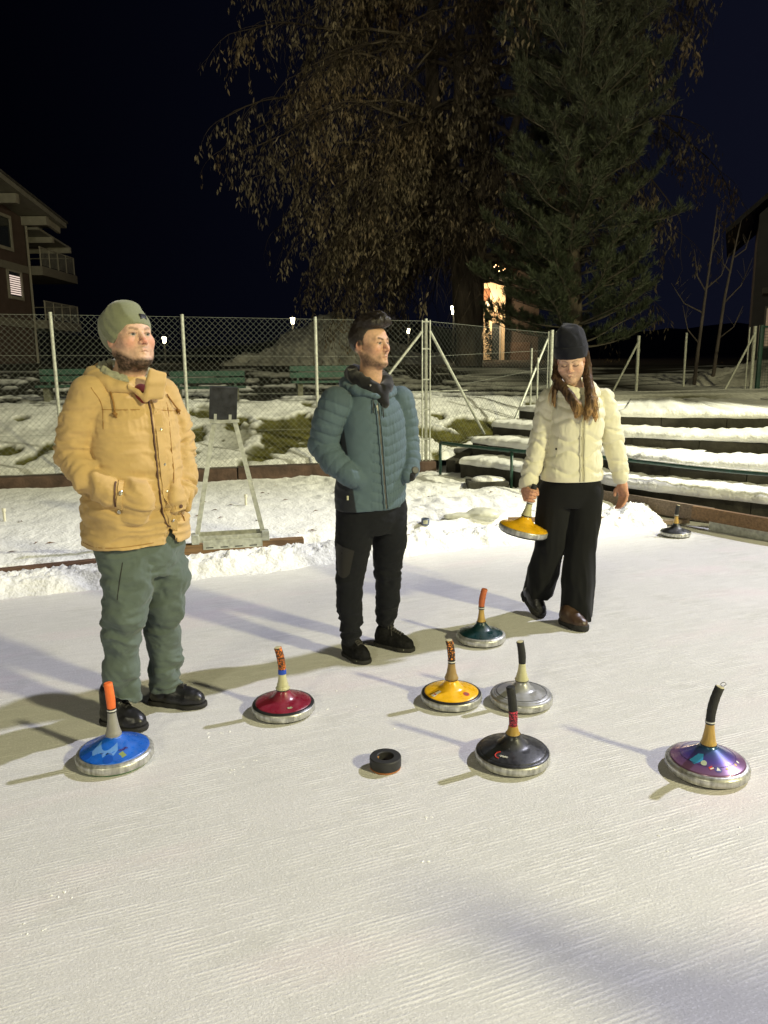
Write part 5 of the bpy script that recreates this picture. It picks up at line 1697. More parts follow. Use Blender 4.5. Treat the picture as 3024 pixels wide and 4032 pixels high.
        V = V + normals(V, Q) * (np.clip(m_, 0, 1) * bd.get('thick', 0.0) * (1 + 0.6 * nz))[:, None]
    # brows
    for s in (1, -1):
        bw = np.minimum(seg_t(V, (s * 0.014, .092, .0185), (s * 0.034, .090, .0255))[1], seg_t(V, (s * 0.034, .090, .0255), (s * 0.041, .085, .0245))[1])
        blend(np.clip((opts.get('browt', 0.0060) - bw) * 380, 0, opts.get('browa', .8)), opts.get('brow', (0.07, 0.045, 0.03)))
        if opts.get('closed'):
            ld = np.minimum(seg_t(V, (s * 0.017, .088, -.004), (s * 0.032, .093, -.0075))[1], seg_t(V, (s * 0.032, .093, -.0075), (s * 0.047, .082, -.004))[1])
            blend(np.clip((0.0042 - ld) * 700, 0, .8), (0.06, 0.035, 0.025))
        else:
            ey = np.sqrt(((l - s * 0.0315) / 0.0125) ** 2 + ((u + 0.0008) / 0.0055) ** 2)
            eye = (ey < 1) & (fr > 0.078) & (fr < 0.093)
            blend(eye * 0.9, (0.36, 0.31, 0.28))
            gx = opts.get('gaze', 0.0)
            ir = np.sqrt((l - s * 0.0315 - gx) ** 2 + (u + 0.0002) ** 2)
            blend(eye * (ir < 0.0056), opts.get('iris', (0.12, 0.14, 0.12)))
            blend(eye * (ir < 0.0025), (0.01, 0.01, 0.01))
            lid = np.minimum(seg_t(V, (s * 0.017, .088, .0045), (s * 0.032, .092, .0068))[1], seg_t(V, (s * 0.032, .092, .0068), (s * 0.047, .081, .0030))[1])
            blend(np.clip((0.0028 - lid) * 700, 0, .65), (0.10, 0.05, 0.035))
    # hair-covered scalp colour
    if opts.get('scalp') is not None:
        blend(opts['scalp'](l, fr, u), opts['haircol'])
    Vw = (V * sc) @ M.T + pos
    return Vw.astype(np.float32), Q, col

def merge(parts):
    V, Q, C = [], [], []
    b = 0
    for v, q_, c in parts:
        V.append(v); Q.append(q_ + b); C.append(c if c is not None else np.tile([[0.5, .3, .2]], (len(v), 1))); b += len(v)
    return np.concatenate(V), np.concatenate(Q), np.concatenate(C)

def in_head(f, M, pos, sc):
    """helper giving world coordinates of head-frame points"""
    return lambda p: tuple((np.array(p) * sc) @ M.T + pos)

def bvh_of(o):
    me = o.data
    return BVHTree.FromPolygons([v.co.copy() for v in me.vertices], [tuple(p.vertices) for p in me.polygons])

def ray(bv, x, z, y0=-2.0, dirn=(0, 1, 0)):
    h = bv.ray_cast(Vector((x, y0, z)), Vector(dirn))
    return h[0], h[1]

def strip(bv, pts, w, th, name, mat, parent, lift=0.0, n=26, xo=0.0):
    """flat band following a surface; pts are (x, z) seen from the camera side"""
    P_ = np.array(pts, float)
    t = np.linspace(0, len(P_) - 1, n)
    x = np.interp(t, np.arange(len(P_)), P_[:, 0]); z = np.interp(t, np.arange(len(P_)), P_[:, 1])
    L = []; 
    for a, c in zip(x, z):
        p, nn = ray(bv, a + xo, c)
        if p is None: continue
        if nn.y > 0: nn = -nn
        L.append((p, nn))
    if len(L) < 3: return None
    # smooth depth
    ys = np.array([p.y for p, _ in L]); 
    for _ in range(2): ys[1:-1] = (ys[:-2] + 2 * ys[1:-1] + ys[2:]) / 4
    V = []; Fc = []
    for i, (p, nn) in enumerate(L):
        p = Vector((p.x, min(ys[i], p.y + .004), p.z))
        a = L[max(i - 1, 0)][0]; c = L[min(i + 1, len(L) - 1)][0]
        d = (c - a).normalized(); sd = nn.cross(d).normalized()
        V += [p + sd * w / 2 - nn * .004, p + sd * w / 2 * .9 + nn * (th + lift), p - sd * w / 2 * .9 + nn * (th + lift), p - sd * w / 2 - nn * .004]
    for i in range(len(L) - 1):
        for j in range(3):
            Fc.append((i * 4 + j, i * 4 + j + 1, i * 4 + 5 + j, i * 4 + 4 + j))
    Fc += [(0, 1, 2, 3), tuple(reversed(range(len(V) - 4, len(V))))]
    return mesh_obj(name, [tuple(v) for v in V], Fc, mat, parent, smooth=False)

def button(bv, x, z, r, name, mat, parent, lift=.004):
    p, nn = ray(bv, x, z)
    if p is None: return
    if nn.y > 0: nn = -nn
    q_ = nn.to_track_quat('Z', 'Y').to_matrix().to_4x4()
    b = MB(); b.lathe([(r, 0), (r, .003), (r * .7, .0045), (r * .3, .0040)], 14, Matrix.Translation(p + nn * lift) @ q_)
    return b.build(name, mat, parent, smooth=False)

def cord(bv, pts, r, name, mat, parent, knot=True, lift=.004):
    L = []
    for a, c in pts:
        p, nn = ray(bv, a, c)
        if p is None: continue
        if nn.y > 0: nn = -nn
        L.append(tuple(p + nn * (r + lift)))
    b = MB(); b.tube(L, r, n=7)
    if knot:
        e_ = L[-1]
        b.tube([(e_[0] - .007, e_[1] - .002, e_[2] + .004), (e_[0] + .007, e_[1] - .003, e_[2] - .004)], r * 2.0, n=7)
        b.tube([(e_[0], e_[1] - .002, e_[2]), (e_[0] + .005, e_[1] - .002, e_[2] - .016)], r * .9, n=6)
        b.tube([(e_[0], e_[1] - .002, e_[2]), (e_[0] - .006, e_[1] - .002, e_[2] - .013)], r * .9, n=6)
    return b.build(name, mat, parent, smooth=True)

def folds(V, N, amp, zs, seed, xs=7.0, sharp=True):
    p = np.c_[V[:, 0] * xs, V[:, 1] * xs, V[:, 2] * zs]
    p = p + 0.8 * np.c_[fbm(V * 5, 2, seed + 5), fbm(V * 5, 2, seed + 6), fbm(V * 5, 2, seed + 7)]
    n = fbm(p, 2, seed)
    return amp * (1 - 2.0 * np.abs(n)) if sharp else amp * n

def sleeve_folds(V, arc, lo, hi, amp, freq, seed):
    p = np.c_[arc * freq + 0.9 * fbm(V * 7, 2, seed + 3), V[:, 0] * 9, V[:, 1] * 9]
    r = 1 - 2.2 * np.abs(fbm(p, 2, seed))
    return amp * r * np.clip((arc - lo) / .07, 0, 1) * np.clip((hi - arc) / .05, 0, 1)

def micro(V, amp, seed):
    return amp * (1 - 2.2 * np.abs(fbm(V * np.array([24, 24, 55]) + 1.2 * np.c_[fbm(V * 12, 2, seed + 1), fbm(V * 12, 2, seed + 2), fbm(V * 12, 2, seed + 3)], 2, seed)))

def limb_param(V, chain):
    """nearest segment of a chain: returns distance to axis / radius and arc length"""
    best = np.full(len(V), 1e9); arc = np.zeros(len(V)); acc = 0.0
    for p, q_ in zip(chain[:-1], chain[1:]):
        a, b = np.array(p[:3]), np.array(q_[:3])
        t, d = seg_t(V, a, b)
        r = p[3] + (q_[3] - p[3]) * t
        dd = d / r
        m_ = dd < best
        best = np.where(m_, dd, best)
        arc = np.where(m_, acc + t * np.linalg.norm(b - a), arc)
        acc += np.linalg.norm(b - a)
    return best, arc

def shoe(parent, heel, toe, hgt, wid, mat, name='shoe', lift=0.0, boot=0.0, soleh=0.022, sole_mat=None, heelz=0.0, toecap=0.0):
    heel = np.array([heel[0], heel[1], heelz]); toe = np.array([toe[0], toe[1], 0.0])
    d = toe - heel; L = np.linalg.norm(d); d /= L
    sd = np.cross((0, 0, 1), d); sd /= np.linalg.norm(sd); un = np.cross(d, sd)
    def W_(a, b, c): return tuple(heel + d * a * L + sd * b + un * c)
    lo = np.minimum(heel, toe) - 0.10; hi = np.maximum(heel, toe) + 0.10
    lo[2] = -0.01; hi[2] = max(heel[2], 0) + hgt + boot + 0.09
    f = Field(lo, hi, 0.005)
    f.chain([(*W_(0.16, 0, 0.044), 0.036 * wid), (*W_(0.45, 0, 0.046), 0.040 * wid), (*W_(0.72, 0, 0.036), 0.041 * wid), (*W_(0.86, 0, 0.034), 0.034 * wid)], 0.02)
    f.chain([(*W_(0.22, 0, 0.06), 0.040 * wid), (*W_(0.26, 0, hgt), 0.043 * wid), (*W_(0.24, 0, hgt + boot), 0.045 * wid)], 0.02)
    f.chain([(*W_(0.30, 0, hgt * 0.95), 0.026), (*W_(0.55, 0, 0.068), 0.026)], 0.03)
    pl = np.array(W_(0, 0, soleh * 0.75)); f.plane(pl, -un)
    V, Q = f.mesh(); V = relax(V, Q, 1, .4)
    V = V + normals(V, Q) * (0.0016 * fbm(V * 45, 2, 3))[:, None]
    o = mesh_obj(name, V, Q, mat, parent)
    f = Field(lo, hi, 0.005)
    f.chain([(*W_(0.14, 0, soleh / 2), 0.040 * wid), (*W_(0.45, 0, soleh / 2), 0.040 * wid), (*W_(0.74, 0, soleh / 2), 0.047 * wid), (*W_(0.88, 0, soleh / 2), 0.038 * wid)], 0.02)
    f.plane(np.array(W_(0, 0, soleh)), un); f.plane(np.array(W_(0, 0, 0.001)), -un)
    V, Q = f.mesh()
    mesh_obj('sole', V, Q, sole_mat or M_SHOESOLE, o)
    return o, W_

def lace_set(o, W_, mat, hgt, n=4, bow=True):
    b = MB()
    bv = bvh_of(o)
    def T_(a, s, lift=.0035):
        p0 = Vector(W_(a, s, .25)); p1 = Vector(W_(a, s, .0))
        h = bv.ray_cast(p0, (p1 - p0).normalized())
        return tuple((h[0] if h[0] else Vector(W_(a, s, hgt))) + (p0 - p1).normalized() * lift)
    for i in range(n):
        a = 0.44 + 0.062 * i
        for sg in (-1, 1):
            b.tube([T_(a, -.017 * sg), T_(a + .015, 0, .005), T_(a + .03, .017 * sg)], 0.0030, n=5)
    if bow:
        c = T_(.43, 0, .008)
        for sg in (-1, 1):
            b.tube([c] + [T_(.43 - .02 * math.sin(t), sg * (.008 + .020 * math.sin(t / 2)), .008 + .014 * math.sin(t)) for t in np.linspace(.3, 3.0, 7)], 0.0024, n=5)
            b.tube([c, T_(.48, sg * .022, .006), T_(.53, sg * .036, .004)], .0022, n=5)
    b.build('lace', mat, o, smooth=True)
    return

def inner_body(chains, lofts, fdir, lo, hi):
    f = Field(lo, hi, 0.016)
    for r in lofts: f.loft(r, fdir, 0.03, 2.1)
    for c in chains: f.chain([(p[0], p[1], p[2], p[3] * 0.72) for p in c], 0.03)
    f.plane((0, 0, 0.30), (0, 0, -1))
    V, Q = f.mesh()
    return V, Q, None

def hand_relaxed(f, wr, pl, tip, side, toward):
    """hanging hand: wrist, palm centre, finger tip line; side = across the palm, toward = palm normal"""
    wr, pl, tip, side, toward = [np.array(a, float) for a in (wr, pl, tip, side, toward)]
    f.chain([(*wr, .024), (*(wr * .5 + pl * .5), .025), (*pl, .020)], .012)
    for k in (-1, -.33, .33, 1):
        kn = pl + side * .027 * k + (tip - pl) * .12
        f.chain([(*(wr * .4 + pl * .6 + side * .014 * k), .016), (*kn, .0125)], .010)
        ln = (1.0, .98, .92, .78)[int(round((k + 1) * 1.5))]
        m1 = kn + (tip - pl) * .42 * ln + toward * .004
        m2 = kn + (tip - pl) * .70 * ln + toward * .016
        m3 = kn + (tip - pl) * .90 * ln + toward * .032
        f.chain([(*kn, .0100), (*m1, .0092), (*m2, .0083), (*m3, .0072)], .004)
    th0 = wr * .45 + pl * .55 - side * .022 + toward * .006
    f.chain([(*th0, .014), (*(th0 - side * .018 + (tip - pl) * .32 + toward * .012), .0115), (*(th0 - side * .016 + (tip - pl) * .62 + toward * .020), .009)], .008)
# ------------------------------------------------------------------ man in the tan jacket
def man_tan():
    e = empty('person', (-1.12, 3.15, 0))
    tag(e, 'person in a tan hooded jacket, green beanie and green trousers, hands in pockets', 'person')
    fd = np.array([0.70, -0.714]); fd /= np.linalg.norm(fd)
    # head
    M, pos = head_matrix((0.118, -0.015, 1.625), 0.80, 0.17)
    sc = 0.985
    opts = dict(jaw=1.06, fat=0.006, rosy=0.75, skin=(0.64, 0.41, 0.30), iris=(0.055, 0.065, 0.06), brow=(0.16, 0.095, 0.05), browa=.6, lip=(0.52, 0.18, 0.16), nose=1.0, gaze=0.0,
                beard=dict(amt=0.97, col=(0.045, 0.029, 0.020), thick=0.005, low=0.150, mous=.5, side=.25, up=.006, chin=.002))
    hv = build_head(M, pos, sc, (0.085, 0.012, 1.45), 0.062, opts)
    torso_in = [(0.75, .09, 0, .15, .11), (1.1, .09, 0, .16, .13), (1.35, .09, 0, .16, .11), (1.44, .085, .01, .09, .07)]
    armR = [(-0.024, -0.105, 1.408, .078), (-0.072, -0.110, 1.30, .078), (-0.103, -0.105, 1.180, .072), (-0.03, -0.165, 1.095, .066), (0.058, -0.190, 1.035, .054), (0.118, -0.170, 0.992, .042)]
    armL = [(0.190, 0.115, 1.398, .074), (0.226, 0.125, 1.28, .071), (0.248, 0.115, 1.150, .066), (0.270, 0.070, 1.06, .059), (0.276, 0.020, 1.00, .052), (0.255, -0.03, .97, .045)]
    legR = [(0.050, -0.055, 0.78, .108), (0.060, -0.085, 0.63, .096), (0.040, -0.105, 0.52, .082), (0.018, -0.090, 0.42, .071), (-0.002, -0.070, 0.27, .067), (-0.010, -0.060, 0.12, .069)]
    legL = [(0.140, 0.070, 0.78, .104), (0.178, 0.060, 0.63, .092), (0.158, 0.070, 0.50, .082), (0.130, 0.095, 0.36, .067), (0.126, 0.125, 0.21, .068), (0.122, 0.135, 0.085, .068)]
    ib = inner_body([armR, armL, legR, legL], [torso_in], fd, (-.35, -.35, 0.02), (.45, .35, 1.5))
    V, Q, C = merge([hv, ib])
    mesh_obj('body', V, Q, M_SKIN, e, col=C)
    # trousers
    f = Field((-.22, -.30, .05), (.38, .30, .95), 0.0062)
    f.loft([(0.66, .105, -.005, .150, .12), (0.76, .10, 0, .178, .135), (0.82, .098, 0, .172, .130), (0.90, .095, 0, .150, .11)], fd, .03, 2.1)
    f.chain(legR, .03); f.chain(legL, .03)
    zc = .075 + .055 * np.clip((.085 - f.ax[0]) / .05, 0, 1)
    f.v = np.maximum(f.v, (zc[:, None, None] - f.ax[2][None, None, :]).astype(np.float32))
    V, Q = f.mesh(); N = normals(V, Q)
    zz = V[:, 2]
    w = 0.35 + 0.9 * np.exp(-((zz - .47) / .07) ** 2) + 1.5 * np.exp(-((zz - .16) / .10) ** 2) + 0.5 * np.exp(-((zz - .68) / .06) ** 2)
    V = V + N * (folds(V, N, .0095, 17, 12) * w + 0.006 * fbm(V * 5, 2, 19) + .004 * (1 - 2 * np.abs(fbm(np.c_[V[:, 0] * 14 + V[:, 2] * 9, V[:, 1] * 10, V[:, 2] * 6], 2, 23))))[:, None]
    V = V + N * micro(V, .0020, 91)[:, None]
    V = relax(V, Q, 1, .25)
    tr = mesh_obj('trousers', V, Q, fabric('green_twill', (0.105, 0.135, 0.122), bscale=700, bump=.4, var=.10, sheen=.15), e)
    bt = bvh_of(tr)
    strip(bt, [(0.075, .75), (0.050, .60)], .004, .001, 'seam', M_LACE, tr)
    # shoes
    o, W_ = shoe(e, (-0.105, -0.030), (0.090, -0.118), 0.105, 1.12, M_LEATHER, boot=.045)
    lace_set(o, W_, M_LACE, .105)
    o, W_ = shoe(e, (0.040, 0.160), (0.298, 0.104), 0.100, 1.15, M_LEATHER)
    lace_set(o, W_, M_LACE, .100)
    # jacket
    f = Field((-.24, -.34, .78), (.42, .30, 1.50), 0.0056)
    f.loft([(0.800, .082, 0, .216, .170), (0.88, .085, 0, .214, .168), (1.00, .092, -.005, .205, .165), (1.12, .096, -.005, .198, .160), (1.24, .098, 0, .190, .148), (1.34, .094, 0, .176, .128),
            (1.40, .090, 0, .165, .112), (1.445, .086, .01, .110, .090), (1.475, .086, .012, .082, .080)], fd, .0, 2.35)
    f.chain(armR, .009); f.chain(armL, .009)
    f.ell((0.138, -0.168, 0.998), (.072, .052, .094), .014); f.ell((0.270, -0.045, .985), (.030, .055, .070), .015)
    # open front vent below the last stud
    for yv in np.linspace(-0.30, -0.02, 15):
        f.cap((0.244, yv, 0.770), (0.238, yv, 0.905), .024, .001, 0, 's')
    V, Q = f.mesh(); N = normals(V, Q)
    zz = V[:, 2]
    dR, aR = limb_param(V, armR); dL, aL = limb_param(V, armL)
    isR = dR < 1.12; isL = dL < 1.12
    torso = ~(isR | isL)
    fold = folds(V, N, 1.0, 30, 31, 6)
    dsp = np.zeros(len(V))
    dsp += np.where(torso, 0.0090 * fold * (0.30 + 1.0 * np.exp(-((zz - .93) / .09) ** 2) + .5 * np.exp(-((zz - 1.12) / .08) ** 2)) + .004 * fbm(V * 6, 2, 33), 0)
    def ring(a, lo, hi, amp, seed):
        ph = a * 2 * math.pi / 0.040 + 2.2 * fbm(V * 9, 2, seed)
        return amp * (np.sin(ph) ** 2 - .5) * np.clip((a - lo) / .05, 0, 1) * np.clip((hi - a) / .05, 0, 1)
    dsp += np.where(isR & (dR < dL), sleeve_folds(V, aR, .08, .50, .0105, 24, 35) + .002 * fold, 0)
    dsp += np.where(isL & (dL <= dR), sleeve_folds(V, aL, .08, .54, .0125, 27, 37) + .002 * fold, 0)
    dsp += micro(V, .0014, 81)
    pk_ = np.clip((1.352 - zz) / .004, 0, 1) * np.clip((zz - 1.24) / .11, 0, 1)
    dsp += np.where(torso, pk_ * .0045 * (1 - 2.2 * np.abs(fbm(np.c_[V[:, 0] * 42, V[:, 1] * 42, V[:, 2] * 5], 2, 83))), 0)
    V = V + N * dsp[:, None]
    V = relax(V, Q, 1, .2)
    M_TAN = fabric('tan_canvas', (0.53, 0.362, 0.160), var=.07, vscale=14, bscale=520, bump=.5)
    M_TANS = material('tan_seam', (0.30, 0.155, 0.04), rough=.9, var=.1)
    M_BROWNEDGE = material('dark_piping', (0.10, 0.050, 0.030), rough=.8, var=.1)
    jk = mesh_obj('jacket', V, Q, M_TAN, e)
    bv = bvh_of(jk)
    # placket and dark zip edge
    zp = [(0.176, 1.432), (0.199, 1.36), (0.210, 1.28), (0.216, 1.20), (0.224, 1.10), (0.228, 1.00), (0.232, 0.93), (0.246, 0.86)]
    strip(bv, zp, .036, .006, 'placket', M_TAN, jk, xo=.016)
    strip(bv, zp, .005, .008, 'zip_edge', M_BROWNEDGE, jk, xo=-.004)
    strip(bv, [(x + .046, z) for x, z in zp], .0025, .0012, 'seam', M_TANS, jk)
    for i in (1.395, 1.27, 1.13, 1.02, 0.90):
        button(bv, float(np.interp(i, [q_[1] for q_ in zp[::-1]], [q_[0] for q_ in zp[::-1]])) + .018, i, .0055, 'press_stud', M_SNAP, jk, .006)
    # yoke seams
    strip(bv, [(0.035, 1.355), (0.10, 1.352), (0.165, 1.350)], .003, .0012, 'yoke_seam', M_TANS, jk)
    strip(bv, [(0.225, 1.345), (0.262, 1.335)], .003, .0012, 'yoke_seam', M_TANS, jk)
    strip(bv, [(0.005, 1.440), (0.028, 1.40), (0.040, 1.35), (0.040, 1.28)], .003, .0012, 'armhole_seam', M_TANS, jk)
    strip(bv, [(-0.115, .826), (-.02, .818), (.08, .815), (.19, .818)], .003, .0012, 'hem_seam', M_TANS, jk)
    # pocket facing with studs
    strip(bv, [(0.100, 1.085), (0.104, 1.04), (0.094, 0.975)], .022, .006, 'pocket_flap', M_TAN, jk)
    strip(bv, [(0.086, 1.080), (0.089, 1.04), (0.080, 0.985)], .008, .003, 'pocket_opening', M_BROWNEDGE, jk)
    button(bv, 0.103, 1.040, .009, 'press_stud', M_SNAP, jk, .010)
    button(bv, 0.090, 0.962, .009, 'press_stud', M_SNAP, jk, .006)
    button(bv, 0.292, 0.958, .008, 'press_stud', M_BROWNEDGE, jk, .005)
    # cuff strap hanging from the far sleeve
    f = Field((.24, -.06, .90), (.36, .08, 1.08), .005)
    f.chain([(.305, .015, 1.03, .022), (.312, .0, .985, .016), (.305, -.012, .935, .015)], .01)
    V, Q = f.mesh(); mesh_obj('cuff_strap', V, Q, fabric('cuff_tan', (0.48, 0.32, 0.13)), jk)
    # drawstrings
    cord(bv, [(0.050, 1.452), (0.062, 1.42), (0.078, 1.38), (0.085, 1.335)], .0035, 'drawstring', M_TANS, jk)
    cord(bv, [(0.236, 1.400), (0.250, 1.37), (0.266, 1.335)], .0035, 'drawstring', M_TANS, jk)
    # hood lying on the back, fleece lined collar
    f = Field((-.12, -.16, 1.38), (.30, .26, 1.60), .0055)
    def hp(a, r, z): 
        c, s = math.cos(a), math.sin(a)
        return (.086 + fd[0] * r[1] * c - fd[1] * r[0] * s, .01 + fd[1] * r[1] * c + fd[0] * r[0] * s, z)
    pts = []
    for a in np.linspace(0.42, 6.283 - 0.42, 20):
        back = (1 - math.cos(a)) / 2
        pts.append((*hp(a, (.118, .108 + .03 * back), 1.452 + .032 * back - .022 * (1 - back)), .017 + .028 * back ** .7))
    f.chain(pts, .015)
    f.ell((.045, .075, 1.46), (.10, .09, .05), .03)
    V, Q = f.mesh(); N = normals(V, Q)
    V = V + N * (folds(V, N, .007, 14, 51, 14))[:, None]
    hd = mesh_obj('hood', relax(V, Q, 1, .4), Q, M_TAN, jk)
    f = Field((-.10, -.16, 1.42), (.28, .22, 1.62), .005)
    pts = []
    for a in np.linspace(0.62, 6.283 - 0.55, 20):
        back = (1 - math.cos(a)) / 2
        pts.append((*hp(a, (.090, .082 + .02 * back), 1.482 + .030 * back - .020 * (1 - back)), .017 + .014 * back))
    f.chain(pts, .012)
    V, Q = f.mesh(); N = normals(V, Q)
    V = V + N * (.006 * fbm(V * 75, 2, 61) + .005 * fbm(V * 30, 2, 62))[:, None]
    mesh_obj('fleece_lining', V, Q, fabric('fleece', (0.34, 0.34, 0.25), bscale=160, bump=.8, bdist=.004), jk)
    # standing collar flap on the zip side
    f = Field((.13, -.16, 1.36), (.33, .10, 1.52), .005)
    for k_ in range(5):
        g_ = k_ / 4
        f.chain([(.196 + .046 * g_, -.112 + .040 * g_, 1.400, .012), (.206 + .048 * g_, -.106 + .042 * g_, 1.455, .010), (.214 + .044 * g_, -.096 + .042 * g_, 1.500 - .014 * g_, .0075)], .012)
    f.chain([(.192, -.112, 1.385, .009), (.165, -.114, 1.418, .009), (.130, -.112, 1.440, .011), (.095, -.106, 1.455, .014)], .012)
    V, Q = f.mesh(); mesh_obj('collar_flap', V, Q, M_TAN, jk)
    # red shirt and white tee at the throat
    f = Field((.05, -.15, 1.36), (.26, .06, 1.50), .005)
    f.ell((.160, -.055, 1.400), (.036, .042, .050), .01)
    V, Q = f.mesh(); mesh_obj('shirt', V, Q, fabric('red_shirt', (0.20, 0.035, 0.030)), e)
    # beanie
    f = Field((-.125, -.175, -.13), (.125, .125, .175), .0042)
    f.ell((0, -0.022, 0.036), (0.0925, 0.1125, 0.104), 0.0)
    f.ell((0, -0.074, 0.066), (0.076, 0.072, 0.066), 0.05)
    f.ell((0.005, -0.020, 0.120), (0.052, 0.058, 0.030), 0.04)
    f.plane((0, .095, .048), (0, 0.70, -1.0))
    V, Q = f.mesh(); N = normals(V, Q)
    V = V + N * (0.0030 * (1 - 2 * np.abs(fbm(np.c_[V[:, 0] * 9, (V[:, 1] + .7 * V[:, 2]) * 22, V[:, 2] * 5], 2, 71))) + .002 * fbm(V * 18, 2, 72))[:, None]
    V = relax(V, Q, 2, .4)
    Vw = (V * sc) @ M.T + pos
    bn = mesh_obj('beanie', Vw, Q, fabric('sage_knit', (0.20, 0.215, 0.135), bscale=330, bump=.7, bdist=.002, sheen=.3), e)
    b = MB()
    lp = in_head(None, M, pos, sc)
    # woven label on the brim
    Vt = []
    for r_ in range(2):
        for c_ in range(5):
            u_ = 0.046 + r_ * 0.036; a_ = 0.10 + c_ * 0.10
            Vt.append(lp((0.0905 * math.sin(a_) * 1.0, -0.022 + 0.1105 * math.cos(a_) * (1.012 if r_ == 0 else .955), u_ + (.0 if r_ == 0 else 0))))
    V_ = Vt; Fc = [(i, i + 1, i + 6, i + 5) for i in range(4)]
    lab = mesh_obj('label', V_, Fc, material('black_label', (0.012, 0.012, 0.014), rough=.6, var=.1), bn, smooth=True)
    md = lab.modifiers.new('t', 'SOLIDIFY'); md.thickness = .004; md.offset = 0
    return e
man_tan()
# ------------------------------------------------------------------ man in the blue quilted jacket
def man_blue():
    e = empty('person', (-0.03, 3.90, 0))
    tag(e, 'dark-haired person in a blue quilted jacket and black trousers, hands in pockets', 'person')
    fd = np.array([0.60, -0.80])
    M, pos = head_matrix((-0.030, -0.010, 1.612), 0.92, 0.03)
    sc = 0.97
    hc = (0.022, 0.016, 0.012)
    def scalp(l, fr, u):
        al = np.abs(l)
        top = np.clip((u - (0.066 - 0.25 * np.clip(-fr + .06, 0, .1))) * 120, 0, 1)
        side = np.clip((0.020 - fr - 0.25 * np.clip(-u, 0, 1)) * 90, 0, 1) * np.clip((u + 0.012 + 0.35 * np.clip(-fr, 0, .2)) * 90, 0, 1)
        return np.maximum(top, side) * (al < .084) * .9
    opts = dict(jaw=1.0, rosy=0.45, skin=(0.56, 0.34, 0.225), iris=(0.10, 0.10, 0.07), brow=(0.05, 0.03, 0.02), browa=.8, lip=(0.44, 0.19, 0.15), nose=1.02, scalp=scalp, haircol=hc,
                beard=dict(amt=0.75, col=(0.065, 0.043, 0.031), thick=0.0008, low=0.130, mous=.9, side=.7, burn=.9))
    hv = build_head(M, pos, sc, (-0.035, 0.012, 1.42), 0.058, opts)
    torso_in = [(0.75, -.03, 0, .13, .10), (1.1, -.03, 0, .14, .10), (1.30, -.03, 0, .14, .09), (1.40, -.035, .01, .08, .06)]
    armR = [(-0.200, -0.100, 1.335, .080), (-0.240, -0.105, 1.24, .077), (-0.268, -0.090, 1.125, .073), (-0.215, -0.138, 1.045, .064), (-0.140, -0.165, 0.985, .056), (-0.090, -0.140, 0.950, .046)]
    armL = [(0.115, 0.105, 1.330, .076), (0.138, 0.115, 1.23, .072), (0.150, 0.105, 1.115, .066), (0.166, 0.060, 1.04, .054), (0.166, 0.010, 0.985, .046), (0.145, -0.030, .955, .038)]
    legR = [(-0.108, -0.035, 0.78, .110), (-0.128, -0.050, 0.62, .093), (-0.150, -0.062, 0.43, .070), (-0.154, -0.068, 0.28, .065), (-0.150, -0.070, 0.20, .058), (-0.146, -0.072, 0.10, .047)]
    legL = [(0.045, 0.045, 0.78, .106), (0.058, 0.055, 0.60, .089), (0.046, 0.075, 0.41, .069), (0.046, 0.090, 0.27, .065), (0.040, 0.098, 0.20, .054), (0.034, 0.105, 0.10, .044)]
    ib = inner_body([armR, armL, legR, legL], [torso_in], fd, (-.45, -.32, 0.02), (.35, .3, 1.46))
    V, Q, C = merge([hv, ib])
    mesh_obj('body', V, Q, M_SKIN, e, col=C)
    # hair
    f = Field((-.10, -.135, -.07), (.10, .145, .165), .0040)
    f.ell((0, -0.022, 0.034), (0.0815, 0.1015, 0.0935), 0.0)
    f.chain([(0.0, -0.06, 0.105, .030), (0.0, 0.005, 0.122, .032), (0.0, 0.060, 0.122, .030), (0.012, 0.100, 0.112, .020)], .03)
    f.chain([(0.035, -0.03, 0.100, .026), (0.038, 0.05, 0.108, .024), (0.035, 0.088, 0.098, .015)], .02)
    f.chain([(-0.035, -0.03, 0.100, .026), (-0.038, 0.05, 0.105, .024), (-0.030, 0.085, 0.098, .015)], .02)
    # face opening, neck line and round the ears
    f.ell((0, 0.130, 0.010), (0.068, 0.085, 0.078), 0.012, 's')
    f.cap((-.12, .075, -.02), (.12, .075, -.02), .052, .052, .01, 's')
    f.cap((-.12, -.010, -.022), (.12, -.010, -.022), .037, .037, .008, 's')
    f.plane((0, -.10, -.045), (0, .55, -1))
    V, Q = f.mesh(); N = normals(V, Q)
    topm = np.clip((V[:, 2] - .07) * 25, 0, 1)
    pst = np.c_[V[:, 0] * 150, V[:, 1] * 22, V[:, 2] * 60]
    V = V + N * (topm * (.0055 * fbm(pst, 2, 5) + .006 * (1 - 2 * np.abs(fbm(np.c_[V[:, 0] * 40, V[:, 1] * 11, V[:, 2] * 12], 2, 8)))) + .0016 * fbm(V * 120, 2, 6))[:, None]
    Vw = (V * sc) @ M.T + pos
    M_HAIR = material('dark_brown_hair', hc, rough=.42, bump=.8, bscale=60, var=.5, vscale=40, stretch=(8, 8, 1.5), spec=.5, bdist=.003)
    hr = mesh_obj('hair', Vw, Q, M_HAIR, e)
    # loose strands of the quiff
    lp = in_head(None, M, pos, sc)
    rr = random.Random(4); b = MB()
    for i in range(230):
        l0 = rr.uniform(-.058, .058); f0 = rr.uniform(-.03, .06); u0_ = 0.128 - 6.5 * l0 * l0 - 2.0 * (f0 - .02) ** 2
        L = rr.uniform(.045, .075)
        pts = []
        for k in range(5):
            t = k / 4
            pts.append(lp((l0 + .012 * t * rr.uniform(-.6, 1.2), f0 + L * t, u0_ + .022 * math.sin(t * 2.6) * rr.uniform(.6, 1.2) + .004 * rr.uniform(-1, 1))))
        b.tube(pts, [.0018, .0017, .0014, .0011, .0005], n=3, caps=False)
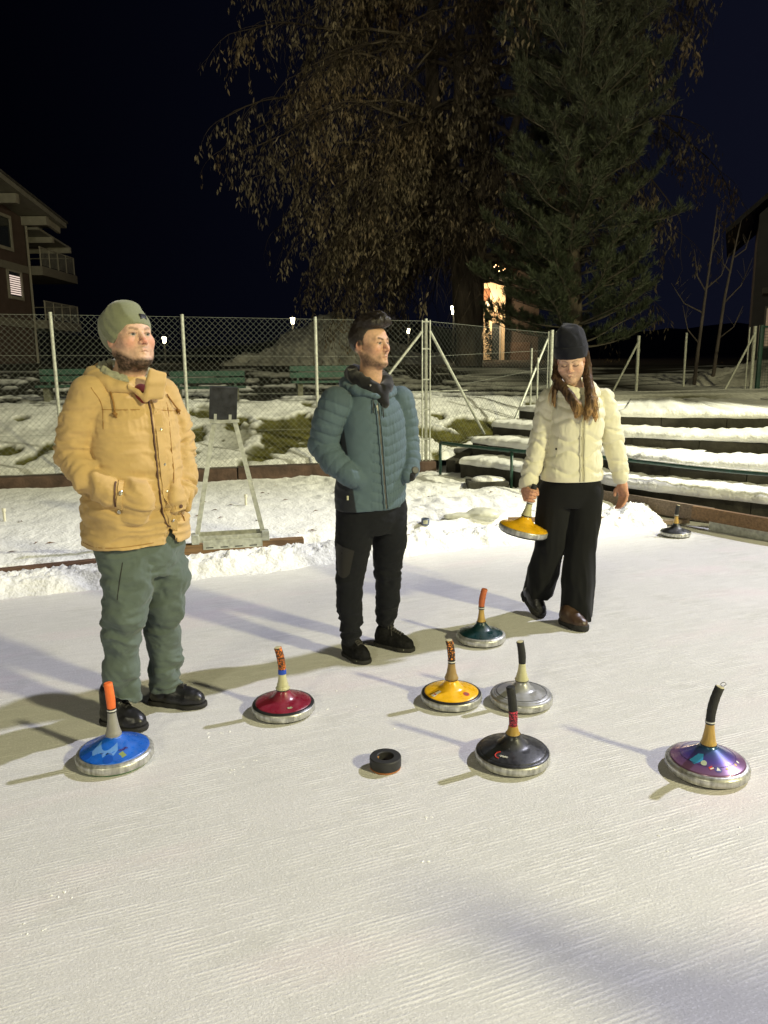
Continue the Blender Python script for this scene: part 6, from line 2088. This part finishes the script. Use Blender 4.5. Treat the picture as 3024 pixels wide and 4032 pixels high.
    b.build('strands', M_HAIR, hr, smooth=True)
    # trousers
    f = Field((-.26, -.20, .07), (.20, .22, .90), 0.0058)
    f.loft([(0.66, -.032, 0, .135, .10), (0.74, -.03, 0, .165, .122), (0.90, -.03, 0, .165, .122)], fd, .03, 2.1)
    f.chain(legR, .012); f.chain(legL, .012)
    V, Q = f.mesh(); N = normals(V, Q); zz = V[:, 2]
    w = 0.3 + 1.6 * np.exp(-((zz - .16) / .07) ** 2) + .5 * np.exp(-((zz - .42) / .07) ** 2)
    V = V + N * (folds(V, N, .0068, 30, 12) * w + .004 * fbm(V * 6, 2, 14))[:, None]
    V = V + N * micro(V, .0016, 91)[:, None]
    V = relax(V, Q, 1, .25)
    M_BLK = fabric('black_softshell', (0.0115, 0.0125, 0.0155), rough=.85, sheen=.06, spec=.1)
    tr = mesh_obj('trousers', V, Q, M_BLK, e)
    bt = bvh_of(tr)
    # thigh pocket
    M_PKT = fabric('charcoal_pocket', (0.026, 0.025, 0.024), rough=.6)
    Vp = []; Fp = []
    outl = [(-0.222, 0.632), (-0.120, 0.598), (-0.140, 0.478), (-0.172, 0.452), (-0.200, 0.462)]
    gx = 7
    for i in range(gx + 1):
        for j in range(gx + 1):
            s0, t0 = i / gx, j / gx
            top = (np.array(outl[0]) * (1 - s0) + np.array(outl[1]) * s0); bot = np.array([-0.205 + .058 * s0, .462 + .015 * s0 - .02 * math.sin(s0 * 3.1)])
            w_ = top * (1 - t0) + bot * t0
            p, nn = ray(bt, w_[0], w_[1])
            if p is None: p, nn = ray(bt, w_[0] + .018, w_[1])
            if p is None: p, nn = Vector((w_[0], -.05, w_[1])), Vector((0, -1, 0))
            Vp.append(tuple(p + (nn if nn.y < 0 else -nn) * .003))
    for i in range(gx):
        for j in range(gx):
            Fp.append((i * (gx + 1) + j, (i + 1) * (gx + 1) + j, (i + 1) * (gx + 1) + j + 1, i * (gx + 1) + j + 1))
    mesh_obj('thigh_pocket', Vp, Fp, M_PKT, tr)
    # shoes
    M_TRAIL = material('trail_shoe', (0.009, 0.009, 0.0095), rough=.75, spec=.15, bump=.7, bscale=120, var=.6, vscale=60, bdist=.003)
    M_LACEB = material('shoe_lace', (0.055, 0.052, 0.048), rough=.8, var=.2)
    for h_, t_ in (((-0.178, -0.020), (-0.068, -0.158)), ((-0.022, 0.128), (0.176, 0.005))):
        o, W_ = shoe(e, h_, t_, .080, 1.04, M_TRAIL, soleh=.024)
        lace_set(o, W_, M_LACEB, .080, 5)
        b = MB()
        for s in (-1, 1):
            for k in range(4):
                a = .42 + .09 * k
                b.tube([W_(a, s * .040, .034), W_(a - .03, s * .034, .062 - .004 * k)], .0020, n=4)
        b.build('stitching', M_LACEB, o)
        # toe rubber edge with frost
        b = MB(); b.tube([W_(.955 - .10 * abs(t) ** 1.6, .046 * t, .018) for t in np.linspace(-1, 1, 9)], .004, n=6); b.build('toe_rubber', material('frosty_rubber', (0.22, 0.22, 0.19), rough=.8, var=.5, vscale=60), o)
    o_tab = MB(); o_tab.box((-0.150, -0.100, .098), (-0.140, -0.094, .125)); o_tab.build('pull_tab', material('lime_tab', (0.40, 0.45, 0.03), rough=.6, var=.1), e)
    # jacket
    f = Field((-.36, -.27, .78), (.26, .24, 1.43), 0.0048)
    f.loft([(0.795, -.040, 0, .190, .136), (0.86, -.038, 0, .192, .140), (1.00, -.032, 0, .186, .140), (1.12, -.028, 0, .180, .138), (1.24, -.028, 0, .176, .132), (1.31, -.032, 0, .160, .114),
            (1.355, -.036, 0, .125, .095), (1.40, -.036, .008, .082, .080)], fd, 0, 2.3)
    f.chain(armR, .008); f.chain(armL, .008)
    f.ell((-0.062, -0.128, 0.955), (.058, .034, .075), .02)
    V, Q = f.mesh(); N = normals(V, Q)
    dR, aR = limb_param(V, armR); dL, aL = limb_param(V, armL)
    isR = (dR < 1.10) & (V[:, 0] < -.13 + .3 * np.clip(1.05 - V[:, 2], 0, .3)); isL = (dL < 1.10) & (V[:, 0] > .055)
    x, y, z = V[:, 0] + .032, V[:, 1], V[:, 2]
    vfr = x * fd[0] + y * fd[1]; uu = -x * fd[1] + y * fd[0]      # uu: towards his left (image right)
    tor = ~(isR | isL)
    q_ = (z - .28 * np.abs(uu)) / .0485
    tri = np.abs(np.sin(math.pi * q_)) ** .55
    quilt = .0068 * (tri - .6)
    front = vfr > -.02
    smooth_p = np.clip((-uu - .085) / .012, 0, 1) * (uu < 0)      # plain panel on his right chest
    smooth_p = np.maximum(smooth_p, np.clip((z - 1.275) / .02, 0, 1) * (uu < 0))
    crinkle = .0014 * fbm(np.c_[V[:, 0] * 90, V[:, 1] * 90, V[:, 2] * 18], 2, 5)
    dsp = np.where(tor, (quilt + crinkle) * (1 - smooth_p) + .003 * fbm(V * 8, 2, 9) * smooth_p + folds(V, N, .003, 18, 15) * smooth_p, 0)
    def rings(a, seed):
        ph = a / .049 + .25 * fbm(V * 6, 2, seed)
        return .0072 * (np.abs(np.sin(math.pi * ph)) ** .5 - .6)
    dsp = np.where(isR, rings(aR, 21) + crinkle, dsp); dsp = np.where(isL & ~isR, rings(aL, 23) + crinkle, dsp)
    V = V + N * dsp[:, None]
    V = relax(V, Q, 1, .2)
    blue = np.array([0.080, 0.122, 0.150])
    col = np.tile(blue, (len(V), 1))
    navy = np.array([0.018, 0.021, 0.028])
    side = tor & (uu < -.118) & (vfr < .085) & (z < 1.27)
    side |= tor & (uu < -.100) & (z < .93) & (vfr < .11)
    edge = -.136 - .14 * (z - 1.03)
    sm_ = np.clip((edge - V[:, 0]) / .004, 0, 1) * (uu < -.05) * np.clip((1.262 - z) / .008, 0, 1) * (vfr < .10) * tor
    sm_ = np.maximum(sm_, np.clip((-.140 - V[:, 0]) / .004, 0, 1) * np.clip((.925 - z) / .004, 0, 1) * tor)
    col = col * (1 - sm_[:, None]) + navy * sm_[:, None]
    seam = tor & (tri < .22) & (smooth_p < .5)
    col[seam] *= .72
    col[isR & (np.abs(np.sin(math.pi * aR / .049)) < .16)] *= .8
    jk = mesh_obj('jacket', V, Q, M_COLF, e, col=col)
    bv = bvh_of(jk)
    zp = [(0.000, 1.325), (0.012, 1.22), (0.020, 1.10), (0.028, 0.98), (0.036, 0.86), (0.040, 0.805)]
    M_JB = fabric('jacket_blue', (0.080, 0.122, 0.150), rough=.7)
    strip(bv, zp, .009, .0055, 'zip', M_DARKZ, jk, n=60)
    strip(bv, [(x + .0080, z) for x, z in zp], .007, .009, 'zip_edge', M_JB, jk, n=60)
    strip(bv, [(x - .0080, z) for x, z in zp], .007, .009, 'zip_edge', M_JB, jk, n=60)
    p, nn = ray(bv, .001, 1.318)
    b = MB(); b.box((p.x - .005, p.y - .016, p.z - .026), (p.x + .005, p.y - .010, p.z)); b.build('zip_pull', material('pale_pull', (0.5, 0.5, 0.4), rough=.5, var=.1), jk, auto=.002)
    p, nn = ray(bv, -.148, .872)
    if p: b = MB(); b.box((p.x - .005, p.y - .012, p.z - .014), (p.x + .005, p.y - .006, p.z + .008)); b.build('pocket_pull', material('pale_pull2', (0.5, 0.5, 0.36), rough=.5, var=.1), jk, auto=.002)
    # jacket hood and black hoodie collar
    f = Field((-.22, -.20, 1.28), (.16, .22, 1.52), .005)
    def hp(a, rw, rf, z):
        c, s = math.cos(a), math.sin(a)
        return (-.036 + fd[0] * rf * c - fd[1] * rw * s, .006 + fd[1] * rf * c + fd[0] * rw * s, z)
    pts = []
    for a in np.linspace(.14, 6.283 - .14, 26):
        bk = (1 - math.cos(a)) / 2
        pts.append((*hp(a, .112, .112 + .03 * bk, 1.352 + .070 * bk ** .6), .004 + .030 * bk ** .5))
    f.chain(pts, .012)
    V, Q = f.mesh(); N = normals(V, Q); V = V + N * folds(V, N, .005, 12, 41, 16)[:, None]
    mesh_obj('hood', relax(V, Q, 1, .4), Q, M_JB, jk)
    M_HOODIE = fabric('black_hoodie', (0.0125, 0.0125, 0.0145), sheen=.3)
    f = Field((-.20, -.20, 1.28), (.14, .20, 1.56), .0048)
    pts = []
    for a in np.linspace(.26, 6.283 - .26, 24):
        bk = (1 - math.cos(a)) / 2
        zz = 1.372 + .105 * bk ** .45
        pts.append((*hp(a, .080, .094 + .004 * bk, zz), .027 + .006 * bk))
    f.chain(pts, .014)
    f.chain([(*hp(.25, .05, .10, 1.365), .026), (*hp(.05, .02, .108, 1.325), .024), (*hp(-.2, .02, .10, 1.36), .022)], .015)
    V, Q = f.mesh(); N = normals(V, Q); V = V + N * folds(V, N, .006, 12, 45, 18)[:, None]
    hoodie = mesh_obj('hoodie_collar', relax(V, Q, 1, .4), Q, M_HOODIE, e)
    bh = bvh_of(hoodie)
    button(bh, -.030, 1.415, .0055, 'eyelet', M_SNAP, hoodie)
    cord(bv, [(-.022, 1.345), (-.020, 1.315), (-.021, 1.285)], .0028, 'drawstring', M_LACE, hoodie, knot=False, lift=.008)
    cord(bv, [(.022, 1.335), (.024, 1.30), (.026, 1.255)], .0028, 'drawstring', M_LACE, hoodie, knot=False, lift=.008)
    # watch at the far wrist
    b = MB(); q2 = Vector((.3, -.8, .3)).normalized().to_track_quat('Z', 'Y').to_matrix().to_4x4()
    b.lathe([(.019, 0), (.020, .004), (.019, .010), (.015, .011)], 20, Matrix.Translation((.188, -.035, .985)) @ q2)
    wt = b.build('watch', material('watch_case', (0.03, 0.03, 0.03), rough=.5, var=.1), e)
    f = Field((.12, -.07, .93), (.24, .06, 1.03), .005)
    f.chain([(.172, .01, .985, .034), (.165, -.035, .955, .028)], .01)
    V, Q = f.mesh(); mesh_obj('sleeve_cuff', V, Q, M_HOODIE, e)
    return e
MB_ROOT = man_blue()
# ------------------------------------------------------------------ woman in the white jacket
def woman():
    e = empty('person', (1.05, 4.45, 0))
    tag(e, 'person in a cream puffer jacket and navy beanie carrying a yellow ice stock', 'person')
    fd = np.array([0.16, -0.987])
    M, pos = head_matrix((0.014, -0.026, 1.528), -0.30, -0.36, 0.06)
    sc = 0.965
    opts = dict(jaw=.96, fat=.003, rosy=0.40, skin=(0.64, 0.42, 0.31), brow=(0.16, 0.10, 0.06), browa=.6, browt=.0048, lip=(0.50, 0.17, 0.16), nose=.95, closed=True, soft=True)
    hv = build_head(M, pos, sc, (0.048, 0.012, 1.36), 0.046, opts)
    armR = [(-0.090, 0.020, 1.300, .068), (-0.112, 0.020, 1.19, .064), (-0.137, 0.015, 1.07, .060), (-0.178, -0.010, 0.94, .054), (-0.214, -0.035, 0.825, .047)]
    armL = [(0.222, 0.050, 1.300, .068), (0.262, 0.060, 1.19, .064), (0.298, 0.065, 1.07, .060), (0.325, 0.050, 0.95, .053), (0.345, 0.030, 0.850, .045)]
    legR = [(-0.040, 0.000, 0.76, .105), (-0.055, 0.000, 0.60, .096), (-0.064, 0.005, 0.46, .090), (-0.097, 0.045, 0.27, .086), (-0.120, 0.080, 0.10, .084)]
    legL = [(0.132, 0.000, 0.76, .104), (0.122, -0.012, 0.60, .097), (0.108, -0.030, 0.46, .092), (0.092, -0.075, 0.24, .088), (0.082, -0.110, 0.03, .088)]
    torso_in = [(0.75, .045, 0, .13, .09), (1.0, .055, 0, .12, .09), (1.25, .065, 0, .12, .08), (1.34, .05, .01, .07, .055)]
    ib = inner_body([armR, armL, legR, legL], [torso_in], fd, (-.35, -.3, 0.02), (.45, .3, 1.4))
    # hands
    f = Field((-.32, -.20, .66), (-.13, .02, .86), .0034)
    ax = Vector((math.sin(.205), 0, math.cos(.205)))
    o_ = np.array([-0.252, -0.10, 0.540])
    def gp(h): return o_ + np.array([ax.x, 0, ax.z]) * h
    wr = np.array([-.222, -.045, .815])
    f.chain([(*wr, .025), (-.226, -.062, .785, .028), (-.226, -.075, .765, .026)], .012)
    sx_ = np.array([ax.z, 0, -ax.x])
    for i in range(4):
        c = gp(0.262 - 0.0195 * i)
        pts = []
        for t in np.linspace(2.7, 6.1, 8):
            rr = .0285 - .0012 * i
            pts.append((*(c + sx_ * rr * math.cos(t) + np.array([0, 1, 0]) * rr * math.sin(t)), .0098 - .0005 * i - .0012 * (t > 5)))
        f.chain(pts, .004)
        f.chain([(-.226, -.062, .785, .022), (*(c + sx_ * -.026 + np.array([0, .006, 0])), .0135)], .012)
    c = gp(.268)
    f.chain([(-.212, -.055, .790, .015), (*(c + sx_ * .022 + np.array([0, .008, 0.0])), .012), (*(c + sx_ * .026 + np.array([0, -.018, -.022])), .0095)], .008)
    V1, Q1 = f.mesh(); V1 = relax(V1, Q1, 1, .3)
    f = Field((.27, -.10, .63), (.45, .10, .89), .0034)
    hand_relaxed(f, (.351, .028, .838), (.360, .008, .760), (.352, -.012, .672), (.45, -.80, .0), (-.80, -.35, .0))
    V2, Q2 = f.mesh(); V2 = relax(V2, Q2, 1, .3)
    sk = np.array([0.57, 0.315, 0.215])
    def hcol(V): return sk * (1 + .08 * fbm(V * 60, 2, 3)[:, None]) * np.array([1, .93, .9])
    V, Q, C = merge([hv, ib, (V1, Q1, hcol(V1)), (V2, Q2, hcol(V2))])
    mesh_obj('body', V, Q, M_SKIN, e, col=C)
    # trousers: wide legs
    f = Field((-.25, -.26, .02), (.28, .24, .95), .0060)
    f.loft([(0.69, .045, 0, .155, .105), (0.76, .046, 0, .176, .125), (0.86, .048, 0, .165, .118), (0.95, .05, 0, .15, .11)], fd, .03, 2.1)
    f.chain(legR, .012); f.chain(legL, .012)
    f.v = np.maximum(f.v, ((0.095 - 0.30 * (f.ax[0][:, None, None] + .12) * -1 * (f.ax[0][:, None, None] < -.02)) * (f.ax[0][:, None, None] < -.02) + .032 * (f.ax[0][:, None, None] >= -.02) - f.ax[2][None, None, :]).astype(np.float32) + 0 * f.v)
    V, Q = f.mesh(); N = normals(V, Q)
    pv = np.c_[V[:, 0] * 16, V[:, 1] * 16, V[:, 2] * 2.2]
    w = np.clip((.75 - V[:, 2]) / .5, 0.1, 1)
    V = V + N * (.010 * w * (1 - 2 * np.abs(fbm(pv, 2, 9))) + .004 * fbm(V * 7, 2, 12))[:, None]
    V = relax(V, Q, 1, .4)
    mesh_obj('trousers', V, Q, fabric('black_wool', (0.0120, 0.0125, 0.0135), sheen=.08, spec=.08), e)
    # boots
    M_BOOT = material('brown_leather', (0.060, 0.034, 0.022), rough=.42, bump=.3, bscale=60, var=.25, vscale=16)
    o, W_ = shoe(e, (-0.005, -0.110), (0.094, -0.255), .076, 1.02, M_BOOT, name='boot', soleh=.038)
    b = MB(); b.tube([W_(.62 - .20 * abs(t) ** 2, .036 * t, .070 - .018 * abs(t)) for t in np.linspace(-1, 1, 9)], .003, n=5); b.build('welt_seam', M_LACE, o)
    o, W_ = shoe(e, (-0.190, 0.135), (-0.108, -0.004), .076, 1.0, M_LEATHER, name='boot', soleh=.038, heelz=.105)
    # puffer jacket
    f = Field((-.29, -.20, .80), (.43, .22, 1.42), .0050)
    f.loft([(0.842, .046, 0, .180, .138), (0.90, .048, 0, .176, .134), (1.02, .055, -.004, .152, .118), (1.12, .060, -.006, .154, .120), (1.22, .064, -.006, .156, .122), (1.29, .064, 0, .146, .104),
            (1.325, .060, .004, .115, .086), (1.37, .052, .01, .075, .070)], fd, 0, 2.25)
    f.chain(armR, .007); f.chain(armL, .007)
    f.plane((*armR[-1][:3],), np.array(armR[-1][:3]) - np.array(armR[-2][:3])) if False else None
    V, Q = f.mesh(); N = normals(V, Q)
    dR, aR = limb_param(V, armR); dL, aL = limb_param(V, armL)
    x, y, z = V[:, 0] - .055, V[:, 1], V[:, 2]
    uu = -x * fd[1] + y * fd[0]
    isR = (dR < 1.10) & (uu < -.125 + .25 * np.clip(1.22 - z, -.2, .4) * 0); isL = (dL < 1.10) & (uu > .125)
    tor = ~(isR | isL)
    def ogee(h, s, p=.092, A=.020, lam=.19):
        k0 = np.floor(h / p)
        best = np.full(len(h), 1.0)
        for dk in (-1, 0, 1, 2):
            k_ = k0 + dk
            best = np.minimum(best, np.abs(h - (k_ * p + A * np.sin(2 * math.pi * s / lam + k_ * math.pi))))
        return np.clip(best / .024, 0, 1) ** .6
    w1 = ogee(z + .01, uu + .03)
    cr_ = .0018 * fbm(np.c_[V[:, 0] * 70, V[:, 1] * 70, V[:, 2] * 26], 2, 5)
    dsp = np.where(tor, .0115 * (w1 - .62) + cr_, 0)
    hemf = np.clip((z - .852) / .02, 0, 1)
    def rings(a, x_, s):
        return .0100 * (ogee(a, x_ + s * .03, .090, .017, .17) - .62) + folds(V, N, .0030, 30, 17)
    dsp = np.where(isR, rings(aR, V[:, 0] - V[:, 1], .5) + cr_, dsp); dsp = np.where(isL & ~isR, rings(aL, V[:, 0] + V[:, 1], 2.0) + cr_, dsp)
    # pinch at cuffs
    V = V + N * (dsp * np.where(tor, hemf, 1))[:, None]
    V = relax(V, Q, 1, .2)
    M_CREAM = fabric('cream_down', (0.73, 0.70, 0.55), rough=.6, sheen=.1, var=.04, bscale=260, bump=.25, spec=.25)
    M_CREAM2 = fabric('cream_trim', (0.62, 0.595, 0.46), rough=.6, sheen=.1, var=.04)
    jk = mesh_obj('jacket', V, Q, M_CREAM, e)
    bv = bvh_of(jk)
    zp = [(0.060, 1.33), (0.066, 1.22), (0.070, 1.10), (0.073, 1.0), (0.076, .93), (0.078, .850)]
    strip(bv, zp, .014, .003, 'zip', material('cream_zip', (0.42, 0.39, 0.27), rough=.6, var=.1), jk, n=40)
    strip(bv, [(a + .012, b) for a, b in zp], .009, .007, 'zip_edge', M_CREAM2, jk, n=40)
    strip(bv, [(a - .012, b) for a, b in zp], .009, .007, 'zip_edge', M_CREAM2, jk, n=40)
    strip(bv, [(-.052, 1.16), (-.062, 1.06), (-.068, .98), (-.075, .88)], .003, .001, 'seam', M_CREAM2, jk)
    button(bv, -.066, 1.032, .006, 'pocket_stud', M_LACE, jk, .004)
    strip(bv, [(.140, 1.260), (.168, 1.261)], .004, .0015, 'chest_mark', M_LACE, jk, n=6)
    # cuffs
    for ch in (armR, armL):
        a, c = np.array(ch[-2][:3]), np.array(ch[-1][:3]); d = (c - a) / np.linalg.norm(c - a)
        b = MB(); b.tube([c - d * .02 + d * .045 * t for t in (0, .3, .7, 1)], [.047, .046, .041, .033], n=16); b.build('cuff', M_CREAM2, jk, smooth=True)
    # hood round the neck
    f = Field((-.13, -.16, 1.24), (.25, .20, 1.46), .005)
    def hp(a, rw, rf, z): 
        c, s = math.cos(a), math.sin(a)
        return (.055 + fd[0] * rf * c - fd[1] * rw * s, .010 + fd[1] * rf * c + fd[0] * rw * s, z)
    for rw, rf, dz, r_ in ((.112, .100, 0, .026), (.098, .088, .030, .020)):
        pts = []
        for a in np.linspace(.35, 6.283 - .35, 22):
            bk = (1 - math.cos(a)) / 2
            pts.append((*hp(a, rw, rf + .02 * bk, 1.318 + dz + .055 * bk ** .6), r_ + .006 * bk))
        f.chain(pts, .008)
    V, Q = f.mesh(); N = normals(V, Q); V = V + N * folds(V, N, .004, 14, 45, 16)[:, None]
    mesh_obj('hood', relax(V, Q, 1, .3), Q, M_CREAM, jk)
    # white top at the throat
    f = Field((-.05, -.14, 1.24), (.15, .06, 1.36), .005); f.ell((.052, -.045, 1.285), (.065, .062, .05), .01)
    V, Q = f.mesh(); mesh_obj('top', V, Q, fabric('white_top', (0.55, 0.54, 0.50)), e)
    # beanie
    lp = in_head(None, M, pos, sc)
    M_NAVY = fabric('navy_knit', (0.0120, 0.0130, 0.0200), bscale=300, bump=.9, bdist=.002, sheen=.12)
    f = Field((-.125, -.15, -.02), (.125, .14, .26), .0044)
    f.ell((0, -0.020, 0.075), (0.090, 0.106, 0.105), 0.0)
    f.ell((-.008, -0.040, 0.140), (0.068, 0.078, 0.062), 0.05)
    f.ell((0.012, -0.02, 0.215), (0.020, 0.020, 0.020), .02, 's')
    f.plane((0, 0, .030), (0, .12, -1))
    V, Q = f.mesh(); N = normals(V, Q)
    V = V + N * (.004 * (1 - 2 * np.abs(fbm(V * np.array([14, 14, 9]), 2, 3))) + .003 * fbm(V * 25, 2, 5))[:, None]
    bn = mesh_obj('beanie', (relax(V, Q, 2, .4) * sc) @ M.T + pos, Q, M_NAVY, e)
    f = Field((-.125, -.15, -.04), (.125, .14, .15), .0044)
    f.ell((0, -0.018, 0.060), (0.0985, 0.1150, 0.125), 0.0)
    f.plane((0, 0, .014), (0, .22, -1)); f.plane((0, 0, .090), (0, -.16, 1))
    V, Q = f.mesh(); N = normals(V, Q); V = V + N * (.0018 * fbm(V * 30, 2, 7))[:, None]
    mesh_obj('cuff', (relax(V, Q, 2, .4) * sc) @ M.T + pos, Q, M_NAVY, bn)
    # long hair: locks with fine strand relief, dark at the top and golden at the ends
    f = Field((-.14, -.21, 1.17), (.19, .10, 1.58), .0042)
    T = lambda p, r: (*lp(p), r)
    f.chain([T((-.082, -.016, .040), .016), T((-.088, -.014, -.040), .018), (-.074, -.035, 1.430, .020), (-.044, -.090, 1.380, .022), (-.008, -.135, 1.325, .026), (.022, -.156, 1.275, .027), (.028, -.160, 1.240, .020), (.020, -.160, 1.215, .008)], .010)
    f.chain([(-.010, -.135, 1.320, .020), (.040, -.160, 1.262, .017), (.056, -.162, 1.232, .007)], .008)
    f.chain([(-.060, -.050, 1.405, .016), (-.086, -.078, 1.350, .015), (-.092, -.092, 1.305, .011), (-.084, -.096, 1.270, .004)], .008)
    f.chain([T((.084, -.018, .040), .016), T((.090, -.016, -.045), .020), (.104, -.060, 1.420, .024), (.106, -.105, 1.360, .026), (.100, -.142, 1.300, .027), (.086, -.160, 1.245, .023), (.072, -.164, 1.205, .009)], .010)
    f.chain([(.110, -.080, 1.380, .020), (.124, -.128, 1.310, .019), (.122, -.146, 1.255, .017), (.132, -.146, 1.215, .012), (.136, -.140, 1.190, .005)], .008)
    f.chain([T((.06, -.06, .02), .022), T((.07, -.05, -.07), .022), (.130, -.01, 1.40, .018)], .01)
    f.chain([T((-.06, -.06, .02), .022), T((-.07, -.05, -.07), .022), (-.050, -.005, 1.40, .018)], .01)
    V, Q = f.mesh(); N = normals(V, Q)
    wp = V + .010 * np.c_[fbm(V * 16, 2, 3), fbm(V * 16, 2, 4), 0 * V[:, 0]]
    st1 = fbm(np.c_[wp[:, 0] * 190, wp[:, 1] * 190, wp[:, 2] * 9], 2, 5)
    st2 = fbm(np.c_[wp[:, 0] * 60, wp[:, 1] * 60, wp[:, 2] * 6], 2, 9)
    V = V + N * (.0016 * st1 + .0022 * (1 - 2.2 * np.abs(st2)))[:, None]
    g_ = np.clip((1.335 + .030 * st2 - V[:, 2]) / .11, 0, 1)[:, None]
    rt_ = np.clip((V[:, 0:1] - .105) / .02, 0, 1) * np.clip((1.42 - V[:, 2:3]) / .1, 0, 1)
    g_ = np.maximum(g_, .75 * rt_)
    ch = (np.array([.060, .034, .019]) * (1 - g_) + np.array([.330, .195, .080]) * g_) * np.clip(1 + .75 * st1 + .25 * st2, .3, 1.9)[:, None]
    hair = mesh_obj('hair', V, Q, material('brown_hair', (1, 1, 1), rough=.58, attr=True, var=.15, vscale=120, spec=.2), e, col=ch)
    rr = random.Random(8); b = MB()
    for path, n_ in ((((-.066, -.050, 1.430), (-.040, -.110, 1.375), (0.0, -.160, 1.315), (.03, -.182, 1.265), (.03, -.180, 1.205)), 26), (((.104, -.080, 1.420), (.106, -.130, 1.355), (.098, -.168, 1.295), (.082, -.184, 1.24), (.075, -.180, 1.185)), 26), (((.12, -.09, 1.38), (.136, -.145, 1.31), (.14, -.16, 1.25), (.145, -.155, 1.19)), 12), (((-.07, -.06, 1.40), (-.098, -.095, 1.34), (-.098, -.105, 1.27)), 8)):
        P_ = np.array(path)
        for _ in range(n_):
            tt = np.linspace(0, len(P_) - 1, 10)
            q2 = np.stack([np.interp(tt, np.arange(len(P_)), P_[:, k]) for k in range(3)], 1)
            for _s in range(2): q2[1:-1] = (q2[:-2] + 2 * q2[1:-1] + q2[2:]) / 4
            o_1 = np.array([rr.gauss(0, .009), .012 + rr.gauss(0, .003), rr.gauss(0, .006)])
            q2 = q2 + o_1 + np.c_[.006 * np.sin(tt * 2 + rr.uniform(0, 6)), 0 * tt, 0 * tt]
            cols = [tuple(np.array([.09, .05, .027]) * (1 - k / 9) + np.array([.36, .22, .09]) * (k / 9)) for k in range(10)]
            b.tube([tuple(v_) for v_ in q2], [.0013] * 7 + [.0011, .0008, .0004], n=3, caps=False, cols=cols)
    b.build('strands', hair.data.materials[0], hair, smooth=True)
    return e
woman()
# ------------------------------------------------------------------ a spectator beside the photographer: out of view, but the shadow falls into the picture
def copy_tree(o, parent=None):
    c = o.copy()
    COL.objects.link(c)
    c.parent = parent
    for k in list(o.children):
        copy_tree(k, c)
    return c
by = copy_tree(MB_ROOT)
by.location = (2.72, 0.36, 0)
by.rotation_euler = (0, 0, 0.355)
tag(by, 'spectator standing right of the camera whose shadow falls on the near ice', 'person')
